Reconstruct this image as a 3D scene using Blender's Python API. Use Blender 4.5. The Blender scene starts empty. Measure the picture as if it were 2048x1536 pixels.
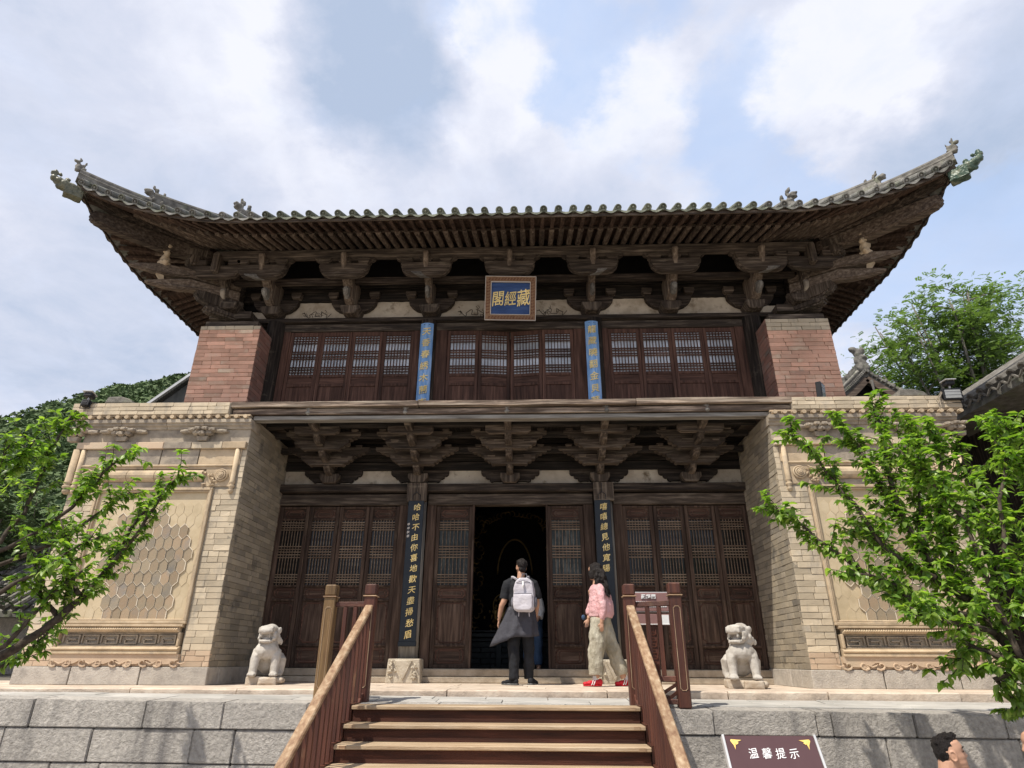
import bpy, math, random
from mathutils import Vector, Matrix, Euler, noise
R_ = math.radians
rnd = random.Random(7)
sc = bpy.context.scene
col = sc.collection

# ------------------------------------------------------------------ camera
cam_d = bpy.data.cameras.new('camera'); cam = bpy.data.objects.new('camera', cam_d); col.objects.link(cam)
cam_d.sensor_width = 36.0; cam_d.lens = 1251.4 / 2048 * 36; cam_d.clip_start = 0.05; cam_d.clip_end = 3000
_t, _y, _r = R_(23.89), R_(-1.99), R_(.235)
_F = Vector((math.sin(_y) * math.cos(_t), math.cos(_y) * math.cos(_t), math.sin(_t)))
_X = Vector((math.cos(_y), -math.sin(_y), 0)); _U = _X.cross(_F)
_XX = _X * math.cos(_r) + _U * math.sin(_r); _UU = _U * math.cos(_r) - _X * math.sin(_r)
cm = Matrix((_XX, _UU, -_F)).transposed().to_4x4(); cm.translation = (.384, -10.4, .303)
cam.matrix_world = cm; sc.camera = cam

# ------------------------------------------------------------------ sky, sun, exposure
SUN = Vector((-.42, -.385, 1.0)).normalized()
w = bpy.data.worlds.new('World'); sc.world = w; w.use_nodes = True
nt = w.node_tree; nt.nodes.clear()
def N(t, **k):
    n = nt.nodes.new(t)
    for a, b in k.items(): setattr(n, a, b)
    return n
def mathn(op, a, b=None, clamp=False):
    n = N('ShaderNodeMath', operation=op, use_clamp=clamp)
    for i, s in enumerate((a, b)):
        if s is None: continue
        if isinstance(s, (int, float)): n.inputs[i].default_value = s
        else: nt.links.new(s, n.inputs[i])
    return n.outputs[0]
out = N('ShaderNodeOutputWorld'); bg = N('ShaderNodeBackground'); bg.inputs[1].default_value = .1
sky = N('ShaderNodeTexSky', sky_type='NISHITA', sun_disc=False)
sky.sun_elevation = math.asin(SUN.z); sky.sun_rotation = math.atan2(SUN.x, SUN.y) % (2 * math.pi)
sky.air_density = 1.3; sky.dust_density = 2.5
tc = N('ShaderNodeTexCoord'); sep = N('ShaderNodeSeparateXYZ'); nt.links.new(tc.outputs['Generated'], sep.inputs[0])
zz = mathn('ADD', mathn('MAXIMUM', sep.outputs[2], 0.0), .22)
cx = mathn('DIVIDE', sep.outputs[0], zz); cy = mathn('DIVIDE', sep.outputs[1], zz)
cmb = N('ShaderNodeCombineXYZ'); nt.links.new(cx, cmb.inputs[0]); nt.links.new(cy, cmb.inputs[1])
def noi(scale, det, rough, dist, off):
    m = N('ShaderNodeMapping'); m.inputs['Location'].default_value = off; nt.links.new(cmb.outputs[0], m.inputs[0])
    n = N('ShaderNodeTexNoise'); n.inputs['Scale'].default_value = scale; n.inputs['Detail'].default_value = det
    n.inputs['Roughness'].default_value = rough; n.inputs['Distortion'].default_value = dist
    nt.links.new(m.outputs[0], n.inputs['Vector']); return n.outputs[0]
n1 = noi(2.6, 12, .6, .5, (3.1, 1.7, 0)); n2 = noi(1.5, 9, .6, .4, (8.4, 2.2, 0)); n3 = noi(6, 8, .65, .3, (1, 5, 2))
wn = N('ShaderNodeTexNoise'); wn.inputs['Scale'].default_value = 3.4; wn.inputs['Detail'].default_value = 7; wn.inputs['Roughness'].default_value = .6; nt.links.new(cmb.outputs[0], wn.inputs['Vector'])
wv = N('ShaderNodeVectorMath', operation='MULTIPLY_ADD'); nt.links.new(wn.outputs['Color'], wv.inputs[0]); wv.inputs[1].default_value = (.28, .28, .28); wv.inputs[2].default_value = (-.14, -.14, -.14)
wd_ = N('ShaderNodeVectorMath', operation='ADD'); nt.links.new(tc.outputs['Generated'], wd_.inputs[0]); nt.links.new(wv.outputs[0], wd_.inputs[1])
wz = N('ShaderNodeVectorMath', operation='NORMALIZE'); nt.links.new(wd_.outputs[0], wz.inputs[0])
def blob(d, ang, amt):
    ang *= 1.35; amt *= .72
    v = N('ShaderNodeVectorMath', operation='DOT_PRODUCT'); v.inputs[1].default_value = Vector(d).normalized()
    nt.links.new(wz.outputs[0], v.inputs[0])
    c = math.cos(R_(ang)); m = N('ShaderNodeMapRange', interpolation_type='SMOOTHSTEP'); nt.links.new(v.outputs['Value'], m.inputs[0])
    m.inputs[1].default_value = c; m.inputs[2].default_value = 1 - (1 - c) * .02; m.inputs[3].default_value = 0; m.inputs[4].default_value = amt
    return m.outputs[0]
# (direction, angular radius, cloud amount)  -- the openings of blue, then the thick white banks
HOLES = [((-0.093,0.575,0.813), 3.5, -0.3), ((0.044,0.611,0.790), 5, -0.3), ((0.088,0.659,0.747), 3.5, -0.22), ((0.259,0.642,0.722), 5, -0.16), ((0.165,0.582,0.796), 3, -0.2), ((0.333,0.596,0.730), 3, -0.12), ((0.331,0.693,0.641), 6, -0.2), ((0.440,0.723,0.532), 9, -0.22), ((0.542,0.693,0.476), 9, -0.2), ((0.198,0.703,0.683), 3, -0.1), ((0.557,0.648,0.519), 6, -0.14)]
BANKS = [((-0.070,0.648,0.759), 5, 0.2), ((-0.032,0.596,0.803), 3.5, 0.2), ((0.053,0.719,0.693), 7, 0.16), ((0.152,0.665,0.731), 4.5, 0.2), ((0.232,0.594,0.770), 3, 0.14), ((0.438,0.575,0.691), 9, 0.3), ((0.524,0.526,0.669), 9, 0.25), ((0.368,0.647,0.668), 3.5, 0.16), ((0.118,0.576,0.809), 2.5, 0.16), ((-0.482,0.553,0.680), 18, 0.25), ((-0.265,0.709,0.653), 13, 0.2), ((-0.615,0.668,0.420), 14, 0.2), ((0.179,0.744,0.644), 6, 0.12)]
GREY = [((-0.221,0.611,0.760), 6.5, 0.3), ((-0.196,0.679,0.708), 4.5, 0.2), ((-0.226,0.558,0.799), 6, 0.2), ((-0.603,0.682,0.413), 8, 0.22), ((-0.585,0.501,0.638), 7, 0.14), ((0.544,0.591,0.595), 7, 0.2), ((-0.045,0.743,0.668), 8, 0.1), ((-0.454,0.666,0.592), 6, 0.1)]
WHITE = [((-0.078,0.652,0.754), 5, -0.16), ((0.038,0.700,0.713), 5, -0.14), ((0.152,0.660,0.736), 4, -0.14), ((0.382,0.599,0.704), 5, -0.2), ((0.428,0.539,0.726), 6, -0.16), ((-0.308,0.642,0.702), 8, -0.12), ((-0.597,0.577,0.557), 12, -0.14), ((-0.433,0.543,0.720), 9, -0.1)]
dens = mathn('ADD', mathn('ADD', mathn('MULTIPLY', n1, .62), mathn('MULTIPLY', n3, .38)), .01)
for h in HOLES + BANKS: dens = mathn('ADD', dens, blob(*h))
mr = N('ShaderNodeMapRange', interpolation_type='SMOOTHSTEP'); nt.links.new(dens, mr.inputs[0])
mr.inputs[1].default_value = .32; mr.inputs[2].default_value = .58
mask = mathn('ADD', mathn('MULTIPLY', mr.outputs[0], .60), mathn('MULTIPLY', n3, .80))
# thick parts of the cloud turn blue-grey underneath
gr = mathn('ADD', mathn('MULTIPLY', n2, .75), mathn('MULTIPLY', n3, .32))
for h in GREY + WHITE: gr = mathn('ADD', gr, blob(*h))
cr = N('ShaderNodeValToRGB'); nt.links.new(gr, cr.inputs[0])
cr.color_ramp.elements[0].position = .40; cr.color_ramp.elements[0].color = (.77, .785, .86, 1)
cr.color_ramp.elements[1].position = .76; cr.color_ramp.elements[1].color = (.40, .48, .63, 1)
e = cr.color_ramp.elements.new(.54); e.color = (.60, .635, .75, 1)
cs = N('ShaderNodeVectorMath', operation='SCALE'); cs.inputs['Scale'].default_value = 8.3; nt.links.new(cr.outputs[0], cs.inputs[0])
mx = N('ShaderNodeMix', data_type='RGBA'); nt.links.new(mask, mx.inputs['Factor'])
sk = N('ShaderNodeVectorMath', operation='MULTIPLY'); nt.links.new(sky.outputs[0], sk.inputs[0]); sk.inputs[1].default_value = (2.0, 1.8, 1.55)
sm = N('ShaderNodeMix', data_type='RGBA'); sm.inputs['Factor'].default_value = .75; nt.links.new(sk.outputs[0], sm.inputs['A']); sm.inputs['B'].default_value = (3.3, 4.6, 7.1, 1)
nt.links.new(sm.outputs['Result'], mx.inputs['A']); nt.links.new(cs.outputs[0], mx.inputs['B'])
nt.links.new(mx.outputs['Result'], bg.inputs[0]); nt.links.new(bg.outputs[0], out.inputs[0])
w.cycles.sampling_method = 'MANUAL'; w.cycles.sample_map_resolution = 512
sl = bpy.data.lights.new('sun', 'SUN'); sl.energy = 3.8; sl.angle = R_(.6); sl.color = (1, .93, .81)
so = bpy.data.objects.new('sun', sl); col.objects.link(so); so.rotation_euler = SUN.to_track_quat('Z', 'Y').to_euler()
vs = sc.view_settings; vs.view_transform = 'Standard'; vs.look = 'None'; vs.gamma = 1; vs.exposure = .54; vs.use_curve_mapping = False
sc.cycles.max_bounces = 6; sc.cycles.diffuse_bounces = 3; sc.cycles.transparent_max_bounces = 6

# ------------------------------------------------------------------ materials
MAT = {}
def mat(name, cols, scale=6.0, stretch=(1, 1, 1), rough=.85, bump=.3, bscale=60, bstretch=None, rand=.15, coarse=.25, cscale=1.3,
        metallic=0, transl=0, detail=6, island=False, spec=.3, stain=None, bdist=.01, pos=(.3, .7)):
    m = bpy.data.materials.new(name); m.use_nodes = True; t = m.node_tree; t.nodes.clear()
    L = t.links.new
    def n(ty, **k):
        x = t.nodes.new(ty)
        for a, b in k.items(): setattr(x, a, b)
        return x
    def mt(op, a, b):
        x = n('ShaderNodeMath', operation=op)
        for i, s in enumerate((a, b)):
            if isinstance(s, (int, float)): x.inputs[i].default_value = s
            else: L(s, x.inputs[i])
        return x.outputs[0]
    o = n('ShaderNodeOutputMaterial'); p = n('ShaderNodeBsdfPrincipled')
    p.inputs['Roughness'].default_value = rough; p.inputs['Metallic'].default_value = metallic
    p.inputs['Specular IOR Level'].default_value = spec
    g = n('ShaderNodeNewGeometry'); oi = n('ShaderNodeObjectInfo')
    r = oi.outputs['Random']
    if island: r = mt('FRACT', mt('ADD', mt('MULTIPLY', g.outputs['Random Per Island'], 7.31), r), 0)
    mp = n('ShaderNodeMapping'); mp.inputs['Scale'].default_value = [scale * s for s in stretch]
    L(g.outputs['Position'], mp.inputs[0])
    cb = n('ShaderNodeCombineXYZ'); L(mt('MULTIPLY', r, 37), cb.inputs[0]); L(mt('MULTIPLY', r, 91), cb.inputs[1]); L(mt('MULTIPLY', r, 13), cb.inputs[2])
    va = n('ShaderNodeVectorMath', operation='ADD'); L(mp.outputs[0], va.inputs[0])
    if rand > 0: L(cb.outputs[0], va.inputs[1])
    no = n('ShaderNodeTexNoise'); no.inputs['Scale'].default_value = 1; no.inputs['Detail'].default_value = detail; no.inputs['Roughness'].default_value = .62
    L(va.outputs[0], no.inputs['Vector'])
    ramp = n('ShaderNodeValToRGB'); L(no.outputs[0], ramp.inputs[0])
    k = len(cols); el = ramp.color_ramp.elements
    el[0].position, el[1].position = pos; el[0].color = (*cols[0], 1); el[1].color = (*cols[-1], 1)
    for i in range(1, k - 1):
        e = el.new(pos[0] + (pos[1] - pos[0]) * i / (k - 1)); e.color = (*cols[i], 1)
    nc = n('ShaderNodeTexNoise'); nc.inputs['Scale'].default_value = cscale; nc.inputs['Detail'].default_value = 4
    L(g.outputs['Position'], nc.inputs['Vector'])
    v = mt('ADD', mt('MULTIPLY', mt('SUBTRACT', nc.outputs[0], .5), coarse * 4), mt('ADD', 1 - rand, mt('MULTIPLY', r, rand * 2)))
    sc_ = n('ShaderNodeVectorMath', operation='SCALE'); L(ramp.outputs[0], sc_.inputs[0]); L(v, sc_.inputs['Scale'])
    c = sc_.outputs[0]
    if stain:
        scol, sscale, lo, hi, sst = stain
        m2 = n('ShaderNodeMapping'); m2.inputs['Scale'].default_value = [sscale * s for s in sst]; L(g.outputs['Position'], m2.inputs[0])
        n2_ = n('ShaderNodeTexNoise'); n2_.inputs['Scale'].default_value = 1; n2_.inputs['Detail'].default_value = 7; n2_.inputs['Roughness'].default_value = .65
        L(m2.outputs[0], n2_.inputs['Vector'])
        rr = n('ShaderNodeMapRange'); rr.inputs[1].default_value = lo; rr.inputs[2].default_value = hi; L(n2_.outputs[0], rr.inputs[0])
        mm = n('ShaderNodeMix', data_type='RGBA'); L(rr.outputs[0], mm.inputs['Factor']); L(c, mm.inputs['A']); mm.inputs['B'].default_value = (*scol, 1)
        c = mm.outputs['Result']
    L(c, p.inputs['Base Color'])
    if bump:
        bm = n('ShaderNodeBump'); bm.inputs['Strength'].default_value = bump; bm.inputs['Distance'].default_value = bdist
        m3 = n('ShaderNodeMapping'); m3.inputs['Scale'].default_value = [bscale * s for s in (bstretch or stretch)]; L(g.outputs['Position'], m3.inputs[0])
        nb = n('ShaderNodeTexNoise'); nb.inputs['Scale'].default_value = 1; nb.inputs['Detail'].default_value = 5; nb.inputs['Roughness'].default_value = .7
        L(m3.outputs[0], nb.inputs['Vector']); L(nb.outputs[0], bm.inputs['Height']); L(bm.outputs[0], p.inputs['Normal'])
    sh = p.outputs[0]
    if transl:
        tr = n('ShaderNodeBsdfTranslucent'); s2 = n('ShaderNodeVectorMath', operation='MULTIPLY'); L(c, s2.inputs[0]); s2.inputs[1].default_value = (1.5, 1.7, .6)
        L(s2.outputs[0], tr.inputs[0]); ms = n('ShaderNodeMixShader'); ms.inputs[0].default_value = transl
        L(sh, ms.inputs[1]); L(tr.outputs[0], ms.inputs[2]); sh = ms.outputs[0]
    L(sh, o.inputs[0]); MAT[name] = m; return m
def woods(name, cols, **k):
    a = dict(scale=5, bump=.6, bscale=30, rough=.8, coarse=.2, rand=.22); a.update(k)
    mat(name + '_x', cols, stretch=(.35, 5, 5), **a); mat(name + '_y', cols, stretch=(5, .35, 5), **a); mat(name + '_z', cols, stretch=(5, 5, .3), **a)
DK = [(.012, .009, .007), (.036, .026, .020), (.12, .092, .07)]
woods('old_wood', DK, stain=((.17, .135, .10), 2.2, .60, .78, (.6, 2, 2)))
woods('back_wood', [(.006, .005, .004), (.018, .014, .011), (.06, .047, .037)])  # darkened copy of old_wood: shade behind the brackets put into the colour
woods('beam_wood', [(.020, .015, .012), (.066, .049, .037), (.19, .15, .115)], stain=((.26, .215, .165), 3, .58, .8, (.5, 3, 3)))
woods('door_wood', [(.024, .014, .010), (.062, .038, .027), (.13, .085, .062)], stain=((.17, .125, .09), 3, .57, .85, (2, 2, .5)))
woods('window_wood', [(.034, .018, .013), (.085, .042, .030), (.15, .08, .057)], stain=((.15, .085, .06), 3, .62, .85, (2, 2, .5)))
woods('nose_wood', [(.07, .05, .037), (.16, .12, .09), (.30, .24, .185)])
woods('lattice_wood', [(.09, .06, .04), (.17, .12, .085), (.26, .2, .14)], rand=.1)
woods('grey_wood', [(.10, .09, .078), (.19, .175, .155), (.30, .285, .255)])
woods('plank_wood', [(.04, .028, .021), (.135, .098, .074), (.44, .34, .26)], rand=.12, coarse=.3, stain=((.55, .47, .37), 2, .52, .72, (.25, 8, 8)))
woods('rafter_wood', [(.03, .021, .016), (.10, .072, .054), (.21, .165, .125)], rand=.35)
woods('red_wood', [(.030, .012, .008), (.052, .018, .011), (.078, .027, .016)], rand=.2)
woods('rail_wood', [(.055, .016, .010), (.085, .026, .015), (.13, .045, .024)], rough=.5, spec=.5, rand=.2, stain=((.25, .15, .075), 3.5, .60, .85, (1, 1, .6)))
woods('worn_post', [(.09, .045, .018), (.17, .10, .04), (.27, .17, .075)], rough=.5, spec=.5, rand=.1)  # golden copy of rail_wood, sunlit tone of the left outer post painted in
woods('tread_wood', [(.30, .20, .12), (.42, .31, .20), (.55, .44, .31)], rough=.55, rand=.1, stain=((.2, .1, .055), 4, .6, .85, (.4, 3, 1)))
woods('worn_rail', [(.20, .11, .065), (.35, .23, .14), (.52, .40, .27)], rough=.55, rand=.1, coarse=.15, stain=((.17, .08, .045), 11, .54, .78, (1, 1, 1)))
mat('brick_tan', [(.35, .31, .245), (.48, .40, .29), (.55, .46, .335), (.43, .385, .315)], scale=1.6, rand=.16, coarse=.12, bump=.35, bscale=45, island=True, stain=((.24, .22, .19), 3.0, .54, .78, (1.8, 1.8, .6)), pos=(.25, .75))
mat('brick_orange', [(.40, .29, .20), (.50, .375, .265), (.47, .38, .275)], scale=1.6, rand=.12, coarse=.1, bump=.35, bscale=45, island=True)
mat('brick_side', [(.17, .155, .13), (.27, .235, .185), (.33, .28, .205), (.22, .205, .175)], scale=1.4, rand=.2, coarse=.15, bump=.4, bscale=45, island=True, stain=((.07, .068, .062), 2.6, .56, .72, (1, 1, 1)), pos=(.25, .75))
mat('brick_red', [(.40, .36, .31), (.64, .42, .31), (.70, .40, .285), (.55, .33, .235), (.68, .53, .39), (.46, .41, .36)], scale=1.3, rand=.22, coarse=.16, bump=.4, bscale=45, island=True, stain=((.24, .22, .21), 3.0, .60, .82, (1, 1, 1)), pos=(.22, .8))
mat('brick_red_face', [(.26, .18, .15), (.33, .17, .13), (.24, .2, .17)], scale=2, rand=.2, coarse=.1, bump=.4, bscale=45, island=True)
mat('mortar', [(.30, .26, .205), (.38, .33, .26)], scale=8, rand=0, coarse=.1)
mat('mortar_dark', [(.10, .09, .075), (.17, .15, .12)], scale=8, rand=0, coarse=.1)
mat('carved_brick', [(.35, .275, .185), (.49, .38, .255), (.56, .45, .31)], scale=5, rand=.08, coarse=.12, bump=.5, bscale=50, stain=((.23, .20, .17), 4, .57, .8, (1, 1, 1)))
mat('carved_grey', [(.20, .17, .14), (.33, .28, .22), (.44, .37, .28)], scale=6, rand=.1, coarse=.15, bump=.6, bscale=50)
mat('plaster_tan', [(.45, .36, .23), (.53, .43, .285), (.58, .48, .33)], scale=3, rand=.04, coarse=.07, bump=.2, bscale=30)
mat('hex_brick', [(.20, .185, .165), (.30, .245, .17), (.34, .25, .165), (.24, .225, .205)], scale=1.2, rand=.14, coarse=.05, bump=.3, bscale=60, island=True)
mat('joint_white', [(.62, .54, .42), (.7, .62, .5)], scale=10, rand=0, coarse=.05)
mat('plaster_wall', [(.38, .31, .23), (.54, .46, .36), (.62, .55, .44)], scale=3.5, rand=.06, coarse=.16, bump=.35, bscale=25, stain=((.17, .12, .075), 5, .56, .74, (1, 1, 1)))
mat('ink', [(.05, .04, .03), (.07, .055, .04)], rand=0)
mat('granite', [(.32, .30, .275), (.44, .41, .375), (.56, .525, .48)], scale=22, rand=.09, coarse=.14, bump=1.0, bscale=30, bdist=.035, detail=8, stain=((.20, .19, .185), 1.6, .52, .74, (2.2, 1.5, .3)))
mat('base_stone', [(.33, .30, .265), (.44, .40, .35), (.50, .46, .40)], scale=8, rand=.07, coarse=.12, bump=.9, bscale=38, bdist=.015, stain=((.48, .36, .2), 2, .64, .8, (1, 1, 1)))
mat('column_base_stone', [(.34, .29, .22), (.47, .41, .32), (.55, .49, .40)], scale=8, rand=0, coarse=.12, bump=.9, bscale=40, bdist=.015)
mat('kerb_stone', [(.42, .34, .27), (.55, .45, .36), (.62, .54, .45)], scale=5, rand=.07, coarse=.12, bump=.6, bscale=22, bdist=.02)
mat('sill_stone', [(.24, .20, .15), (.36, .30, .23), (.44, .38, .3)], scale=6, rand=.08, coarse=.15, bump=.6, bscale=30, bdist=.015)
mat('paving', [(.30, .29, .27), (.40, .385, .36), (.48, .46, .43)], scale=5, stretch=(.5, 1.6, 1), rand=.1, coarse=.15, bump=.5, bscale=25, bdist=.01)
mat('lion_stone', [(.33, .30, .265), (.45, .42, .38), (.52, .49, .45)], scale=10, rand=.03, coarse=.14, stain=((.27, .23, .18), 9, .56, .72, (1, 1, .6)), bump=.7, bscale=60, bdist=.008)
mat('lion_base_stone', [(.40, .31, .22), (.50, .42, .33), (.55, .5, .43)], scale=6, rand=.05, coarse=.1, bump=.8, bscale=50, bdist=.01)
mat('tile_grey', [(.10, .10, .09), (.18, .175, .158), (.27, .26, .24)], scale=9, rand=.2, coarse=.2, bump=.6, bscale=50, stain=((.14, .16, .09), 4, .5, .75, (1, 1, 1)))
mat('tile_green', [(.07, .075, .055), (.15, .16, .12), (.26, .27, .21)], scale=12, rand=.25, coarse=.15, bump=.6, bscale=50)
mat('ridge_tile', [(.085, .08, .07), (.16, .15, .133), (.27, .255, .225)], scale=9, rand=.15, coarse=.2, bump=.8, bscale=40, stain=((.2, .22, .14), 4, .55, .75, (1, 1, 1)))
mat('tile_dark', [(.07, .065, .055), (.13, .12, .105), (.20, .19, .17)], scale=9, rand=.3, coarse=.2, bump=.6)
mat('glaze_olive', [(.07, .07, .045), (.14, .14, .095), (.22, .21, .15)], scale=12, rough=.4, rand=.05)
mat('glaze_green', [(.03, .05, .035), (.06, .10, .07), (.20, .20, .14)], scale=10, rough=.35, rand=.05)
mat('blue_paint', [(.10, .23, .48), (.20, .37, .66), (.36, .52, .78)], scale=7, stretch=(3, 3, .4), rough=.5, rand=.05, coarse=.15, stain=((.45, .58, .75), 9, .6, .8, (3, 3, .4)))
mat('board_blue', [(.014, .04, .13), (.025, .065, .20), (.05, .10, .24)], scale=6, stretch=(.5, 3, 3), rough=.45, rand=0, coarse=.1)
mat('board_frame', [(.16, .085, .05), (.26, .155, .09), (.2, .12, .07)], scale=12, rand=0)
mat('frame_fret', [(.10, .03, .02), (.14, .05, .03)], rand=0)
mat('gilt', [(.75, .53, .17), (.88, .68, .28), (.92, .80, .48)], scale=30, rough=.45, metallic=.05, rand=.1, bump=0)
mat('pale_line', [(.6, .55, .5), (.65, .6, .55)], rand=0, bump=0)
mat('black_lacquer', [(.012, .016, .022), (.02, .026, .034)], rough=.4, rand=0, bump=.1, coarse=.1)
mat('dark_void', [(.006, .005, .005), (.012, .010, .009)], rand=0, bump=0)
mat('shrine_gold', [(.10, .06, .02), (.22, .15, .05)], rough=.35, metallic=.7, rand=.1, bump=0)
mat('altar', [(.016, .019, .02), (.035, .04, .042)], rand=.1, scale=6)
mat('glass_dark', [(.010, .010, .010), (.02, .02, .02)], rough=.12, rand=0, bump=.02, bscale=3, spec=.35)
mat('glass_sky_tint', [(.42, .47, .53), (.70, .74, .80)], scale=3, rough=.08, rand=.15, bump=.02, bscale=3, spec=1.0)  # sky's reflection in the upper panes painted as a pale base colour
mat('curtain', [(.008, .010, .009), (.022, .028, .025), (.10, .11, .10)], scale=8, stretch=(2, 1, .5), rough=.3, rand=.3, coarse=.3)
mat('dirt_ground', [(.28, .25, .21), (.38, .34, .29)], scale=3, rand=0)
mat('hill_green', [(.035, .06, .028), (.065, .10, .042), (.10, .13, .06)], scale=.15, rand=0, coarse=.2, cscale=.05, bump=0)
mat('hill_leaves', [(.045, .075, .03), (.085, .13, .05), (.15, .19, .085)], scale=.25, rand=.25, coarse=.25, cscale=.04, bump=0, island=True)
mat('leaf', [(.05, .12, .022), (.17, .28, .045), (.33, .42, .10)], scale=3, pos=(.34, .66), rand=.3, coarse=.15, bump=0, rough=.38, transl=.48, island=True, spec=.5)
mat('leaf_light', [(.07, .12, .045), (.115, .175, .065), (.18, .245, .10)], scale=1, rand=.25, coarse=.2, cscale=.4, bump=0, rough=.6, transl=.4, island=True)
mat('bark', [(.025, .018, .014), (.06, .045, .034), (.10, .08, .062)], scale=20, rand=0, bump=.8, bscale=50)
mat('bark_grey', [(.10, .09, .075), (.17, .155, .13)], scale=10, rand=0)
mat('metal_black', [(.012, .012, .014), (.025, .025, .028)], rough=.4, rand=0, bump=0)
mat('metal_pale', [(.5, .5, .5), (.6, .6, .6)], rough=.35, rand=0, bump=0, metallic=.3)
mat('lamp_glass', [(.30, .31, .31), (.38, .39, .39)], rough=.15, rand=0, bump=0, spec=.8)
mat('sign_brown', [(.075, .034, .035), (.088, .042, .043)], rough=.28, rand=0, bump=0, coarse=.03, spec=.6)
mat('sign_pink', [(.24, .13, .12), (.28, .16, .15)], rough=.3, rand=0, bump=0, coarse=.03)
mat('sign_white', [(.75, .74, .74), (.8, .8, .8)], rough=.4, rand=0, bump=0, coarse=0)
mat('sign_gold', [(.65, .42, .10), (.8, .6, .2)], scale=60, rough=.4, rand=0, bump=0)
mat('skin', [(.42, .235, .155), (.50, .29, .195)], scale=9, rough=.5, rand=0, bump=.1, bscale=90, coarse=.06, spec=.4)
mat('hair', [(.006, .005, .005), (.016, .012, .011), (.03, .024, .022)], scale=40, stretch=(1, 1, .3), rough=.45, rand=0, bump=1, bscale=130, bstretch=(1, 1, .2), bdist=.02)
mat('cloth_black', [(.010, .011, .014), (.018, .019, .023)], scale=6, rand=0, bump=.5, bscale=14, bdist=.03)
mat('cloth_grey', [(.045, .045, .055), (.065, .065, .078)], scale=6, rand=0, bump=.6, bscale=12, bdist=.04)
mat('pack_grey', [(.42, .40, .44), (.52, .50, .54)], scale=6, rand=0, bump=.5, bscale=16, bdist=.02, rough=.6)
mat('pack_dark', [(.10, .10, .12), (.14, .14, .16)], rand=0)
mat('cloth_pink', [(.52, .27, .28), (.64, .37, .38), (.72, .46, .47)], scale=7, rand=0, bump=.9, bscale=15, bdist=.05, rough=.5)
mat('cloth_khaki', [(.17, .155, .11), (.34, .31, .24), (.50, .47, .38)], scale=7, stretch=(1, 1, .5), rand=0, bump=.9, bscale=13, bdist=.05)
mat('shoe_red', [(.48, .012, .022), (.60, .02, .035)], rough=.5, rand=0, bump=.1)
mat('shoe_sole', [(.10, .10, .10), (.3, .3, .3)], rand=0, bump=0)
mat('cloth_pale', [(.5, .5, .5), (.62, .62, .62)], rand=0, bump=.4, bscale=14, bdist=.03)
mat('cloth_blue', [(.03, .06, .11), (.06, .10, .18)], rand=0, bump=.4, bscale=14, bdist=.03)
mat('cloth_navy', [(.012, .018, .03), (.02, .03, .045)], rand=0, bump=.4, bscale=14, bdist=.03)
mat('shed_sheet', [(.05, .052, .05), (.09, .092, .088)], scale=4, stretch=(1, .3, .3), rand=0, bump=.2)

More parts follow.
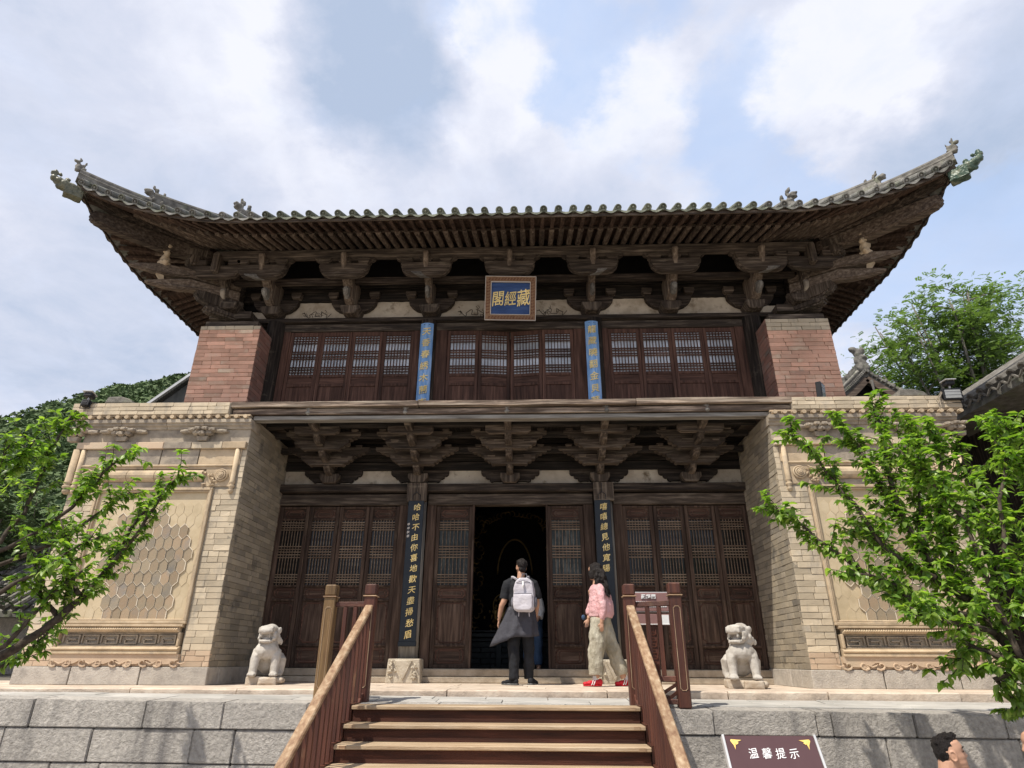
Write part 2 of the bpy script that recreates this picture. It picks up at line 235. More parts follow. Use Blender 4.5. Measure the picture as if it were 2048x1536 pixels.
# ------------------------------------------------------------------ mesh helpers
class MB:
    def __init__(s): s.v = []; s.f = []
    def add(s, vs_, fs):
        b = len(s.v); s.v += [tuple(v) for v in vs_]; s.f += [tuple(i + b for i in f) for f in fs]; return s
    def box(s, x0, x1, y0, y1, z0, z1, M=None):
        p = [(x, y, z) for x in (x0, x1) for y in (y0, y1) for z in (z0, z1)]
        if M: p = [M @ Vector(q) for q in p]
        return s.add(p, [(0, 1, 3, 2), (4, 6, 7, 5), (0, 4, 5, 1), (2, 3, 7, 6), (0, 2, 6, 4), (1, 5, 7, 3)])
    def bar(s, a, b, w_, h, up=(0, 0, 1)):            # box from a to b, w_ wide and h high
        a = Vector(a); b = Vector(b); d = (b - a); L = d.length; d.normalize()
        x = d.cross(Vector(up))
        if x.length < 1e-4: x = Vector((1, 0, 0))
        x.normalize(); u = x.cross(d)
        p = []
        for q in (a, b):
            for i, j in ((-1, -1), (1, -1), (1, 1), (-1, 1)): p.append(q + x * (w_ / 2 * i) + u * (h / 2 * j))
        return s.add(p, [(3, 2, 1, 0), (4, 5, 6, 7), (0, 1, 5, 4), (1, 2, 6, 5), (2, 3, 7, 6), (3, 0, 4, 7)])
    def prism(s, pts, axis, a0, a1):
        n = len(pts)
        def mk(p, a):
            return (p[0], a, p[1]) if axis == 'Y' else ((a, p[0], p[1]) if axis == 'X' else (p[0], p[1], a))
        return s.add([mk(p, a0) for p in pts] + [mk(p, a1) for p in pts],
                     [tuple(range(n)), tuple(range(2 * n - 1, n - 1, -1))] + [(i, i + n, (i + 1) % n + n, (i + 1) % n) for i in range(n)])
    def tube(s, path, rad, n=8, cap=True, sq=1.0, up=None):
        P = [Vector(p) for p in path]
        if isinstance(rad, (int, float)): rad = [rad] * len(P)
        ref = Vector(up) if up else None; b = len(s.v); vs_ = []
        for i, p in enumerate(P):
            d = (P[min(i + 1, len(P) - 1)] - P[max(i - 1, 0)]).normalized()
            if ref is None: ref = Vector((0, 0, 1)) if abs(d.z) < .9 else Vector((1, 0, 0))
            x = d.cross(ref)
            if x.length < 1e-3: x = d.cross(Vector((.3, 1, .2)))
            x.normalize(); u = x.cross(d).normalized(); ref = u
            for k in range(n):
                a = 2 * math.pi * k / n
                vs_.append(p + x * math.cos(a) * rad[i] + u * math.sin(a) * rad[i] * sq)
        fs = [(i * n + k, i * n + (k + 1) % n, (i + 1) * n + (k + 1) % n, (i + 1) * n + k) for i in range(len(P) - 1) for k in range(n)]
        if cap: fs += [tuple(range(n - 1, -1, -1)), tuple(range((len(P) - 1) * n, len(P) * n))]
        return s.add(vs_, fs)
    def lathe(s, prof, c, n=16, M=None):
        vs_ = []
        for r, z in prof:
            for k in range(n):
                a = 2 * math.pi * k / n; q = Vector((r * math.cos(a), r * math.sin(a), z))
                if M: q = M @ q
                vs_.append(q + Vector(c))
        m = len(prof)
        fs = [(i * n + k, i * n + (k + 1) % n, (i + 1) * n + (k + 1) % n, (i + 1) * n + k) for i in range(m - 1) for k in range(n)]
        fs += [tuple(range(n - 1, -1, -1)), tuple(range((m - 1) * n, m * n))]
        return s.add(vs_, fs)
    def ell(s, c, r, rot=(0, 0, 0), nu=12, nv=8):
        M = Euler(rot).to_matrix(); vs_ = []
        for j in range(1, nv):
            th = math.pi * j / nv
            for i in range(nu):
                a = 2 * math.pi * i / nu
                vs_.append(M @ Vector((r[0] * math.sin(th) * math.cos(a), r[1] * math.sin(th) * math.sin(a), r[2] * math.cos(th))) + Vector(c))
        t = len(vs_); vs_ += [M @ Vector((0, 0, r[2])) + Vector(c), M @ Vector((0, 0, -r[2])) + Vector(c)]
        fs = [(j * nu + i, (j + 1) * nu + i, (j + 1) * nu + (i + 1) % nu, j * nu + (i + 1) % nu) for j in range(nv - 2) for i in range(nu)]
        fs += [(t, i, (i + 1) % nu) for i in range(nu)] + [(t + 1, (nv - 2) * nu + (i + 1) % nu, (nv - 2) * nu + i) for i in range(nu)]
        return s.add(vs_, fs)
    def mesh(s, name, smooth=False):
        me = bpy.data.meshes.new(name); me.from_pydata(s.v, [], s.f); me.update()
        if smooth: me.polygons.foreach_set('use_smooth', [True] * len(me.polygons))
        return me
W = {}
def link(name, me, parent=None, M=None, material=None):
    o = bpy.data.objects.new(name, me); col.objects.link(o)
    M = M or Matrix(); o.matrix_basis = M
    if parent is not None: o.parent = parent; o.matrix_parent_inverse = W[parent].inverted()
    W[o] = M
    if material is not None and me is not None and not me.materials: me.materials.append(MAT[material])
    return o
def obj(name, mb, material, parent=None, smooth=False, bev=0, seg=1):
    me = mb.mesh(name, smooth)
    import bmesh
    bm = bmesh.new(); bm.from_mesh(me); bmesh.ops.recalc_face_normals(bm, faces=bm.faces)
    if bev:
        bmesh.ops.bevel(bm, geom=[e for e in bm.edges if len(e.link_faces) == 2 and e.calc_face_angle(0) > .6], offset=bev, segments=seg, affect='EDGES', clamp_overlap=True)
    bm.to_mesh(me); bm.free()
    if smooth: me.polygons.foreach_set('use_smooth', [True] * len(me.polygons))
    return link(name, me, parent, None, material)
def thing(name, label, cat, loc=(0, 0, 0), group=None):
    o = link(name, None, None, Matrix.Translation(loc)); o['label'] = label; o['category'] = cat
    if group: o['group'] = group
    return o
def tag(o, label=None, cat=None, group=None, kind=None):
    for k, v in (('label', label), ('category', cat), ('group', group), ('kind', kind)):
        if v: o[k] = v
    return o
TMP = bpy.data.scenes.new('modelling'); TV = TMP.view_layers[0]      # a small scene for evaluating modifiers and text, removed at the end
def evaluated(o):
    TV.update(); return bpy.data.meshes.new_from_object(o.evaluated_get(TV.depsgraph))
def remesh(name, mb, vox, material, parent=None, smooth_it=3, disp=0, dscale=8, ratio=1):
    me = mb.mesh(name); o = bpy.data.objects.new(name, me); TMP.collection.objects.link(o)
    m = o.modifiers.new('r', 'REMESH'); m.mode = 'VOXEL'; m.voxel_size = vox; m.use_smooth_shade = True
    if smooth_it: s = o.modifiers.new('s', 'SMOOTH'); s.iterations = smooth_it; s.factor = .5
    if ratio < 1: d_ = o.modifiers.new('d', 'DECIMATE'); d_.ratio = ratio
    me2 = evaluated(o)
    bpy.data.objects.remove(o); bpy.data.meshes.remove(me)
    if disp:
        ns = [Vector(x.vector) for x in me2.vertex_normals]; co = [v.co.copy() for v in me2.vertices]; fl = []
        for c_, n_ in zip(co, ns): fl.extend(c_ + n_ * (noise.noise(c_ * dscale) * disp + noise.noise(c_ * dscale * 2.7) * disp * .5))
        me2.vertices.foreach_set('co', fl)
    me2.polygons.foreach_set('use_smooth', [True] * len(me2.polygons)); me2.materials.clear()
    return link(name, me2, parent, None, material)
def char_mesh(ch, size, depth=.006, bold=.012, shear=.18):
    c = bpy.data.curves.new('t', 'FONT'); c.body = ch; c.size = size; c.align_x = 'CENTER'; c.align_y = 'CENTER'
    c.extrude = depth; c.offset = bold * size; c.resolution_u = 2
    o = bpy.data.objects.new('t', c); TMP.collection.objects.link(o)
    me = evaluated(o)
    bpy.data.objects.remove(o); bpy.data.curves.remove(c); me.materials.clear()
    for v in me.vertices:                     # brush-like slant and swell
        v.co.y += v.co.x * shear
        v.co.x += math.sin(v.co.y / size * 5) * size * .02
    return me
FACE = Matrix.Rotation(math.pi / 2, 4, 'X')
def char(ch, size, pos, parent, material='gilt', rz=0, tilt=0, shear=.18, bold=.014, sx=1.0, name='character', rot=None):
    M = Matrix.Translation(pos) @ (rot if rot else FACE) @ Matrix.Rotation(R_(rz), 4, 'Z') @ Matrix.Diagonal((sx, 1, 1, 1))
    return link(name, char_mesh(ch, size, shear=shear, bold=bold), parent, M, material)

# unit brick variants: chamfered, slightly uneven boxes, -0.5..0.5
def brick_meshes(material, n=4, wob=.035):
    res = []
    for k in range(n):
        mb = MB(); c = .035
        for sx in (-1, 1):
            pass
        mb.box(-.5, .5, -.5, .5, -.5, .5); me = mb.mesh('brick')
        import bmesh
        bm = bmesh.new(); bm.from_mesh(me)
        for v in bm.verts: v.co += Vector((rnd.uniform(-wob, wob) * .4, rnd.uniform(-wob, wob), rnd.uniform(-wob, wob)))
        bmesh.ops.recalc_face_normals(bm, faces=bm.faces); bmesh.ops.bevel(bm, geom=list(bm.edges), offset=.035, segments=1, affect='EDGES')
        bm.to_mesh(me); bm.free(); me.materials.append(MAT[material]); res.append(me)
    return res
def bond(u0, u1, z0, z1, h, ln, off=0, seed=0):
    """running bond cells on a wall: (u_center, z_center, length, height)"""
    r = random.Random(seed); res = []; z = z0; k = 0; nrow = max(1, round((z1 - z0) / h)); hh = (z1 - z0) / nrow
    for k in range(nrow):
        u = u0 - (ln * .5 if k % 2 else 0) - r.uniform(0, ln * .25) + off
        while u < u1 - .001:
            L = ln * r.choice((1, 1, 1, .92, 1.06, .5))
            a = max(u, u0); b = min(u + L, u1)
            if b - a > .03 * 1.2:
                res.append(((a + b) / 2, z0 + hh * (k + .5), b - a, hh))
            elif res and b > a and res[-1][1] == z0 + hh * (k + .5):
                l = res.pop(); res.append((l[0] + (b - a) / 2, l[1], l[2] + b - a, hh))
            u += L
    return res
CAMP = Vector((.384, -10.4, .303))
def lay_bricks(cells, material, parent, face, maxn=300, joint=.006, thick=.06, name='brick', jit=.004):
    """cells: list of (pos3 of face centre, length, height, axis 'X' or 'Y', outward sign)"""
    me = brick_meshes(material)
    cells = sorted(cells, key=lambda c: (Vector(c[0]) - CAMP).length)
    for c in cells[:maxn]:
        pos, L, H, ax, sg = c
        d = rnd.uniform(-jit, jit); M = Matrix.Translation(pos)
        if ax == 'X': M = M @ Matrix.Translation((0, -sg * (thick / 2 - d), 0)) @ Matrix.Diagonal((L - joint, thick, H - joint, 1))
        else: M = M @ Matrix.Translation((-sg * (thick / 2 - d), 0, 0)) @ Matrix.Rotation(math.pi / 2, 4, 'Z') @ Matrix.Diagonal((L - joint, thick, H - joint, 1))
        link(name, rnd.choice(me), parent, M)
    if len(cells) > maxn:
        mb = MB()
        for pos, L, H, ax, sg in cells[maxn:]:
            d = rnd.uniform(-jit, jit); x, y, z = pos; a = (L - joint) / 2; b = (H - joint) / 2
            if ax == 'X': mb.box(x - a, x + a, min(y + sg * d, y - sg * (thick - d)), max(y + sg * d, y - sg * (thick - d)), z - b, z + b)
            else: mb.box(min(x + sg * d, x - sg * (thick - d)), max(x + sg * d, x - sg * (thick - d)), y - a, y + a, z - b, z + b)
        tag(obj('brickwork', mb, material, parent), kind='stuff')

# ================================================================== SETTING
def jbox(mb, x0, x1, y0, y1, z0, z1, j=.006):
    mb.box(x0 + rnd.uniform(0, j), x1 - rnd.uniform(0, j), y0 + rnd.uniform(-j, j), y1, z0 + rnd.uniform(0, j), z1 - rnd.uniform(0, j))
GZ = -1.75
g = MB(); g.add([(-700, -60, GZ), (700, -60, GZ), (700, 900, GZ), (-700, 900, GZ)], [(0, 1, 2, 3)])
tag(obj('ground', g, 'dirt_ground'), kind='structure')
pz_in = lambda x: -.065 - .0045 * x
pz_out = lambda x: -.112 - .0088 * x
# lower platform with its stone-faced front
pf = thing('platform', 'stone platform with block retaining wall carrying the temple', 'platform', (0, -3.4, GZ)); del pf['category']; pf['kind'] = 'structure'
mb = MB(); X0, X1 = -14, 14
p = [(X0, -3.32), (X1, -3.32), (X1, 9), (X0, 9)]
mb.add([(x, y, (pz_in(x) if y > 0 else pz_out(x)) - .045) for x, y in p] + [(x, y, GZ) for x, y in p], [(0, 1, 2, 3), (7, 6, 5, 4), (0, 4, 5, 1), (1, 5, 6, 2), (2, 6, 7, 3), (3, 7, 4, 0)])
obj('core', mb, 'mortar_dark', pf)
joints = {0: [-8.6, -6.9, -5.35, -4.72, -3.55, -2.75, -1.9, -.6, .7, 1.2, 2.13, 3.12, 3.27, 4.05, 4.9, 6.1, 7.4, 9],
          1: [-8.8, -7.5, -6.1, -4.95, -4.05, -3.02, -2.6, -1.9, -.9, .2, 1.3, 2.45, 3.0, 3.75, 5, 6.3, 7.7, 9],
          2: [-9, -7.6, -6.0, -5.2, -4.4, -3.9, -2.6, -1.4, .1, 1.5, 2.5, 3.5, 4.7, 5.9, 7.4, 9],
          3: [-9, -7, -5.6, -4.2, -3.1, -1.8, .2, 1.4, 2.9, 4.1, 5.6, 7, 9], 4: [-9, -7.8, -6.1, -4.7, -3.5, -2.1, .4, 1.9, 3.3, 4.8, 6.2, 9]}
zt = [0, -.235, -.535, -.83, -1.18, GZ + .11]
for r_ in range(5):
    js = joints[r_]
    for a, b in zip(js, js[1:]):
        q = MB(); j = rnd.uniform(0, .012)
        dz0 = pz_out(a) if r_ == 0 else -.112 - .004 * a; dz1 = pz_out(b) if r_ == 0 else -.112 - .004 * b
        za0, za1 = zt[r_] + dz0, zt[r_] + dz1; zb0, zb1 = zt[r_ + 1] - .112 - .004 * a + .009, zt[r_ + 1] - .112 - .004 * b + .009
        yf = -3.4 - (.012 if r_ == 0 else 0) - j; yb = -3.33 if r_ else -3.05; g_ = .003
        q.add([(a + g_, yf, zb0), (b - g_, yf, zb1), (b - g_, yf, za1), (a + g_, yf, za0), (a + g_, yb, zb0), (b - g_, yb, zb1), (b - g_, yb, za1 + (0 if r_ else .012)), (a + g_, yb, za0 + (0 if r_ else .012))],
              [(0, 1, 2, 3), (7, 6, 5, 4), (3, 2, 6, 7), (0, 4, 5, 1), (0, 3, 7, 4), (1, 5, 6, 2)])
        obj('stone_block', q, 'granite', pf, bev=.009, seg=2)
# paving slabs between coping and kerb
for ra in range(2):
    y0, y1 = ((-3.045, -2.78), (-2.775, -2.52))[ra]; x = -9.0 + .3 * ra
    while x < 8.6:
        L = rnd.uniform(.55, .95); q = MB(); f0, f1 = (y0 + 3.4) / .9, (y1 + 3.4) / .9
        zf = lambda xx, f: pz_out(xx) * (1 - f) + pz_in(xx) * f
        d = rnd.uniform(-.004, .003); a, b = x + .004, x + L - .004
        q.add([(a, y0, zf(a, f0) + d), (b, y0, zf(b, f0) + d), (b, y1, zf(b, f1) + d), (a, y1, zf(a, f1) + d)] + [(xx, yy, -.3) for xx, yy in ((a, y0), (b, y0), (b, y1), (a, y1))],
              [(0, 1, 2, 3), (7, 6, 5, 4), (0, 4, 5, 1), (1, 5, 6, 2), (2, 6, 7, 3), (3, 7, 4, 0)])
        obj('paving_slab', q, 'paving', pf, bev=.004); x += L
# upper terrace: kerb stones and floor slabs in front of the hall
tf = thing('terrace', 'pale stone terrace with long worn kerb stones under the temple', 'terrace', (0, -2.5, -.1)); del tf['category']; tf['kind'] = 'structure'
obj('core', MB().box(-9.2, 9.2, -2.3, 9, -.3, -.03), 'mortar_dark', tf)
ks = [-9, -7.2, -5.9, -4.3, -3.05, -2.1, -.62, 1.2, 2.55, 3.66, 5.1, 6.6, 9]
for a, b in zip(ks, ks[1:]):
    q = MB(); n_ = 7
    top = [(a + .006 + (b - a - .012) * i / (n_ - 1), -2.49 + rnd.uniform(-.012, .012)) for i in range(n_)]
    vs_ = []; 
    for (x, y) in top: vs_ += [(x, y, -.2), (x, y + rnd.uniform(-.004, .004), -.012 + rnd.uniform(-.006, .003)), (x, y + .02, 0), (x, -2.02, .002), (x, -2.02, -.2)]
    fs = []
    for i in range(n_ - 1):
        for k in range(5): fs.append((i * 5 + k, (i + 1) * 5 + k, (i + 1) * 5 + (k + 1) % 5, i * 5 + (k + 1) % 5))
    fs += [(0, 1, 2, 3, 4), tuple((n_ - 1) * 5 + k for k in (4, 3, 2, 1, 0))]
    obj('kerb_stone', q.add(vs_, fs), 'kerb_stone', tf)
for ra in range(4):
    y0 = -2.012 + ra * .5; x = -9 + .35 * (ra % 2)
    while x < 8.8:
        L = rnd.uniform(.7, 1.1)
        obj('floor_slab', MB().box(x + .003, x + L - .003, y0 + .003, y0 + .497, -.1, rnd.uniform(-.003, .002)), 'kerb_stone', tf, bev=.004); x += L

# ================================================================== BRICK WINGS
WY = -1.53
def wing(s, label):
    t = thing('brick_wing', label, 'brick wing', (s * 5.2, WY, 0), 'carved brick wings flanking the doors')
    def bx(mb, a, b, y0, y1, z0, z1): mb.box(min(s * a, s * b), max(s * a, s * b), y0, y1, z0, z1); return mb
    q = bx(MB(), 3.914, 6.455, WY + .11, 3.2, 0, 3.72); bx(q, 3.912, 4.302, WY + .010, WY + .2, 0, 3.2); bx(q, 6.035, 6.456, WY + .010, WY + .2, 0, 3.2)
    obj('masonry_core', q, 'mortar', t)
    # plinth
    for a, b in ((3.885, 4.78), (4.79, 5.72), (5.73, 6.50)):
        obj('plinth_stone', bx(MB(), a, b - .006, WY - .02 - rnd.uniform(0, .006), WY + .3, .0, .214), 'base_stone', t, bev=.006)
    for y0, y1 in ((WY + .305, -.86), (-.85, -.02)):
        obj('plinth_stone', bx(MB(), 3.88, 4.0, y0, y1, 0, .214), 'base_stone', t, bev=.006)
    # bricks of the front strips, and of the returning side wall
    cells = []
    cells += [((s * u, WY, z), L, H, 'X', -1) for u, z, L, H in bond(3.9, 4.285, .42, 2.60, .081, .30, seed=1)]
    cells += [((s * u, WY, z), L, H, 'X', -1) for u, z, L, H in bond(3.9, 3.975, 2.60, 3.19, .081, .30, seed=2)]
    cells += [((s * u, WY, z), L, H, 'X', -1) for u, z, L, H in bond(6.06, 6.47, .42, 2.60, .081, .30, seed=3)]
    cells += [((s * u, WY - .075, z), L, H, 'X', -1) for u, z, L, H in bond(4.27, 6.74, 3.752, 3.945, .064, .27, seed=4)]
    lay_bricks(cells, 'brick_tan', t, 'X', thick=.07)
    low = [((s * u, WY, z), L, H, 'X', -1) for u, z, L, H in bond(3.9, 4.285, .216, .42, .068, .26, seed=5)] + [((s * u, WY, z), L, H, 'X', -1) for u, z, L, H in bond(6.06, 6.47, .216, .42, .068, .26, seed=6)]
    lay_bricks(low, 'brick_orange', t, 'X', thick=.07)
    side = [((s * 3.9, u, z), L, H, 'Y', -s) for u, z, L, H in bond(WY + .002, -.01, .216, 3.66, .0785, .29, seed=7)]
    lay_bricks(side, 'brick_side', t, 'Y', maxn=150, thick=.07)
    far = [((s * 6.47, u, z), L, H, 'Y', s) for u, z, L, H in bond(WY + .01, 3.1, .216, 3.66, .08, .3, seed=8)]
    lay_bricks(far, 'brick_side', t, 'Y', maxn=0, thick=.07)
    # parapet core, coping
    obj('parapet', bx(MB(), 4.26, 6.73, WY - .06, -.9, 3.745, 3.94), 'mortar', t)
    # dentils
    me = None; x = 3.98
    while x < 6.72:
        M = Matrix.Translation((s * x, WY - .05, 3.70))
        if me is None:
            q = MB(); q.prism([(.034 * math.cos(a), .03 * math.sin(a)) for a in [math.pi * 2 * k / 10 for k in range(10)]], 'Y', -.06, .06); me = q.mesh('dentil'); me.materials.append(MAT['carved_brick'])
        link('dentil', me, t, M @ Matrix.Rotation(rnd.uniform(-.1, .1), 4, 'Y')); x += .142
    obj('dentil_board', bx(MB(), 3.93, 6.70, WY - .05, WY + .2, 3.725, 3.748), 'carved_brick', t)
    obj('dentil_back', bx(MB(), 3.93, 6.66, WY - .015, WY + .2, 3.665, 3.724), 'carved_grey', t)
    # cornice mouldings
    pr = [(WY - .02, 3.52), (WY - .03, 3.555), (WY - .06, 3.575), (WY - .06, 3.60), (WY - .085, 3.61), (WY - .085, 3.664), (WY + .3, 3.664), (WY + .3, 3.52)]
    xs_ = [3.885, 4.62, 5.2, 5.9, 6.62]
    for a, b in zip(xs_, xs_[1:]): obj('cornice_stone', MB().prism(pr, 'X', min(s * a, s * (b - .005)), max(s * a, s * (b - .005))), 'carved_grey', t, bev=.004)
    obj('frieze', bx(MB(), 3.905, 6.47, WY + .0, WY + .1, 3.30, 3.53), 'carved_grey', t)
    # carved bracket clusters
    for k, bxx in enumerate((4.60, 5.85, 6.60)):
        q = MB(); cx_ = s * bxx; y = WY
        q.prism([(cx_ - .09, 3.40), (cx_ + .09, 3.40), (cx_ + .07, 3.325), (cx_ - .07, 3.325)], 'Y', y - .075, y + .02)
        for i, (ox, oz, wx, wz, dy) in enumerate([(0, 3.435, .05, .035, .14), (-.10, 3.45, .045, .04, .11), (.10, 3.45, .045, .04, .11), (-.16, 3.49, .05, .03, .13), (-.06, 3.50, .04, .03, .16), (.05, 3.50, .04, .03, .16), (.15, 3.49, .05, .03, .13), (-.27, 3.48, .09, .028, .07), (.27, 3.48, .09, .028, .07)]):
            if k == 2 and s * ox > .08: continue
            q.ell((cx_ + ox + rnd.uniform(-.01, .01), y - dy / 2, oz), (wx * 1.15, dy / 2 + .015, wz * 1.2), (0, 0, rnd.uniform(-.3, .3)), 8, 6)
            q.box(cx_ + ox - wx, cx_ + ox + wx, y - dy, y, oz - wz * .7, oz + wz * .7)
        obj('carved_bracket', q, 'carved_grey', t, bev=.006)
    # ledge slabs, band panels
    xs_ = [3.92, 4.28, 4.75, 5.18, 5.62, 6.05, 6.52]
    for a, b in zip(xs_, xs_[1:]): obj('ledge_stone', bx(MB(), a, b - .006, WY - .05 - rnd.uniform(0, .006), WY + .2, 3.208, 3.312), rnd.choice(('carved_brick', 'brick_orange', 'brick_tan', 'carved_grey')), t, bev=.006)
    for a, b in ((3.98, 4.62), (4.63, 5.2), (5.21, 5.75), (5.76, 6.45)): obj('band_panel', bx(MB(), a, b - .004, WY - .004 - rnd.uniform(0, .004), WY + .2, 2.965, 3.205), 'carved_grey' if rnd.random() < .6 else 'carved_brick', t, bev=.004)
    obj('moulding', MB().prism([(WY - .03, 2.94), (WY - .03, 2.955), (WY - .012, 2.967), (WY + .1, 2.967), (WY + .1, 2.90), (WY - .008, 2.90), (WY - .012, 2.932)], 'X', min(s * 4.07, s * 6.38), max(s * 4.07, s * 6.38)), 'carved_brick', t)
    # half round roll in three pieces
    for a, b in ((4.49, 5.2), (5.205, 5.62), (5.625, 6.0)):
        q = MB(); q.tube([(s * a, WY + .02, 2.795), (s * (b - .003), WY + .02, 2.795)], .092, 14); obj('round_roll', q, 'carved_brick', t, smooth=False)
    obj('under_roll_band', bx(MB(), 4.30, 6.05, WY - .002, WY + .1, 2.62, 2.70), 'carved_grey', t)
    obj('roll_back', bx(MB(), 4.0, 6.45, WY + .02, WY + .1, 2.60, 2.95), 'carved_grey', t)
    # flower carvings at both ends of the roll
    for fx in (4.27, 6.18):
        q = MB(); cx_ = s * fx; y = WY; wv = s * (1 if fx < 5 else -1)
        q.box(cx_ - .19, cx_ + .19, y - .01, y + .05, 2.635, 2.90)
        rx, rz = cx_ - wv * .06, 2.80
        for R1, r1, o_ in ((.088, .013, .03), (.060, .013, .045), (.034, .012, .055), (.012, .016, .06)):
            q.tube([(rx + R1 * math.cos(a), y - o_, rz + R1 * .95 * math.sin(a)) for a in [i * math.pi / 10 for i in range(21)]], r1, 6)
        for i in range(13):
            a = rnd.uniform(0, 6.28); lx = cx_ + wv * rnd.uniform(.03, .2); lz = rnd.uniform(2.64, 2.88)
            L = rnd.uniform(.04, .08)
            q.tube([(lx, y - .012, lz), (lx + L * .5 * math.cos(a), y - .045, lz + L * .5 * math.sin(a)), (lx + L * math.cos(a + .8), y - .02, lz + L * math.sin(a + .8))], [.012, .018, .006], 6)
        obj('carved_flower', q, 'carved_brick', t, smooth=False)
    # little hanging columns
    for hx, r1 in ((4.035, .036), (6.40, .034), (6.50, .055)):
        q = MB(); q.lathe([(r1, 3.2), (r1, 2.72), (r1 * 1.15, 2.70), (r1 * 1.15, 2.68), (r1 * .8, 2.665), (r1 * 1.25, 2.64), (r1 * 1.25, 2.62), (r1 * .7, 2.60), (r1 * 1.0, 2.575), (r1 * .95, 2.55), (r1 * .4, 2.525)], (s * hx, WY - .015, 0), 14)
        obj('hanging_column', q, 'carved_brick', t, smooth=True)
    # framed panel
    def frame(a, b, z0, z1, wd, y0, y1, nm, m_):
        for (p, q_, r1, r2) in ((a, b, z1 - wd, z1), (a, b, z0, z0 + wd), (a, a + wd, z0 + wd, z1 - wd), (b - wd, b, z0 + wd, z1 - wd)):
            obj(nm, bx(MB(), p, q_, y0, y1, r1, r2), m_, t, bev=.006)
    frame(4.30, 6.04, .745, 2.612, .038, WY - .035, WY + .05, 'panel_frame', 'carved_brick')
    frame(4.338, 6.002, .783, 2.574, .026, WY - .018, WY + .05, 'panel_inner_frame', 'carved_brick')
    obj('panel_plaster', bx(MB(), 4.36, 5.98, WY + .018, WY + .06, .80, 2.555), 'plaster_tan', t)
    # long hexagon tiles; those near the rim are still half covered by plaster
    hw, ph = .126, .178; row = 0; z = .86
    me_h = []
    for k in range(3):
        q = MB(); hx_, top, sh = hw / 2 - .007, .108, .052
        q.prism([(-hx_, -sh + .0), (0, -top), (hx_, -sh), (hx_, sh), (0, top), (-hx_, sh)], 'Y', -.006 - .002 * k, .02); me = q.mesh('hexagon_tile'); me_h.append(me)
    dark = [m.copy() for m in me_h]; 
    for m_ in me_h: m_.materials.append(MAT['hex_brick'])
    for m_ in dark: m_.materials.append(MAT['plaster_tan'])
    jt = MB()
    while z < 2.55:
        xx = 4.36 + hw / 2 + (hw / 2 if row % 2 else 0)
        while xx < 5.97 - hw / 2 + .02:
            ux = (xx - (5.10 if s < 0 else 5.2)) / .74; uz = (z - 1.50) / .86
            bare = ux * ux * 1.1 + uz * uz + .55 * noise.noise((xx * 3, z * 3, s * 5.0)) < .80 + rnd.uniform(-.12, .12)
            if z < 2.46:
                if bare:
                    link('hexagon_tile', rnd.choice(me_h), t, Matrix.Translation((s * xx, WY + .0105, z)))
                    hx6 = [(s * xx + a_, z + b_) for a_, b_ in ((-.0625, -.053), (0, -.111), (.0625, -.053), (.0625, .053), (0, .111), (-.0625, .053))]
                    for (xa_, za_), (xb_, zb_) in zip(hx6, hx6[1:] + hx6[:1]):
                        if rnd.random() < .93: jt.bar((xa_, WY + .004, za_), (xb_, WY + .004, zb_), rnd.uniform(.006, .0105), .012, (0, 1, 0))
                elif rnd.random() < .85: link('hexagon_tile', rnd.choice(dark), t, Matrix.Translation((s * xx, WY + .0225, z)))
            xx += hw
        z += ph - .018; row += 1
    tag(obj('joint_mortar', jt, 'joint_white', t), kind='stuff')
    # lower mouldings, fret, apron
    obj('upper_moulding', MB().prism([(WY - .02, .705), (WY - .045, .715), (WY - .045, .738), (WY - .01, .744), (WY + .1, .744), (WY + .1, .70)], 'X', min(s * 4.33, s * 6.05), max(s * 4.33, s * 6.05)), 'carved_brick', t)
    q = MB(); x = 4.37
    while x < 6.03:                                    # rope: short slanted beads
        q.tube([(s * x, WY - .005, .645), (s * (x + .03), WY - .045, .67), (s * (x + .045), WY - .005, .70)], [.010, .02, .010], 6); x += .031
    q.box(min(s * 4.37, s * 6.04), max(s * 4.37, s * 6.04), WY - .022, WY + .05, .64, .70)
    tag(obj('rope_moulding', q, 'carved_brick', t), kind='stuff')
    obj('fret_recess', bx(MB(), 4.385, 6.0, WY + .05, WY + .1, .465, .64), 'carved_grey', t)
    for a, b in ((4.345, 4.385), (6.0, 6.04)): obj('fret_end', bx(MB(), a, b, WY - .02, WY + .1, .465, .64), 'carved_brick', t, bev=.01)
    q = MB(); x = 4.42; yy = (WY + .02, WY + .055)
    while x < 5.9:
        a = x
        for (p0, p1, r0, r1) in ((0, .22, .595, .61), (.0, .015, .51, .595), (0, .17, .495, .51), (.155, .17, .51, .555), (.05, .17, .545, .56), (.22, .235, .51, .61)):
            q.box(min(s * (a + p0), s * (a + p1)), max(s * (a + p0), s * (a + p1)), yy[0], yy[1], r0, r1)
        x += .262
    q.box(min(s * 4.385, s * 6.0), max(s * 4.385, s * 6.0), yy[0], yy[1], .472, .484)
    q.box(min(s * 4.385, s * 6.0), max(s * 4.385, s * 6.0), yy[0], yy[1], .622, .636)
    obj('fret_relief', q, 'carved_grey', t)
    obj('lower_moulding', MB().prism([(WY - .05, .372), (WY - .05, .395), (WY - .03, .405), (WY - .045, .415), (WY - .06, .432), (WY - .045, .448), (WY - .01, .455), (WY - .01, .468), (WY + .1, .468), (WY + .1, .372)], 'X', min(s * 4.33, s * 6.05), max(s * 4.33, s * 6.05)), 'carved_brick', t, bev=.002)
    obj('apron', bx(MB(), 4.30, 6.055, WY + .004, WY + .1, .22, .372), 'brick_orange', t)
    q = MB(); n_ = 44; top = []; bot = []
    for i in range(n_ + 1):
        u = i / n_; xx = s * (4.31 + 1.73 * u); ph_ = u * 4 * 2 * math.pi
        bot.append((xx, .262 + .028 * math.cos(ph_) + .012 * math.cos(2 * ph_ + .6)))
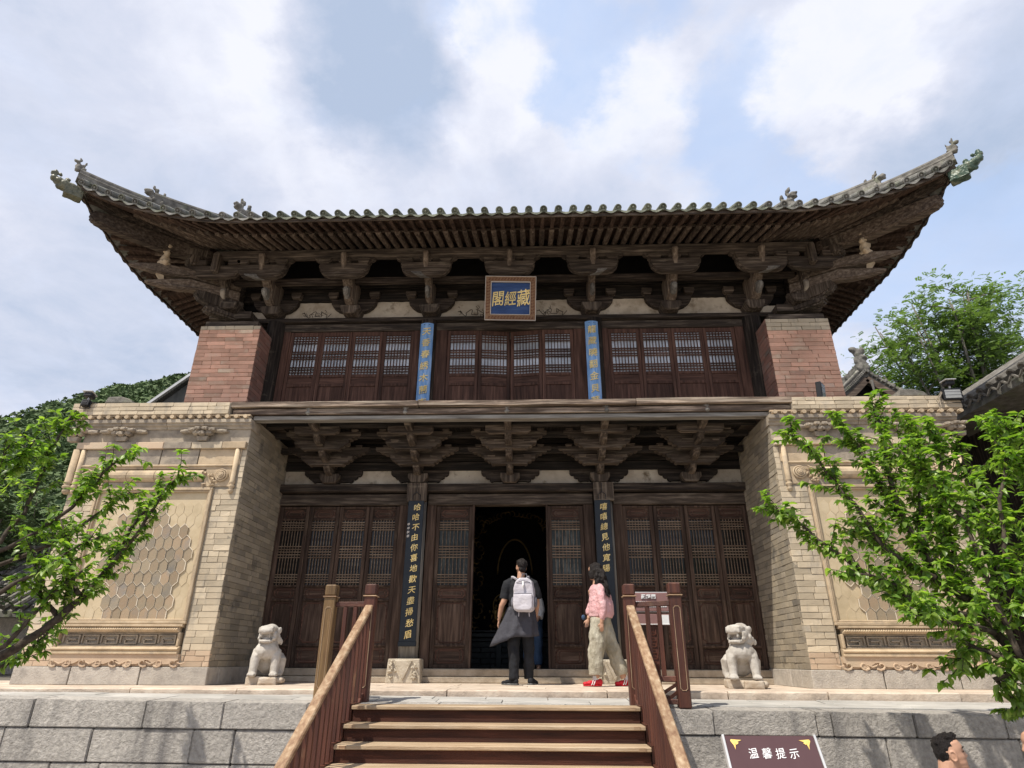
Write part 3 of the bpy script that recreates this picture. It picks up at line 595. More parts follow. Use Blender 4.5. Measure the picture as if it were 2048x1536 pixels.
    pts = [(bot[0][0], .372)] + bot + [(bot[-1][0], .372)]
    q.prism(pts, 'Y', WY - .028, WY + .01)
    for i in range(9):
        xx = s * (4.36 + 1.63 * i / 8); d = 1 if i % 2 else -1
        q.tube([(xx + d * s * (.012 + .0105 * a) * math.cos(a), WY - .03, .268 + (.012 + .0105 * a) * .8 * math.sin(a)) for a in [j * .7 for j in range(9)]], [.006 + .001 * j for j in range(9)], 5)
        q.tube([(xx + d * s * .05, WY - .03, .268), (xx + d * s * .11, WY - .03, .25), (xx + d * s * .17, WY - .03, .28)], [.008, .01, .004], 5)
    obj('cloud_scroll_apron', q, 'brick_orange', t)
    return t
wing(-1, 'brick wing left of the doors with a hexagon tiled panel')
wing(1, 'brick wing right of the doors, mostly behind the right tree')

# ================================================================== TEMPLE HALL
H = thing('temple_hall', 'two storey dark timber temple hall with upturned grey tiled eaves', 'temple', (0, 0, 0))
def hb(name, x0, x1, y0, y1, z0, z1, m_, parent=None, bev=.006): return obj(name, MB().box(x0, x1, y0, y1, z0, z1), m_, parent or H, bev=bev)
# sills, thresholds
for a, b in ((-4.06, -1.80), (-1.31, 1.29), (1.80, 4.06)):
    n_ = 1 if b - a > 2.4 else 1
    hb('sill_stone', a, b, -.15, .12, .0, .085, 'sill_stone', bev=.012); hb('sill_stone', a, b, -.12, .12, .088, .195, 'sill_stone', bev=.012)
# interior
hb('interior_floor', -4.0, 4.0, .12, 4.2, .1, .16, 'altar')
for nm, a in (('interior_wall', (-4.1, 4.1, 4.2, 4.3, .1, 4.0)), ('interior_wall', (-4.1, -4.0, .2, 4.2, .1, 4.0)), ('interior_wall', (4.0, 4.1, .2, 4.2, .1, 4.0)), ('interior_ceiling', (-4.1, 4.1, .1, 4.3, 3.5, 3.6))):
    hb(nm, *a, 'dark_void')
# columns with stone bases and the beams between
def column(x, z0, z1, r, m_, y=0):
    q = MB(); q.lathe([(r * 1.03, z0), (r * 1.02, z0 + .3 * (z1 - z0)), (r, z1)], (x, y, 0), 18); return obj('column', q, m_, H, smooth=True)
for x in (-1.55, 1.55):
    c = column(x, .32, 2.90, .15, 'grey_wood_z', -.03)
    q = MB(); q.prism([(x - .26, 0), (x + .26, 0), (x + .235, .33), (x - .235, .33)], 'Y', -.34, .16)
    obj('column_base', q, 'column_base_stone', c, bev=.01)
    q = MB(); q.prism([(x - .13, .31), (x + .13, .31), (x + .01, .05), (x - .01, .05)], 'Y', -.365, -.33)
    for s in (-1, 1):
        for i in range(9):
            a = rnd.uniform(0, 6.28); px = x + s * rnd.uniform(.10, .21); pz = rnd.uniform(.05, .28)
            if abs(px - x) < .10 + pz * .15: px = x + s * .19
            q.tube([(px, -.345, pz), (px + .025 * math.cos(a), -.37, pz + .025 * math.sin(a)), (px + .05 * math.cos(a + 1), -.35, pz + .05 * math.sin(a + 1))], [.012, .018, .007], 6)
    remesh('base_carving', q, .008, 'column_base_stone', c, 1, .003, 30, .6)
for s in (-1, 1):
    hb('corner_jamb', min(s * 3.93, s * 4.075), max(s * 3.93, s * 4.075), -.02, .18, .19, 3.0, 'door_wood_z')
hb('lintel', -4.06, -1.72, -.02, .16, 2.70, 2.885, 'beam_wood_x'); hb('lintel', -1.38, 1.38, -.02, .16, 2.70, 2.885, 'beam_wood_x'); hb('lintel', 1.72, 4.06, -.02, .16, 2.70, 2.885, 'beam_wood_x')
hb('architrave', -4.08, 4.08, -.13, .17, 2.905, 3.035, 'old_wood_x', bev=.012)
for x in (-1.55, 1.55): hb('beam_socket', x - .165, x + .165, -.21, -.12, 2.72, 3.03, 'beam_wood_z')
hb('dark_back_board', -4.08, 4.08, .12, .2, 3.3, 4.6, 'back_wood_x')
hb('dark_back_board', -5.3, 5.3, .14, .22, 6.6, 8.3, 'dark_void')  # near-black sheet added so the openings between the bracket arms read dark
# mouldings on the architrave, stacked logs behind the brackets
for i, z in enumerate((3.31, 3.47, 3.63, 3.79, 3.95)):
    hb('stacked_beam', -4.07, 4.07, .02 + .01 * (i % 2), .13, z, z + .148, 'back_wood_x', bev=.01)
# plaster panels, with the edges eaten by the brackets
def plaster(x0, x1, z0, z1, y, seed, drawing=False):
    r = random.Random(seed); pts = [(x0, z0), (x1, z0)]
    n_ = 16
    for i in range(n_ + 1):
        u = 1 - i / n_; e_ = min(u, 1 - u); zt_ = z1 - (z1 - z0) * .34 * max(0, 1 - e_ / .2) ** 1.5
        pts.append((x0 + (x1 - x0) * u, zt_ + r.uniform(-.006, .006)))
    o = obj('plaster_panel', MB().prism(pts, 'Y', y, y + .04), 'plaster_wall', H)
    if drawing:
        q = MB(); cx_ = (x0 + x1) / 2; P = []
        for i in range(46):
            a = i * .42; P.append((cx_ - .27 + i * .0125 + .03 * math.sin(a * 1.7), y - .004, z0 + .16 + .055 * math.sin(a) + .02 * math.cos(a * 2.3)))
        q.tube(P, .0065, 4)
        for k in range(7):
            a = rnd.uniform(0, 6); px = cx_ + rnd.uniform(-.27, .27); pz = z0 + rnd.uniform(.09, .27)
            q.tube([(px, y - .004, pz), (px + .05 * math.cos(a), y - .004, pz + .04 * math.sin(a)), (px + .04 * math.cos(a + 1), y - .004, pz + .08 * math.sin(a + 1))], .005, 4)
        obj('ink_dragon_drawing', q, 'ink', o)
xs_ = [-4.04, -3.06, -1.55, 0, 1.53, 3.04, 4.04]
for i in range(6): plaster(xs_[i] + (.1 if i else 0), xs_[i + 1] - (.1 if i < 5 else 0), 3.03, 3.315, .07, i)

# ---- lower brackets (each a part; arms and blocks its sub-parts)
def scallop(x0, half, z0, z1, lobes=3, drop=.0):
    """outline of a carved arm: flat top, rounded leafy lobes stepping in below"""
    pts = [(x0 - half, z1), (x0 + half, z1)]; hh = (z1 - z0); lw = half * .42 / lobes
    for s in (1, -1):
        seg = []
        for k in range(lobes):
            xo_ = half - lw * k; zt_ = z1 - hh * (.25 + .75 * k / lobes); zb_ = z1 - hh * (.25 + .75 * (k + 1) / lobes)
            for a_ in (0, .5, 1.0, 1.35): seg.append((x0 + s * (xo_ - lw * (1 - math.cos(a_))), zt_ - (zt_ - zb_) * math.sin(min(a_, 1.35) * 1.16)))
            seg.append((x0 + s * (xo_ - lw * 1.15), zb_ + hh * .06))
        pts += seg if s == 1 else seg[::-1]
    return pts
def lower_bracket(x):
    q = MB(); q.prism([(x - .165, 3.20), (x + .165, 3.20), (x + .165, 3.13), (x + .105, 3.04), (x - .105, 3.04), (x - .165, 3.13)], 'Y', -.20, .05)
    base = obj('bracket_set', q, 'beam_wood_z', H, bev=.01)
    obj('bracket_arm', MB().prism(scallop(x, .50, 3.09, 3.31), 'Y', .0, .12), 'old_wood_x', base, bev=.006)
    dz = .16; dy = .335
    for k in range(1, 4):
        y = -.04 - dy * k; z = 3.115 + dz * k
        if k < 3:
            obj('bracket_arm', MB().prism(scallop(x, .41 + .02 * k, z - .005, z + .16, 3), 'Y', y - .07, y + .06), 'beam_wood_x', base, bev=.006)
            obj('long_bracket_arm', MB().prism(scallop(x, (.70, .62)[k - 1], z + .15, z + .315, 4), 'Y', y - .03, y + .10), 'beam_wood_x', base, bev=.006)
            for bx_ in (-.30, .30): obj('bearing_block', MB().prism([(x + bx_ - .07, z + .165), (x + bx_ + .07, z + .165), (x + bx_ + .05, z + .115), (x + bx_ - .05, z + .115)], 'Y', y - .075, y + .07), 'beam_wood_x', base, bev=.004)
            for bx_ in (-.52, .52): obj('bearing_block', MB().prism([(x + bx_ - .06, z + .35), (x + bx_ + .06, z + .35), (x + bx_ + .045, z + .31), (x + bx_ - .045, z + .31)], 'Y', y - .06, y + .06), 'beam_wood_x', base, bev=.004)
        else:
            obj('bracket_arm', MB().prism([(x - .36, z + .14), (x + .36, z + .14), (x + .36, z + .04), (x + .30, z), (x - .30, z), (x - .36, z + .04)], 'Y', y - .05, y + .05), 'beam_wood_x', base, bev=.006)
    # stepped projecting arms with carved noses
    for k in range(4):
        y1 = -.12 - dy * k; z = 3.16 + dz * k
        q = MB(); q.prism([(.1, z + .15), (y1 - .26, z + .15), (y1 - .30, z + .12), (y1 - .285, z + .085), (y1 - .25, z + .07), (y1 - .22, z + .035), (y1 - .16, z + .01), (y1 - .05, z - .005), (.1, z - .005)], 'X', x - .055, x + .055)
        obj('projecting_arm', q, 'beam_wood_y', base, bev=.012)
    q = MB(); q.box(x - .05, x + .05, -1.50, -1.3, 3.80, 3.885); q.ell((x, -1.5, 3.83), (.055, .05, .075), (0, 0, 0), 10, 8); q.ell((x, -1.53, 3.78), (.04, .04, .035))
    obj('carved_nose', q, 'grey_wood_y', base, smooth=True)
for x in (-3.06, -1.555, 0.0, 1.51, 3.02): lower_bracket(x)
# beams carried by the steps
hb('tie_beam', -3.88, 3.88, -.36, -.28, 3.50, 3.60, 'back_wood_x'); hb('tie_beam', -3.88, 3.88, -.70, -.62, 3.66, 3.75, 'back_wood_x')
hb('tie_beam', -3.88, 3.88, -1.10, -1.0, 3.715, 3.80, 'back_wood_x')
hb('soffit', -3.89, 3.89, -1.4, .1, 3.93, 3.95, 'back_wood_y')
# ---- porch fascia, planks
def plank(name, x0, x1, y0, y1, z0, z1, m_, sag=.012, n_=14, parent=None):
    q = MB(); vs_ = []; fs = []
    for i in range(n_ + 1):
        u = i / n_; x = x0 + (x1 - x0) * u; d = -sag * math.sin(math.pi * u) + rnd.uniform(-.003, .003); e_ = rnd.uniform(-.003, .003)
        vs_ += [(x, y0 + e_, z0 + d), (x, y1, z0 + d), (x, y1, z1 + d), (x, y0 + e_, z1 + d)]
    for i in range(n_):
        for k in range(4): fs.append((i * 4 + k, i * 4 + (k + 1) % 4, (i + 1) * 4 + (k + 1) % 4, (i + 1) * 4 + k))
    fs += [(3, 2, 1, 0), tuple(n_ * 4 + k for k in range(4))]
    return obj(name, q.add(vs_, fs), m_, parent or H, bev=.004)
plank('porch_plank', -4.25, -1.36, -1.60, -1.45, 3.862, 3.945, 'plank_wood_x', 0); plank('porch_plank', -1.35, 1.95, -1.61, -1.45, 3.862, 3.942, 'plank_wood_x', .006); plank('porch_plank', 1.96, 4.28, -1.60, -1.45, 3.862, 3.952, 'plank_wood_x', -.004)
plank('porch_plank', -4.23, 4.26, -1.545, -1.43, 3.758, 3.845, 'plank_wood_x', .008)
plank('porch_plank', -3.90, 3.93, -1.52, -1.38, 3.675, 3.738, 'grey_wood_x', .006)
hb('porch_deck', -4.2, 4.2, -1.5, .0, 3.948, 3.975, 'plank_wood_x')
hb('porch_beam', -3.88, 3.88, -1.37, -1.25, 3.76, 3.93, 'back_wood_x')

# ---- door leaves of the ground floor
def rr(x0, x1, z0, z1, c, n_=3):                       # indented-corner outline
    return [(x0 + c, z0), (x1 - c, z0), (x1 - c * .9, z0 + c * .6), (x1 - c * .4, z0 + c), (x1, z0 + c), (x1, z1 - c), (x1 - c * .4, z1 - c), (x1 - c * .9, z1 - c * .6), (x1 - c, z1), (x0 + c, z1), (x0 + c * .9, z1 - c * .6), (x0 + c * .4, z1 - c), (x0, z1 - c), (x0, z0 + c), (x0 + c * .4, z0 + c), (x0 + c * .9, z0 + c * .6)]
def raised(q, x0, x1, z0, z1, y, c=.03, r=.007):
    P = [(x, y, z) for x, z in rr(x0, x1, z0, z1, c)]; P.append(P[0]); q.tube(P, r, 5, cap=False)
def door_leaf(x0, x1, cur='curtain', lower=True):
    z0, z1 = .20, 2.685; y0, y1 = .03, .085; wd = .062
    q = MB(); q.box(x0, x0 + wd, y0, y1, z0, z1); q.box(x1 - wd, x1, y0, y1, z0, z1)
    a, b = x0 + wd, x1 - wd
    for r0, r1 in ((z1 - .035, z1), (2.485 - .03, 2.485), (1.385, 1.415), (1.17, 1.20), (.50, .535), (z0, z0 + .05)): q.box(a, b, y0 + .003, y1 - .003, r0, r1)
    lf = obj('door_leaf', q, 'door_wood_z', H, bev=.006)
    for nm, r0, r1 in (('top_panel', 2.485, 2.65), ('waist_panel', 1.20, 1.385), ('lower_panel', .535, 1.17), ('bottom_panel', .25, .50)):
        p = obj(nm, MB().box(a, b, y0 + .036, y1 - .005, r0, r1), 'door_wood_z' if nm == 'lower_panel' else 'door_wood_x', lf)
        q = MB(); m_ = .032; raised(q, a + m_, b - m_, r0 + m_ * .9, r1 - m_ * .9, y0 + .036, .028 if nm != 'lower_panel' else .045, .011)
        if nm != 'lower_panel': raised(q, a + m_ + .05, b - m_ - .05, r0 + m_ + .022, r1 - m_ - .022, y0 + .036, .015, .007)
        obj(nm + '_moulding', q, 'window_wood_x', lf)
    # lattice
    q = MB(); la, lb, l0, l1 = a, b, 1.415, 2.455; nv = 8
    for i in range(nv + 1):
        if i in (0, nv): continue
        x = la + (lb - la) * i / nv; q.box(x - .005, x + .005, y0 + .006, y0 + .022, l0, l1)
    hs = [0, .045, .09, .135, .18]; rows = [l1 - .04 * k for k in range(1, 5)] + [1.935 + d for d in (-.088, -.044, 0, .044, .088)] + [l0 + .04 * k for k in range(1, 5)]
    for z in rows: q.box(la, lb, y0 + .001, y0 + .020, z - .008, z + .008)
    obj('lattice', q, 'lattice_wood_x', lf)
    obj('window_pane', MB().box(a + .001, b - .001, y0 + .036, y0 + .042, l0, l1), cur, lf)
    return lf
def bay(x0, x1, n_):
    w_ = (x1 - x0) / n_
    for i in range(n_): door_leaf(x0 + w_ * i + .004, x0 + w_ * (i + 1) - .004, 'glass_dark')
bay(-3.90, -1.86, 4); bay(1.86, 3.90, 4)
door_leaf(-1.235, -.625, 'curtain'); door_leaf(.625, 1.215, 'curtain')
for a, b in ((-3.93, -3.90), (-1.86, -1.71), (-1.39, -1.24), (1.22, 1.39), (1.71, 1.86), (3.9, 3.93)): hb('door_jamb', a, b, .0, .1, .195, 2.70, 'door_wood_z')
for s in (-1, 1): hb('door_stile', min(s * .595, s * .625), max(s * .595, s * .625), -.01, .11, .195, 2.70, 'door_wood_z')

# ---- upper storey
for s in (-1, 1):
    column(s * 4.5, 3.97, 6.2, .175, 'old_wood_z', .0)
    column(s * 1.56, 3.97, 6.2, .15, 'old_wood_z', -.02)
hb('sill_beam', -4.3, 4.3, -.05, .12, 3.98, 4.1, 'window_wood_x')
hb('lintel', -4.36, 4.36, -.03, .13, 6.035, 6.19, 'beam_wood_x', bev=.01)
hb('architrave', -5.55, 5.55, -.11, .16, 6.20, 6.285, 'old_wood_x', bev=.01)
def window_leaf(x0, x1, M=None):
    z0, z1 = 4.1, 6.03; wd = .062; y0, y1 = .0, .05
    q = MB(); q.box(x0, x0 + wd, y0, y1, z0, z1); q.box(x1 - wd, x1, y0, y1, z0, z1); a, b = x0 + wd, x1 - wd
    for r0, r1 in ((5.945, z1), (5.085, 5.145), (4.90, 4.955), (z0, z0 + .05)): q.box(a, b, y0 + .003, y1 - .003, r0, r1)
    lf = obj('window_leaf', q, 'window_wood_z', H, bev=.005)
    subs = [lf]
    subs.append(obj('waist_panel', MB().box(a, b, y0 + .02, y1 - .005, 4.955, 5.085), 'window_wood_x', lf))
    pw = (b - a) / 2
    for k in range(2): subs.append(obj('lower_board', MB().box(a + pw * k + .001, a + pw * (k + 1) - .001, y0 + .022 + .002 * k, y1 - .005, 4.15, 4.90), 'window_wood_z', lf))
    q = MB(); nv = 8; l0, l1 = 5.145, 5.945
    for i in range(1, nv): x = a + (b - a) * i / nv; q.box(x - .0075, x + .0075, y0 + .008, y0 + .03, l0, l1)
    for z in [l1 - .045, l1 - .10, l1 - .15] + [5.545 + d for d in (-.075, -.03, .03, .075)] + [l0 + .045, l0 + .10, l0 + .15]: q.box(a, b, y0 + .005, y0 + .022, z - .0085, z + .0085)
    subs.append(obj('lattice', q, 'window_wood_x', lf))
    subs.append(obj('window_pane', MB().box(a + .001, b - .001, y0 + .04, y0 + .046, l0, l1), 'glass_sky_tint', lf))
    if M:
        for o in subs:
            o.data.transform(M)
    return lf
def ubay(x0, x1, n_, open_=False):
    w_ = (x1 - x0) / n_
    for i in range(n_):
        a, b = x0 + w_ * i + .003, x0 + w_ * (i + 1) - .003; M = None
        if open_ and i in (1, 2):
            px = a if i == 1 else b; M = Matrix.Translation((px, .02, 0)) @ Matrix.Rotation(R_(7 if i == 1 else -7), 4, 'Z') @ Matrix.Translation((-px, -.02, 0))
        window_leaf(a, b, M)
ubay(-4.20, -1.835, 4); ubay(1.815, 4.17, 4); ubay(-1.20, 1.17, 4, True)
for a, b in ((-4.35, -4.2), (-1.835, -1.72), (-1.42, -1.20), (1.17, 1.42), (1.7, 1.815), (4.17, 4.35)): hb('window_jamb', a, b, -.02, .1, 4.0, 6.035, 'window_wood_z')
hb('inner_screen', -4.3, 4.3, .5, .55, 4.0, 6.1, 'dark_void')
# red brick end piers
for s in (-1, 1):
    hb('pier_core', min(s * 4.50, s * 5.56), max(s * 4.50, s * 5.56), -.66, 3.2, 3.72, 5.81, 'mortar_dark')
    cells = [((s * u, -.68, z), L, Hh, 'X', -1) for u, z, L, Hh in bond(4.485, 5.575, 3.95, 5.815, .0785, .33, seed=20 + s)]
    lay_bricks([c for c in cells if c[0][2] < 5.58 or s < 0 and c[0][2] < 5.75], 'brick_red', H, 'X', 300, .006, .06)
    lay_bricks([c for c in cells if not (c[0][2] < 5.58 or s < 0 and c[0][2] < 5.75)], 'brick_tan', H, 'X', 300, .006, .06)
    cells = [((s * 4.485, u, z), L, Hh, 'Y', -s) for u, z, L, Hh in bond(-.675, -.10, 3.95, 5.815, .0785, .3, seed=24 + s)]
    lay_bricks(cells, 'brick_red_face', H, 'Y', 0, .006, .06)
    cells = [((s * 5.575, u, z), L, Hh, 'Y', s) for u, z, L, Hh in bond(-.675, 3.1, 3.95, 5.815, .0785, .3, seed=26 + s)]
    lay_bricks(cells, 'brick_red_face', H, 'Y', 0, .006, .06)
    hb('pier_cap_board', min(s * 4.62, s * 5.6), max(s * 4.62, s * 5.6), -.52, 3.2, 5.90, 6.0, 'beam_wood_x')
    hb('corner_beam', min(s * 4.9, s * 5.7), max(s * 4.9, s * 5.7), -.3, .1, 6.19, 6.34, 'beam_wood_x')
    hb('side_wall', min(s * 5.3, s * 5.5), max(s * 5.3, s * 5.5), .1, 5, 5.8, 7.6, 'old_wood_y')
# upper plaster and log stack
xs_ = [-5.3, -4.58, -3.05, -1.53, 0, 1.52, 3.02, 4.55, 5.3]
for i in range(8):
    edge = i in (0, 7)
    if edge: plaster(xs_[i] + .15, xs_[i + 1] - .15, 6.29, 6.47, -.02, 30 + i)
    else: plaster(xs_[i] + .15, xs_[i + 1] - .15, 6.29, 6.715, .06, 30 + i, i in (1, 3, 4))
for i, z in enumerate((6.72, 6.87, 7.02)):
    hb('stacked_beam', -5.25, 5.25, .0 + .012 * (i % 2), .13, z, z + .142, 'back_wood_x', bev=.012)
def upper_bracket(x, corner=False, beak=0, wd=.085, side=True):
    q = MB(); q.prism([(x - .19, 6.475), (x + .19, 6.475), (x + .185, 6.41), (x + .12, 6.29), (x - .12, 6.29), (x - .185, 6.41)], 'Y', -.28, .08)
    base = obj('bracket_set', q, 'beam_wood_z', H, bev=.02)
    if side:
        # wall arm: curved boat shape under a shorter block row
        arm = [(x - .62, 6.72), (x + .62, 6.72), (x + .60, 6.62), (x + .52, 6.54), (x + .40, 6.47), (x + .2, 6.42), (x - .2, 6.42), (x - .40, 6.47), (x - .52, 6.54), (x - .60, 6.62)]
        obj('bracket_arm', MB().prism([(x + (a - x) * .72, b) for a, b in arm], 'Y', -.06, .055), 'old_wood_x', base, bev=.01)
        for bx_ in (-.4, .4): obj('bearing_block', MB().prism([(x + bx_ - .1, 6.86), (x + bx_ + .1, 6.86), (x + bx_ + .1, 6.79), (x + bx_ + .07, 6.725), (x + bx_ - .07, 6.725), (x + bx_ - .1, 6.79)], 'Y', -.11, .0), 'beam_wood_x', base, bev=.008)
    # carved projecting arm: heavy S profile (side view, y outward negative)
    prof = [(.05, 6.46), (-.30, 6.46), (-.40, 6.50), (-.47, 6.56), (-.50, 6.63), (-.49, 6.70), (-.55, 6.73), (-.63, 6.78), (-.70, 6.84), (-.73, 6.90), (-.72, 6.98), (-.60, 7.02), (.05, 7.02)]
    q = MB(); q.prism(prof, 'X', x - wd, x + wd); obj('projecting_arm', q, 'nose_wood_z', base, bev=.03, seg=2)
    q = MB(); q.prism([(-.62, 6.66), (-.66, 6.60), (-.60, 6.52), (-.45, 6.47), (-.42, 6.6), (-.45, 6.72)], 'X', x - wd * .55, x + wd * .55)
    obj('carved_nose', q, 'grey_wood_z', base, bev=.02, seg=2)
    if beak:
        q = MB(); q.add([(x - .1, -.75, 6.86), (x + .1, -.75, 6.86), (x + .1, -.75, 6.72), (x - .1, -.75, 6.72), (x + beak * .24, -1.02, 6.70), (x + beak * .20, -1.02, 6.66)], [(3, 2, 1, 0), (0, 1, 4), (1, 2, 5, 4), (2, 3, 5), (3, 0, 4, 5)])
        obj('beak_arm', q, 'grey_wood_x', base, bev=.006)
    # outer arm (boat) at the eave purlin and the blocks on it
    y = -.80
    if side:
        hh = .46
        arm = [(x - hh, 7.0), (x - hh, 6.93), (x - hh * .94, 6.84), (x - hh * .8, 6.765), (x - hh * .55, 6.72), (x, 6.715), (x + hh * .55, 6.72), (x + hh * .8, 6.765), (x + hh * .94, 6.84), (x + hh, 6.93), (x + hh, 7.0)]
        obj('boat_arm', MB().prism(arm, 'Y', y - .085, y + .06), 'beam_wood_x', base, bev=.02, seg=2)
        for bx_ in (-.36, 0, .36): obj('bearing_block', MB().prism([(x + bx_ - .115, 7.09), (x + bx_ + .115, 7.09), (x + bx_ + .115, 7.05), (x + bx_ + .08, 7.0), (x + bx_ - .08, 7.0), (x + bx_ - .115, 7.05)], 'Y', y - .10, y + .08), 'beam_wood_x', base, bev=.006)
        obj('cap_arm', MB().prism([(x - .56, 7.13), (x + .56, 7.13), (x + .56, 7.10), (x + .50, 7.062), (x - .50, 7.062), (x - .56, 7.10)], 'Y', y - .06, y + .05), 'beam_wood_x', base, bev=.008)
    q = MB(); q.prism([(-.6, 7.20), (-.96, 7.20), (-1.0, 7.14), (-.95, 7.02), (-.9, 6.95), (-.88, 6.85), (-.6, 6.85)], 'X', x - .05, x + .05)
    obj('head_block', q, 'nose_wood_z', base, bev=.02)
    return base
upper_bracket(-3.05); upper_bracket(-1.535, beak=-1, wd=.06); upper_bracket(0, wd=.05); upper_bracket(1.515, beak=1, wd=.06); upper_bracket(3.0)
upper_bracket(-4.58, beak=-1); upper_bracket(4.55, beak=1)
hb('eave_purlin', -5.55, 5.55, -.88, -.72, 7.13, 7.33, 'beam_wood_x', bev=.04)
hb('eave_tie', -5.3, 5.3, -.42, -.32, 6.86, 6.98, 'old_wood_x')
for s in (-1, 1): hb('side_purlin', min(s * 5.9, s * 5.74), max(s * 5.9, s * 5.74), -.7, 5, 7.13, 7.33, 'beam_wood_y', bev=.03)
# corner assemblies
def corner(s):
    D = Vector((s * .7071, -.7071, 0)); Cn = Vector((s * 5.05, .0, 0)); Pn = D.cross(Vector((0, 0, 1)))
    def dg(prof, half, name, m_, par, off=0, bev=.03, taper=None):
        q = MB(); n_ = len(prof); vs_ = []
        for sg in (-1, 1):
            for (d, z) in prof:
                hw_ = half * (taper(d) if taper else 1); vs_.append(Cn + D * d + Vector((0, 0, z)) + Pn * (sg * hw_ + off))
        q.add(vs_, [tuple(range(n_)), tuple(range(2 * n_ - 1, n_ - 1, -1))] + [(i, i + n_, (i + 1) % n_ + n_, (i + 1) % n_) for i in range(n_)])
        return obj(name, q, m_, par, bev=bev, seg=2)
    q = MB(); x = s * 5.3; q.prism([(x - .2, 6.45), (x + .2, 6.45), (x + .13, 6.30), (x - .13, 6.30)], 'Y', -.5, .1)
    base = obj('corner_bracket_set', q, 'beam_wood_z', H, bev=.02)
    dg([(.2, 6.30), (.8, 6.30), (.98, 6.36), (1.08, 6.46), (1.06, 6.56), (.2, 6.6)], .1, 'corner_arm', 'beam_wood_z', base)
    dg([(.2, 6.18), (.75, 6.16), (.85, 6.19), (.88, 6.25), (.8, 6.29), (.2, 6.3)], .11, 'corner_block', 'beam_wood_z', base)
    tp = lambda d: 1 if d < 1.25 else max(.28, 1 - (d - 1.25) * .95)
    dg([(.3, 6.56), (.95, 6.50), (1.15, 6.48), (1.3, 6.42), (1.55, 6.36), (1.86, 6.33), (1.90, 6.36), (1.86, 6.40), (1.5, 6.56), (1.2, 6.68), (.3, 6.78)], .10, 'slanting_arm', 'nose_wood_x', base, taper=tp)
    tp2 = lambda d: 1 if d < 1.5 else max(.28, 1 - (d - 1.5) * 1.0)
    dg([(.3, 6.8), (1.2, 6.72), (1.5, 6.62), (1.8, 6.575), (2.16, 6.545), (2.2, 6.575), (2.16, 6.62), (1.7, 6.80), (1.3, 6.88), (.3, 6.92)], .095, 'slanting_arm', 'nose_wood_x', base, taper=tp2)
    dg([(1.56, 6.38), (1.64, 6.40), (1.68, 6.50), (1.76, 6.60), (1.62, 6.60), (1.60, 6.5)], .03, 'small_prop', 'carved_brick', base, bev=.008)
    # carved crouching figure on the upper nose
    q = MB(); P0 = Cn + D * 1.62 + Vector((0, 0, 6.80))
    for (dx, dz, r1, r2, r3) in ((0, .02, .11, .10, .07), (.02, .14, .085, .08, .09), (-.05, .22, .05, .05, .05), (.07, .23, .055, .05, .06), (0, .30, .07, .07, .065), (-.06, .36, .045, .045, .05), (.05, .37, .05, .045, .045), (.09, .02, .04, .05, .05), (-.09, .03, .045, .05, .045)):
        q.ell(P0 + Pn * dx * 1.2 + D * .04 + Vector((0, 0, dz)), (r1, r2, r3), (0, 0, 0), 10, 8)
    remesh('carved_figure', q, .014, 'carved_brick', base, 1, .022, 16)
    # second bracket column beside the corner
    x = s * 5.42
    q = MB(); q.prism([(.0, 6.45), (-.35, 6.45), (-.46, 6.52), (-.50, 6.62), (-.48, 6.70), (-.60, 6.78), (-.68, 6.88), (-.66, 6.98), (.0, 7.0)], 'X', x - .075, x + .075); obj('projecting_arm', q, 'beam_wood_z', base, bev=.025, seg=2)
    q = MB(); q.prism([(-.5, 6.75), (-.56, 6.66), (-.52, 6.52), (-.42, 6.45), (-.4, 6.7)], 'X', x - .045, x + .045); obj('carved_nose', q, 'carved_grey', base, bev=.02)
    obj('boat_arm', MB().prism([(s * 4.98, 7.0), (s * 5.0, 6.86), (s * 5.08, 6.78), (s * 5.25, 6.74), (s * 5.9, 6.76), (s * 6.0, 6.80), (s * 6.02, 7.0)], 'Y', -.87, -.74), 'beam_wood_x', base, bev=.02)
    obj('head_block', MB().box(x - .055, x + .055, -1.0, -.6, 6.80, 7.2), 'beam_wood_z', base, bev=.02)
    for bx_ in (5.1, 5.75): obj('bearing_block', MB().box(s * bx_ - .12, s * bx_ + .12, -.9, -.72, 7.0, 7.1), 'beam_wood_x', base, bev=.01)
    dg([(1.12, 7.0), (1.28, 6.98), (1.34, 7.06), (1.28, 7.2), (1.12, 7.22)], .13, 'corner_block', 'beam_wood_z', base)
    dg([(1.0, 7.2), (1.45, 7.12), (1.40, 7.3), (1.0, 7.42)], .1, 'corner_block', 'beam_wood_z', base)
    # main angle beam under the roof corner
    dg([(.9, 7.14), (1.8, 7.06), (2.6, 7.06), (2.85, 7.10), (2.93, 7.19), (2.90, 7.30), (2.7, 7.34), (.9, 7.40)], .095, 'angle_beam', 'rafter_wood_x', base)
    dg([(1.7, 7.36), (2.5, 7.38), (3.02, 7.5), (3.1, 7.58), (3.06, 7.66), (2.5, 7.54), (1.7, 7.46)], .075, 'young_angle_beam', 'beam_wood_x', base)
corner(-1); corner(1)

# ================================================================== ROOF
roofcore = MB()
def kf(x): return min(1, max(0, (abs(x) - 4.6) / 2.65))
def kside(y): return min(1, max(0, (.25 - y) / 2.65))
def eave_front(x): k = kf(x); return Vector((x, -2.2 - .2 * k, 6.96 + .66 * k * k + .012 * (x / 7)))
def eave_side(s, y): k = kside(y); return Vector((s * (7.05 + .2 * k), y, 6.96 + .66 * k * k + .012 * s))
def zroof(d, ze): return ze + .47 * d + .02 * d * d
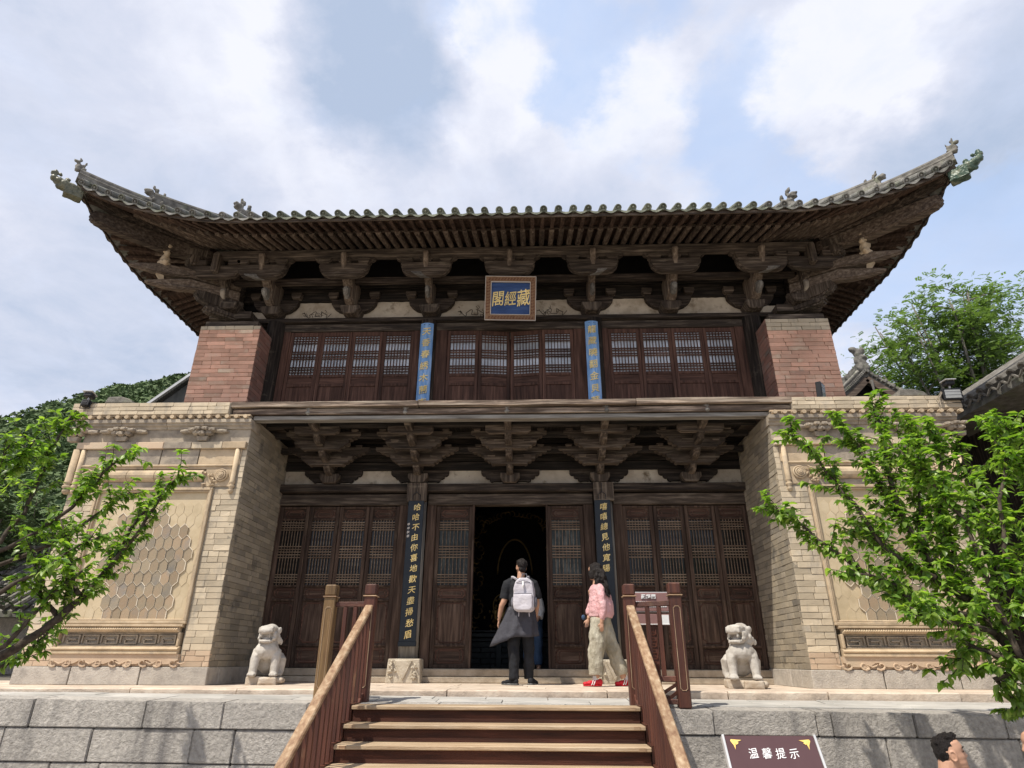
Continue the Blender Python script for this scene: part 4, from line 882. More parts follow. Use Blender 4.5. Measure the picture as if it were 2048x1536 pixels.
# tile bed: strips inward from each eave
mb = MB(); NX = 60
def strip(get, inward, maxd, us, top):
    vs_ = []; fs = []; n_ = len(us); m = 6
    for u in us:
        e_ = get(u); L = max(.02, maxd(u))
        for j in range(m + 1):
            d = L * j / m; p = e_ + inward * d; z = (zroof(d, e_.z) if top else e_.z + .44 * d - .0) + (.03 if top else .0); vs_.append((p.x, p.y, z))
    for i in range(n_ - 1):
        for j in range(m): fs.append((i * (m + 1) + j, (i + 1) * (m + 1) + j, (i + 1) * (m + 1) + j + 1, i * (m + 1) + j + 1))
    return vs_, fs
fx = [-7.25 + 14.5 * i / 72 for i in range(73)]
mb.add(*strip(eave_front, Vector((0, 1, 0)), lambda x: min(4.6, 7.25 - abs(x)), fx, True))
sy = [-2.4 + 9.4 * i / 60 for i in range(61)]
for s in (-1, 1): mb.add(*strip(lambda y: eave_side(s, y), Vector((-s, 0, 0)), lambda y: min(4.6, y + 2.4), sy, True))
roof = obj('roof', mb, 'tile_grey', H)
# upper body of the roof, hidden from the courtyard, so that it shades like one
q = MB(); q.add([(-2.7, 2.2, 9.5), (2.7, 2.2, 9.5), (2.7, 6, 9.5), (-2.7, 6, 9.5), (-5.2, 2, 8.7), (5.2, 2, 8.7), (5.2, 8, 8.7), (-5.2, 8, 8.7)], [(0, 1, 2, 3), (4, 5, 1, 0), (5, 6, 2, 1), (6, 7, 3, 2), (7, 4, 0, 3)])
obj('ridge_roof', q, 'tile_grey', roof)
# soffit boards
q = MB(); U = []
def board(get, root, us, flip):
    vs_ = []; fs = []
    for u in us:
        e_ = get(u); r_ = root(u)
        for t_ in (0, .5, .97): p = r_.lerp(e_, t_); vs_.append((p.x, p.y, p.z + .045))
    for i in range(len(us) - 1):
        for j in range(2): fs.append((i * 3 + j, (i + 1) * 3 + j, (i + 1) * 3 + j + 1, i * 3 + j + 1))
    return vs_, fs
def root_front(x):
    a = abs(x); s = 1 if x > 0 else -1
    if a < 4.6: return Vector((x, -.6, 7.50))
    u = (a - 4.6) / 2.65; return Vector((s * (4.6 + 1.15 * u), -.6 - .20 * u, 7.50 + .0 * u))
def root_side(s, y):
    if y > .25: return Vector((s * 5.5, y, 7.50))
    u = (.25 - y) / 2.65; return Vector((s * (5.5 + .25 * u), .25 - 1.05 * u, 7.50))
ef = lambda x: eave_front(x) - Vector((0, 0, .01)); es = lambda s: (lambda y: eave_side(s, y) - Vector((0, 0, .01)))
q.add(*board(ef, root_front, fx, 0))
for s in (-1, 1): q.add(*board(es(s), lambda y: root_side(s, y), sy, 0))
obj('soffit_boards', q, 'door_wood_y', roof)
# rafters: round ones below, square flying ones above
def rafters(get, root, us, tag_):
    for u in us:
        e_ = get(u); r_ = root(u); j = rnd.uniform(-.008, .008)
        a = r_; b = r_.lerp(e_, .63 + j); dz = Vector((0, 0, -.055))
        q = MB(); fan = abs(r_.x - e_.x) > .12 if tag_ == 'f' else abs(r_.y - e_.y) > .12
        q.tube([a + dz, b + dz], [.022 if fan else .052, .047 + rnd.uniform(-.003, .003)], 9); obj('round_rafter', q, 'rafter_wood_y' if tag_ == 'f' else 'rafter_wood_x', roof)
        a = r_.lerp(e_, .55); b = r_.lerp(e_, .955 + j * .5); q = MB(); q.bar(a + Vector((0, 0, -.012)), b + Vector((0, 0, -.03)), .062, .062); obj('flying_rafter', q, 'door_wood_y', roof, bev=.004)
n_ = 56; us = [-4.6 + 9.2 * i / (n_ - 1) for i in range(n_)]; rafters(ef, root_front, us, 'f')
for s in (-1, 1):
    rafters(ef, root_front, [s * (4.6 + 2.5 * (i + 1) / 12) for i in range(12)], 'f')
    rafters(es(s), lambda y: root_side(s, y), [-2.2 + 2.5 * i / 11 for i in range(11)] + [.42 + .17 * i for i in range(24)], 's')
# rafter boards (thin lit strips)
for get, root, us, nm in ((ef, root_front, fx, 'front'), (es(-1), lambda y: root_side(-1, y), sy, 's'), (es(1), lambda y: root_side(1, y), sy, 's')):
    q = MB(); P = [root(u).lerp(get(u), .985) + Vector((0, 0, -.022)) for u in us]
    for a, b in zip(P, P[1:]): q.bar(a, b, .022, .05)
    obj('eave_board', q, 'beam_wood_x', roof)
    q = MB(); P = [root(u).lerp(get(u), .60) + Vector((0, 0, -.002)) for u in us]
    for a, b in zip(P, P[1:]): q.bar(a, b, .03, .03)
    obj('rafter_board', q, 'beam_wood_x', roof)
# tiles
def tiles(get, inward, maxd, us, mname):
    side = Vector((inward.y, -inward.x, 0))
    for i, u in enumerate(us):
        mname = 'tile_green' if abs(u) < 4.2 and inward.y > .5 else 'tile_grey'
        e_ = get(u) - inward * .03; L = min(2.0, maxd(u) + .02)
        if L > .12:
            P = []; m = max(2, int(L / .28)); q = MB()
            for j in range(m + 1):
                d = L * j / m; P.append(e_ + inward * d + Vector((0, 0, zroof(d, 0) + .075)))
            q.tube(P, [.060 + rnd.uniform(-.002, .003) for _ in P], 12)
            A = P[0] - (P[1] - P[0]).normalized() * .012
            ax = (P[1] - P[0]).normalized(); ring = []
            xx = ax.cross(Vector((0, 0, 1))).normalized(); uu = xx.cross(ax)
            q.tube([A + (xx * math.cos(a) + uu * math.sin(a)) * .047 for a in [k * math.pi / 6 for k in range(13)]], .010, 5, cap=False)
            q.ell(A, (.018, .018, .018), (0, 0, 0), 6, 5)
            obj('round_tile', q, mname, roof, smooth=False)
        # pan (drip) tile in the gap
        if i + 1 < len(us):
            f_ = get(us[i + 1]) - inward * .03; mid = (e_ + f_) / 2; half = (f_ - e_) / 2; q = MB(); vs_ = []
            ts = [-1, -.6, -.3, 0, .3, .6, 1]
            Lp = min(1.0, max(.1, (maxd(u) + maxd(us[i + 1])) / 2))
            for t_ in ts:
                c = mid + half * t_; dip = -.048 * (1 - t_ * t_)
                lip = -.022 * (1 - abs(t_))
                vs_ += [(c.x, c.y, c.z + .055 + dip), (c.x, c.y, c.z + .032 + dip + lip), (c.x + inward.x * Lp, c.y + inward.y * Lp, c.z + .055 + dip + zroof(Lp, 0))]
            m = len(ts); q.add(vs_, [(3 * k, 3 * k + 1, 3 * k + 4, 3 * k + 3) for k in range(m - 1)] + [(3 * k, 3 * k + 3, 3 * k + 5, 3 * k + 2) for k in range(m - 1)])
            obj('pan_tile', q, mname, roof)
n_ = 60; us = [-7.12 + 14.24 * i / (n_ - 1) for i in range(n_)]
tiles(eave_front, Vector((0, 1, 0)), lambda x: 7.25 - abs(x), us, 'tile_green')
for s in (-1, 1):
    tiles(lambda y: eave_side(s, y), Vector((-s, 0, 0)), lambda y: y + 2.4, [-2.27 + .24 * i for i in range(30)], 'tile_green')
# hip ridges with their beasts and the glazed dragon heads
def ridge(s):
    def P(t_, dz=0):                                  # point on the hip, t from the corner inward
        x = 7.25 - t_; y = -2.4 + t_; z = eave_front(x).z + .47 * max(0, y + 2.2 + .2 * kf(x)) + .06 if t_ > 0 else 7.70 + .10 * t_
        return Vector((s * x, y, z + dz))
    q = MB(); pts = [P(.06 * i) for i in range(0, 14)]
    for a, b in zip(pts, pts[1:]): q.bar(a + Vector((0, 0, .07)), b + Vector((0, 0, .07)), .15, .16)
    q.tube([p_ + Vector((0, 0, .17)) for p_ in pts], .062, 10); q.tube([p_ + Vector((0, 0, .10)) + Vector((s * .0, 0, 0)) for p_ in pts], .082, 8)
    obj('hip_ridge', q, 'ridge_tile', roof)
    q = MB(); pts = [P(.80 + .1 * i) for i in range(26)]
    for a, b in zip(pts, pts[1:]): q.bar(a + Vector((0, 0, .14)), b + Vector((0, 0, .14)), .15, .30)
    q.tube([p_ + Vector((0, 0, .32)) for p_ in pts], .07, 10)
    for i in range(0, 25):
        c = pts[i] + Vector((0, 0, .15)); nrm = Vector((-s * -1, -1, 0)).normalized()
        for sd in (-1, 1):
            o = Vector((s * .7071, .7071, 0)) * sd * .075
            q.ell(c + o * -1 + Vector((0, 0, rnd.uniform(-.05, .05))), (.035, .035, .05), (0, 0, rnd.uniform(0, 3)), 6, 5)
    obj('upper_hip_ridge', q, 'ridge_tile', roof)
    D = Vector((s * .7071, -.7071, 0)); U = Vector((0, 0, 1))
    def beast(c, k, nm, m_, lean=1):
        q = MB()
        for (d, z, r1, r2) in ((0, .05, .09, .07), (.03, .13, .07, .09), (.0, .22, .06, .07), (.06, .30, .065, .05), (.11, .32, .05, .03), (.10, .27, .05, .022), (-.02, .38, .03, .05), (-.10, .22, .045, .08), (-.14, .34, .03, .06), (.03, .42, .02, .05), (-.12, .12, .06, .05)):
            q.ell(c + D * d * k * lean + U * z * k, (r1 * k, r1 * k, r2 * k), (0, 0, 0), 8, 6)
        remesh(nm, q, .016, m_, roof, 1, .02, 18, .5)
    beast(P(-.02, .16), .62, 'ridge_beast', 'ridge_tile'); beast(P(.80, .02), 1.1, 'ridge_beast', 'ridge_tile')
    # gable ridge beast further back
    c = Vector((s * 5.66, .0, 8.25)); q = MB()
    for i in range(12): a = c + Vector((0, .14 * i, .09 * i)); q.bar(a, a + Vector((0, .14, .09)), .16, .4)
    obj('gable_ridge', q, 'ridge_tile', roof); beast(c + U * .22 + Vector((s * .03, -.03, .12)), 1.45, 'ridge_beast', 'ridge_tile', .7)
    # glazed dragon head sleeve on the corner beam
    q = MB(); B = Vector((s * 7.22, -2.36, 7.45)); up = U * .16
    for (d, z, rx, rz) in ((-.02, 0, .09, .10), (.08, .01, .10, .11), (.18, .03, .10, .10), (.26, .06, .085, .075), (.33, .10, .06, .06), (.36, .17, .045, .05), (.34, .23, .035, .04), (.27, .20, .03, .03), (.16, .15, .045, .04), (.24, -.03, .05, .04)):
        q.ell(B + D * d + U * (z + .02), (rx, rx, rz), (0, 0, 0), 10, 8)
    q.bar(B - D * .1 - U * .02, B + D * .16 - U * .02, .17, .2)
    remesh('dragon_head_finial', q, .012, 'glaze_olive' if s < 0 else 'glaze_green', roof, 1, .014, 14)
ridge(-1); ridge(1)

# ================================================================== BOARDS AND COUPLETS
t = thing('name_board', 'framed blue board with three gilt characters hung under the upper eave', 'name board', (.005, -.62, 5.98))
TB = Matrix.Translation((.005, -.60, 5.93)) @ Matrix.Rotation(R_(17), 4, 'X') @ Matrix.Rotation(R_(1.6), 4, 'Y')
def tb(name, q, m_, bev=.004):
    o = obj(name, q, m_, t, bev=bev); o.data.transform(TB); return o
BW, BH = .405, .73
tb('panel', MB().box(-BW + .05, BW - .05, -.02, .03, .05, BH - .04), 'board_blue')
for a in ((-BW - .045, BW + .045, BH - .06, BH + .035), (-BW - .045, BW + .045, -.035, .06), (-BW - .045, -BW + .055, .06, BH - .06), (BW - .055, BW + .045, .06, BH - .06)): tb('frame', MB().box(a[0], a[1], -.06, .03, a[2], a[3]), 'board_frame')
q = MB()
for a in ((-BW - .05, BW + .05, BH + .03, BH + .038), (-BW - .05, BW + .05, -.042, -.034), (-BW - .052, -BW - .044, -.04, BH + .038), (BW + .044, BW + .052, -.04, BH + .038), (-BW + .05, BW - .05, BH - .07, BH - .06), (-BW + .05, BW - .05, .06, .068), (-BW + .05, -BW + .058, .06, BH - .06), (BW - .058, BW - .05, .06, BH - .06)): q.box(a[0], a[1], -.066, -.02, a[2], a[3])
tb('pale_edging', q, 'pale_line', 0)
q = MB()
for i in range(15):
    x = -BW + .0 + i * (2 * BW) / 14.5
    for zb in (BH - .045, -.02):
        q.box(x, x + .038, -.064, -.06, zb + .008, zb + .018); q.box(x + .02, x + .05, -.064, -.06, zb + .038, zb + .048); q.box(x + .018, x + .026, -.064, -.06, zb + .010, zb + .046)
for i in range(11):
    z = .075 + i * (BH - .15) / 10.5
    for xb in (-BW - .032, BW - .04):
        q.box(xb + .008, xb + .018, -.064, -.06, z, z + .034); q.box(xb + .05, xb + .06, -.064, -.06, z + .018, z + .048); q.box(xb + .012, xb + .056, -.064, -.06, z + .016, z + .024)
tb('fret_pattern', q, 'frame_fret', 0)
for ch, x, z, s_ in (('\u85cf', .235, .36, .27), ('\u7d93', .0, .345, .235), ('\u95a3', -.225, .34, .25)):
    me = char_mesh(ch, s_, shear=.12, bold=.008); me.transform(TB @ Matrix.Translation((x, -.028, z)) @ FACE @ Matrix.Rotation(R_(rnd.uniform(-3, 3)), 4, 'Z') @ Matrix.Diagonal((.92, 1.18, 1, 1)))
    link('character', me, t, None, 'gilt')
def couplet_blue(x, chars, label, lean):
    t = thing('blue_couplet', label, 'couplet board', (x, -.19, 4.0), 'blue couplet boards on the upper columns')
    q = MB(); n_ = 8; r = .185; vs_ = []
    for i in range(n_ + 1):
        a = R_(-40 + 80 * i / n_)
        for rr_ in (r, r - .022):
            for z in (3.99, 6.095): vs_.append((x + math.sin(a) * rr_, -.02 - math.cos(a) * rr_, z))
    fs = []
    for i in range(n_):
        b = i * 4; fs += [(b, b + 4, b + 5, b + 1), (b + 2, b + 3, b + 7, b + 6), (b + 1, b + 5, b + 7, b + 3), (b, b + 2, b + 6, b + 4)]
    fs += [(0, 1, 3, 2), tuple(n_ * 4 + k for k in (2, 3, 1, 0))]
    obj('curved_board', q.add(vs_, fs), 'blue_paint', t)
    for sx in (-.045, .045): obj('nail', MB().lathe([(.007, 0), (.007, .01)], (x + sx, -.2, 6.055), 6, Matrix.Rotation(math.pi / 2, 3, 'X')), 'metal_black', t)
    z = 5.90
    for k, ch in enumerate(chars):
        char(ch, .17, (x + rnd.uniform(-.006, .006), -.209, z - k * .237), t, 'gilt', rz=rnd.uniform(-3, 3), shear=.15, bold=.006, sx=.95)
couplet_blue(-1.565, '\u5929\u9999\u6625\u7d89\u6728\u862d\u8863', 'blue couplet board left of the upper middle windows', 0)
couplet_blue(1.50, '\u9f8d\u85cf\u66c9\u7ffb\u91d1\u8c9d\u8449', 'blue couplet board right of the upper middle windows', 0)
def couplet_black(x, chars, label, z0=.52, small=None):
    t = thing('black_couplet', label, 'couplet board', (x, -.2, z0), 'black couplet boards by the open door')
    obj('board', MB().box(x - .13, x + .13, -.215, -.19, z0, 2.725), 'black_lacquer', t, bev=.006)
    obj('bottom_rail', MB().box(x - .14, x + .14, -.225, -.185, z0 - .02, z0 + .055), 'black_lacquer', t, bev=.008)
    q = MB(); q.tube([(x, -.22, 3.0), (x, -.225, 2.86)], .005, 5); q.tube([(x - .06, -.22, 2.74), (x - .06, -.225, 2.82), (x, -.225, 2.86), (x + .06, -.225, 2.82), (x + .06, -.22, 2.74)], .006, 5)
    obj('hanging_hook', q, 'metal_black', t)
    for k, ch in enumerate(chars):
        char(ch, .122, (x + .015 + rnd.uniform(-.012, .012), -.219, 2.605 - k * .162), t, 'gilt', rz=rnd.uniform(-5, 5), shear=.22, bold=.004)
    if small:
        for k, ch in enumerate(small): char(ch, .045, (x - .098, -.218, 2.33 - k * .062), t, 'pale_line', shear=.2, bold=.008)
couplet_black(-1.545, '\u54c8\u54c8\u4e0d\u7531\u4f60\u559c\u5730\u6b61\u5929\u76e1\u6383\u6101\u7709', 'black couplet board with gilt writing left of the open door', small='\u7532\u7533\u79cb\u66f8')
couplet_black(1.515, '\u563b\u563b\u7e3d\u898b\u4ed6\u5bec\u8178', 'black couplet board partly behind the woman, right of the door')

# ================================================================== SHRINE IN THE DARK HALL
t = thing('altar_table', 'dark brick altar with carved cornice inside the open door', 'altar', (0, 1.6, .16))
for r_ in range(5):
    x = -1.5 + .2 * (r_ % 2)
    while x < 1.4: obj('altar_block', MB().box(x, x + .36, 1.6, 1.9, .17 + r_ * .09, .252 + r_ * .09), 'altar', t, bev=.006); x += .37
for z0, z1, y in ((.62, .68, 1.56), (.69, .76, 1.5), (.77, .80, 1.45)): obj('altar_cornice', MB().box(-1.6, 1.6, y, 2.4, z0, z1), 'altar', t, bev=.01)
for x in (-.8, -.25, .25, .8): obj('altar_post', MB().box(x - .05, x + .05, 1.55, 1.62, .17, .62), 'altar', t, bev=.01)
t = thing('shrine', 'gilded carved shrine frame glinting inside the dark doorway', 'shrine', (0, 2.5, .8))
q = MB()
for s in (-1, 1):
    for i in range(26):
        z = .85 + i * .085; c = (s * (.72 + .06 * math.sin(i)), 2.45, z)
        q.tube([(c[0] + .05 * math.cos(a), c[1] - .03 * math.sin(a * .5), c[2] + .05 * math.sin(a)) for a in [j * .7 + i for j in range(7)]], [.004 + .0035 * j for j in range(5)] + [.01, .004], 5)
for i in range(22):
    a = math.pi * i / 21; c = (.62 * math.cos(a), 2.45, 2.75 + .32 * math.sin(a))
    q.tube([(c[0] + .055 * math.cos(b), c[1], c[2] + .055 * math.sin(b)) for b in [j * .7 + i for j in range(7)]], [.006 + .003 * j for j in range(5)] + [.01, .004], 5)
q.tube([(.35 * math.cos(a), 2.7, 1.9 + .7 * math.sin(a)) for a in [math.pi * k / 16 for k in range(17)]], .02, 6)
obj('carved_frame', q, 'shrine_gold', t, smooth=True)
t = thing('seated_statue', 'small gilded seated statue with halo on the altar', 'statue', (-.2, 2.1, .8))
q = MB(); c = Vector((-.22, 2.05, .82))
for (x, z, r1, r2) in ((0, .05, .20, .07), (0, .14, .17, .06), (0, .28, .11, .14), (0, .47, .06, .075), (0, .55, .03, .04), (-.12, .27, .04, .1), (.12, .27, .04, .1)): q.ell(c + Vector((x, 0, z)), (r1, r1 * .7, r2))
remesh('figure', q, .012, 'shrine_gold', t, 1, .008, 20)
q = MB(); q.tube([c + Vector((.17 * math.cos(a), .08, .45 + .2 * math.sin(a))) for a in [k * math.pi / 10 for k in range(21)]], .014, 6)
for i in range(40):
    a = rnd.uniform(0, 6.28); r_ = rnd.uniform(.16, .42); p_ = c + Vector((r_ * math.cos(a) * .8, .05, .25 + r_ * math.sin(a))); q.ell(p_, (.02, .012, .03), (0, a, 0), 6, 5)
obj('halo_leaves', q, 'shrine_gold', t, smooth=True)

# ================================================================== STAIRS AND RAILINGS
ST = thing('wooden_staircase', 'reddish brown wooden staircase with worn pale treads', 'staircase', (0, -3.4, GZ))
for k in range(12):
    z = -.095 - .141 * k; y = -3.63 - .24 * k
    if z < GZ + .05: break
    obj('tread', MB().box(-1.39, 1.39, y - .03, y + .24, z - .035, z), 'tread_wood_x', ST, bev=.006)
    obj('riser', MB().box(-1.38, 1.38, y + .0, y + .022, z - .141 + .001, z - .0355), 'red_wood_x', ST)
    for xx in (-1.31, 1.31): obj('joint_strip', MB().box(xx - .03, xx + .03, y - .034, y + .0, z - .030, z - .004), 'worn_rail_x', ST)
def stringer(x):
    pts = []; 
    for k in range(11):
        z = -.095 - .141 * k; y = -3.63 - .24 * k
        pts += [(y + .25, z + .012), (y - .01, z + .012)]
    pts += [(-6.25, GZ), (-5.8, GZ), (-3.39, -.45)]
    obj('stringer', MB().prism(pts, 'X', x - .022, x + .022), 'rail_wood_y', ST)
stringer(-1.415); stringer(1.415)
def railing(s, label, xo=0):
    t = thing('stair_railing', label, 'railing', (s * 1.6, -3.15, -.1), 'wooden railings of the staircase')
    def post(x, y, z0, h, mat_):
        p = obj('newel_post', MB().box(x - .062, x + .062, y - .062, y + .062, z0, z0 + h - .13), mat_, t, bev=.01)
        obj('post_collar', MB().box(x - .075, x + .075, y - .075, y + .075, z0 + h - .135, z0 + h - .122), 'worn_rail_x', p, bev=.004)
        obj('post_cap', MB().box(x - .064, x + .064, y - .064, y + .064, z0 + h - .12, z0 + h), mat_, p, bev=.014)
        q = MB(); P = [(x + a, y - .064, z0 + b) for a, b in rr(-.035, .035, .16, h - .24, .014)]; P.append(P[0]); q.tube(P, .0035, 4, cap=False); obj('post_beading', q, 'worn_rail_z', p)
    xi, xo = s * 1.425, s * 1.88
    yi = -3.13; yo = -3.10 if s < 0 else -3.32
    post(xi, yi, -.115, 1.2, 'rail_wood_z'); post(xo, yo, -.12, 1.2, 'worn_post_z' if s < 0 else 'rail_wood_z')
    y = (yi + yo) / 2; a, b = sorted((xi + s * .05, xo - s * .05)); ya, yb = (yi, yo) if xi < xo else (yo, yi)
    def xb(z0, z1, nm='rail'):
        obj(nm, MB().bar((a, ya, (z0 + z1) / 2), (b, yb, (z0 + z1) / 2), .045, z1 - z0), 'rail_wood_x', t, bev=.006)
    xb(.845, .90); xb(.115, .17); xb(-.09, -.04)
    for f in (.36, .68): x = a + (b - a) * f; yy = ya + (yb - ya) * f; obj('baluster', MB().box(x - .022, x + .022, yy - .02, yy + .02, .17, .845), 'rail_wood_z', t, bev=.004)
    q = MB()
    for (p0, p1) in (((0, .9), (.45, .0)), ((.0, .35), (.2, 0)), ((.25, 1), (.62, .45)), ((1, .9), (.45, .1)), ((1, .45), (.75, 0)), ((.55, 1), (.3, .62))):
        A = Vector((a + (b - a) * p0[0], ya + (yb - ya) * p0[0], -.04 + .155 * p0[1])); B = Vector((a + (b - a) * p1[0], ya + (yb - ya) * p1[0], -.04 + .155 * p1[1])); q.bar(A, B, .03, .022, (0, 1, 0))
    obj('fretwork', q, 'rail_wood_x', t)
    sl_ = .141 / .24; L = 2.85; p0 = Vector((xi, yi - .05, .845)); p1 = p0 + Vector((0, -L, -L * sl_))
    obj('hand_rail', MB().bar(p0, p1, .085, .05), 'worn_rail_y', t, bev=.01)
    q0 = Vector((xi, yi - .05, .845 - .89)); obj('bottom_rail', MB().bar(q0 + Vector((0, 0, .02)), q0 + Vector((0, -L, -L * sl_ + .02)), .05, .05), 'rail_wood_y', t, bev=.005)
    for k in range(21):
        yy = yi - .13 - .13 * k; zt_ = .845 - (-(yy - yi + .05)) * sl_
        obj('baluster', MB().box(xi - .018, xi + .018, yy - .016, yy + .016, zt_ - .87, zt_ - .02), 'rail_wood_z', t, bev=.003)
    post(xi, yi - L - .05, GZ + .0, 1.25, 'rail_wood_z')
railing(-1, 'reddish wooden railing on the left side of the stairs')
railing(1, 'reddish wooden railing on the right side of the stairs')

# information boards
t = thing('information_sign', 'small brown notice board on a carved stand behind the right railing', 'sign', (1.62, -2.75, -.06))
q = MB(); q.box(1.47, 1.92, -2.78, -2.76, .83, 1.03); obj('upper_board', q, 'sign_pink', t, bev=.004)
obj('board_rim', MB().box(1.46, 1.93, -2.77, -2.75, .82, 1.04), 'metal_pale', t, bev=.003)
for k, ch in enumerate('\u85cf\u7d93\u95a3'): char(ch, .052, (1.64 + .058 * k, -2.784, .985), t, 'sign_white', shear=0, bold=.03)
q = MB()
for r_ in range(3):
    x = 1.50 + (.03 if r_ == 0 else 0)
    while x < 1.89: l = rnd.uniform(.012, .02); q.box(x, x + l, -2.784, -2.781, .925 - r_ * .026, .937 - r_ * .026); x += l + .006
obj('small_text_lines', q, 'sign_white', t)
obj('lower_board', MB().box(1.49, 1.93, -2.78, -2.76, .68, .80), 'sign_pink', t, bev=.003)
q = MB(); q.box(1.79, 1.91, -2.784, -2.781, .69, .79); obj('white_patch', q, 'sign_white', t)
q = MB(); q.tube([(1.50, -2.785, .79), (1.50, -2.785, .70), (1.60, -2.785, .69), (1.92, -2.785, .69)], .004, 4); obj('white_outline', q, 'sign_white', t)
p = obj('stand_post', MB().box(1.655, 1.775, -2.76, -2.72, -.06, .70), 'rail_wood_z', t, bev=.006)
q = MB()
for i in range(9):
    z = .08 + .062 * i
    q.box(1.675, 1.755, -2.768, -2.76, z, z + .008); q.box(1.675 if i % 2 else 1.747, 1.683 if i % 2 else 1.755, -2.768, -2.76, z, z + .06); q.box(1.70, 1.73, -2.768, -2.76, z + .03, z + .038)
obj('carved_fret', q, 'frame_fret', p)
obj('stand_foot', MB().box(1.58, 1.85, -2.85, -2.62, -.075, -.03), 'rail_wood_x', t, bev=.01)
t = thing('notice_board', 'tilted brown notice sign with white writing at the bottom edge', 'sign', (1.63, -6.6, GZ))
NB = Matrix.Translation((1.615, -6.62, -.145)) @ Matrix.Rotation(R_(1.5), 4, 'Z') @ Matrix.Rotation(R_(-28), 4, 'X')
def nb(name, q, m_, bev=0):
    o = obj(name, q, m_, t, bev=bev); o.data.transform(NB); return o
nb('board', MB().box(-.235, .235, -.012, .012, -.34, .10), 'sign_brown', .003)
for sx in (-1, 1): nb('metal_edge', MB().box(sx * .241 - .006, sx * .241 + .006, -.018, .014, -.35, .104), 'metal_pale', .002)
for sx in (-1, 1):
    q = MB(); q.prism([(sx * .205, .080), (sx * .15, .076), (sx * .172, .068), (sx * .185, .058), (sx * .192, .03), (sx * .196, .05), (sx * .209, .072)], 'Y', -.0145, -.0125)
    q.prism([(sx * .188, .072), (sx * .168, .062), (sx * .182, .052)], 'Y', -.0155, -.0145)
    nb('gold_corner_ornament', q, 'sign_gold')
for k, ch in enumerate('\u6e29\u99a8\u63d0\u793a'):
    me = char_mesh(ch, .052, .0008, .002, .12); me.transform(NB @ Matrix.Translation((-.105 + .07 * k, -.0135, .008)) @ FACE @ Matrix.Diagonal((1, 1.05, 1, 1))); link('character', me, t, None, 'sign_white')
obj('stand', MB().box(1.58, 1.66, -6.6, -6.52, GZ, -.25), 'metal_black', t, bev=.01)

# floodlights
def floodlight(name, label, c, w_, h_, yaw, pitch, glass, cam_top):
    t = thing('floodlight', label, 'floodlight', c); M = Matrix.Translation(c) @ Matrix.Rotation(R_(yaw), 4, 'Z') @ Matrix.Rotation(R_(pitch), 4, 'X')
    def fl(nm, q, m_, bev=.004): o = obj(nm, q, m_, t, bev=bev); o.data.transform(M); return o
    fl('housing', MB().box(-w_ / 2, w_ / 2, -.03, .05, .02, h_), 'metal_black', .008)
    fl('glass', MB().box(-w_ / 2 + .025, w_ / 2 - .025, -.034, -.028, .045, h_ - .025), glass)
    q = MB()
    for k in range(1, 4): q.box(-w_ / 2 + .02, w_ / 2 - .02, -.038, -.034, h_ * k / 4, h_ * k / 4 + .004)
    fl('guard_bars', q, 'metal_pale' if glass != 'metal_black' else 'metal_black', 0)
    q = MB(); q.tube([(-w_ / 2 - .012, 0, .1), (-w_ / 2 - .012, .02, -.01), (w_ / 2 + .012, .02, -.01), (w_ / 2 + .012, 0, .1)], .008, 6); fl('bracket', q, 'metal_black', 0)
    if cam_top:
        fl('stem', MB().box(-.012, .012, 0, .03, h_, h_ + .05), 'metal_pale'); fl('camera_head', MB().box(-.07, .06, -.05, .08, h_ + .05, h_ + .12), 'metal_black', .015); fl('sun_shield', MB().box(-.085, .07, -.08, .09, h_ + .12, h_ + .135), 'metal_pale', .004)
floodlight('a', 'black floodlight on the left parapet corner with a pale camera cap', (-6.52, -1.66, 3.86), .12, .13, 5, -12, 'metal_black', True)
floodlight('b', 'floodlight with pale lens on the right parapet corner', (6.62, -1.62, 3.84), .27, .20, -4, 4, 'lamp_glass', True)
floodlight('c', 'narrow floodlight standing before the right red brick pier', (4.93, -1.18, 4.0), .22, .34, 50, 4, 'glass_dark', False)
q = MB(); q.tube([(-6.52, -1.63, 3.9), (-6.42, -1.62, 3.95), (-6.3, -1.5, 3.95)], .01, 5)
tag(obj('power_cable', q, 'metal_black'), 'short black cable behind the left parapet floodlight', 'cable')
q = MB(); q.tube([(6.5, -1.62, 4.0), (6.42, -1.64, 3.9), (6.40, -1.64, 3.78), (6.46, -1.62, 3.85), (6.43, -1.63, 3.95)], .008, 5); q.tube([(6.48, -1.62, 4.0), (6.36, -1.64, 3.86), (6.38, -1.64, 3.72)], .006, 5)
tag(obj('power_cable', q, 'carved_grey'), 'tangled pale cable hanging beside the right parapet floodlight', 'cable')
# small tiled caps on the parapets
for s, lb in ((-1, 'small tiled stone cap on the left parapet beside the floodlight'), (1, 'small tiled stone cap on the right parapet beside the floodlight')):
    t = thing('parapet_cap', lb, 'wall cap', (s * 6.2, -1.2, 3.94), 'tiled caps on the parapets')
    x0, x1 = (s * 6.2 - .22, s * 6.2 + .18)
    obj('cap_block', MB().box(x0 + .03, x1 - .03, -1.35, -.4, 3.94, 4.03), 'carved_grey', t, bev=.01)
    obj('cap_tile', MB().prism([(x0, 4.03), (x1 + .06, 4.03), (x1, 4.10), ((x0 + x1) / 2 + .05, 4.145), (x0 + .04, 4.14)], 'Y', -1.40, -.4), 'ridge_tile', t, bev=.012)

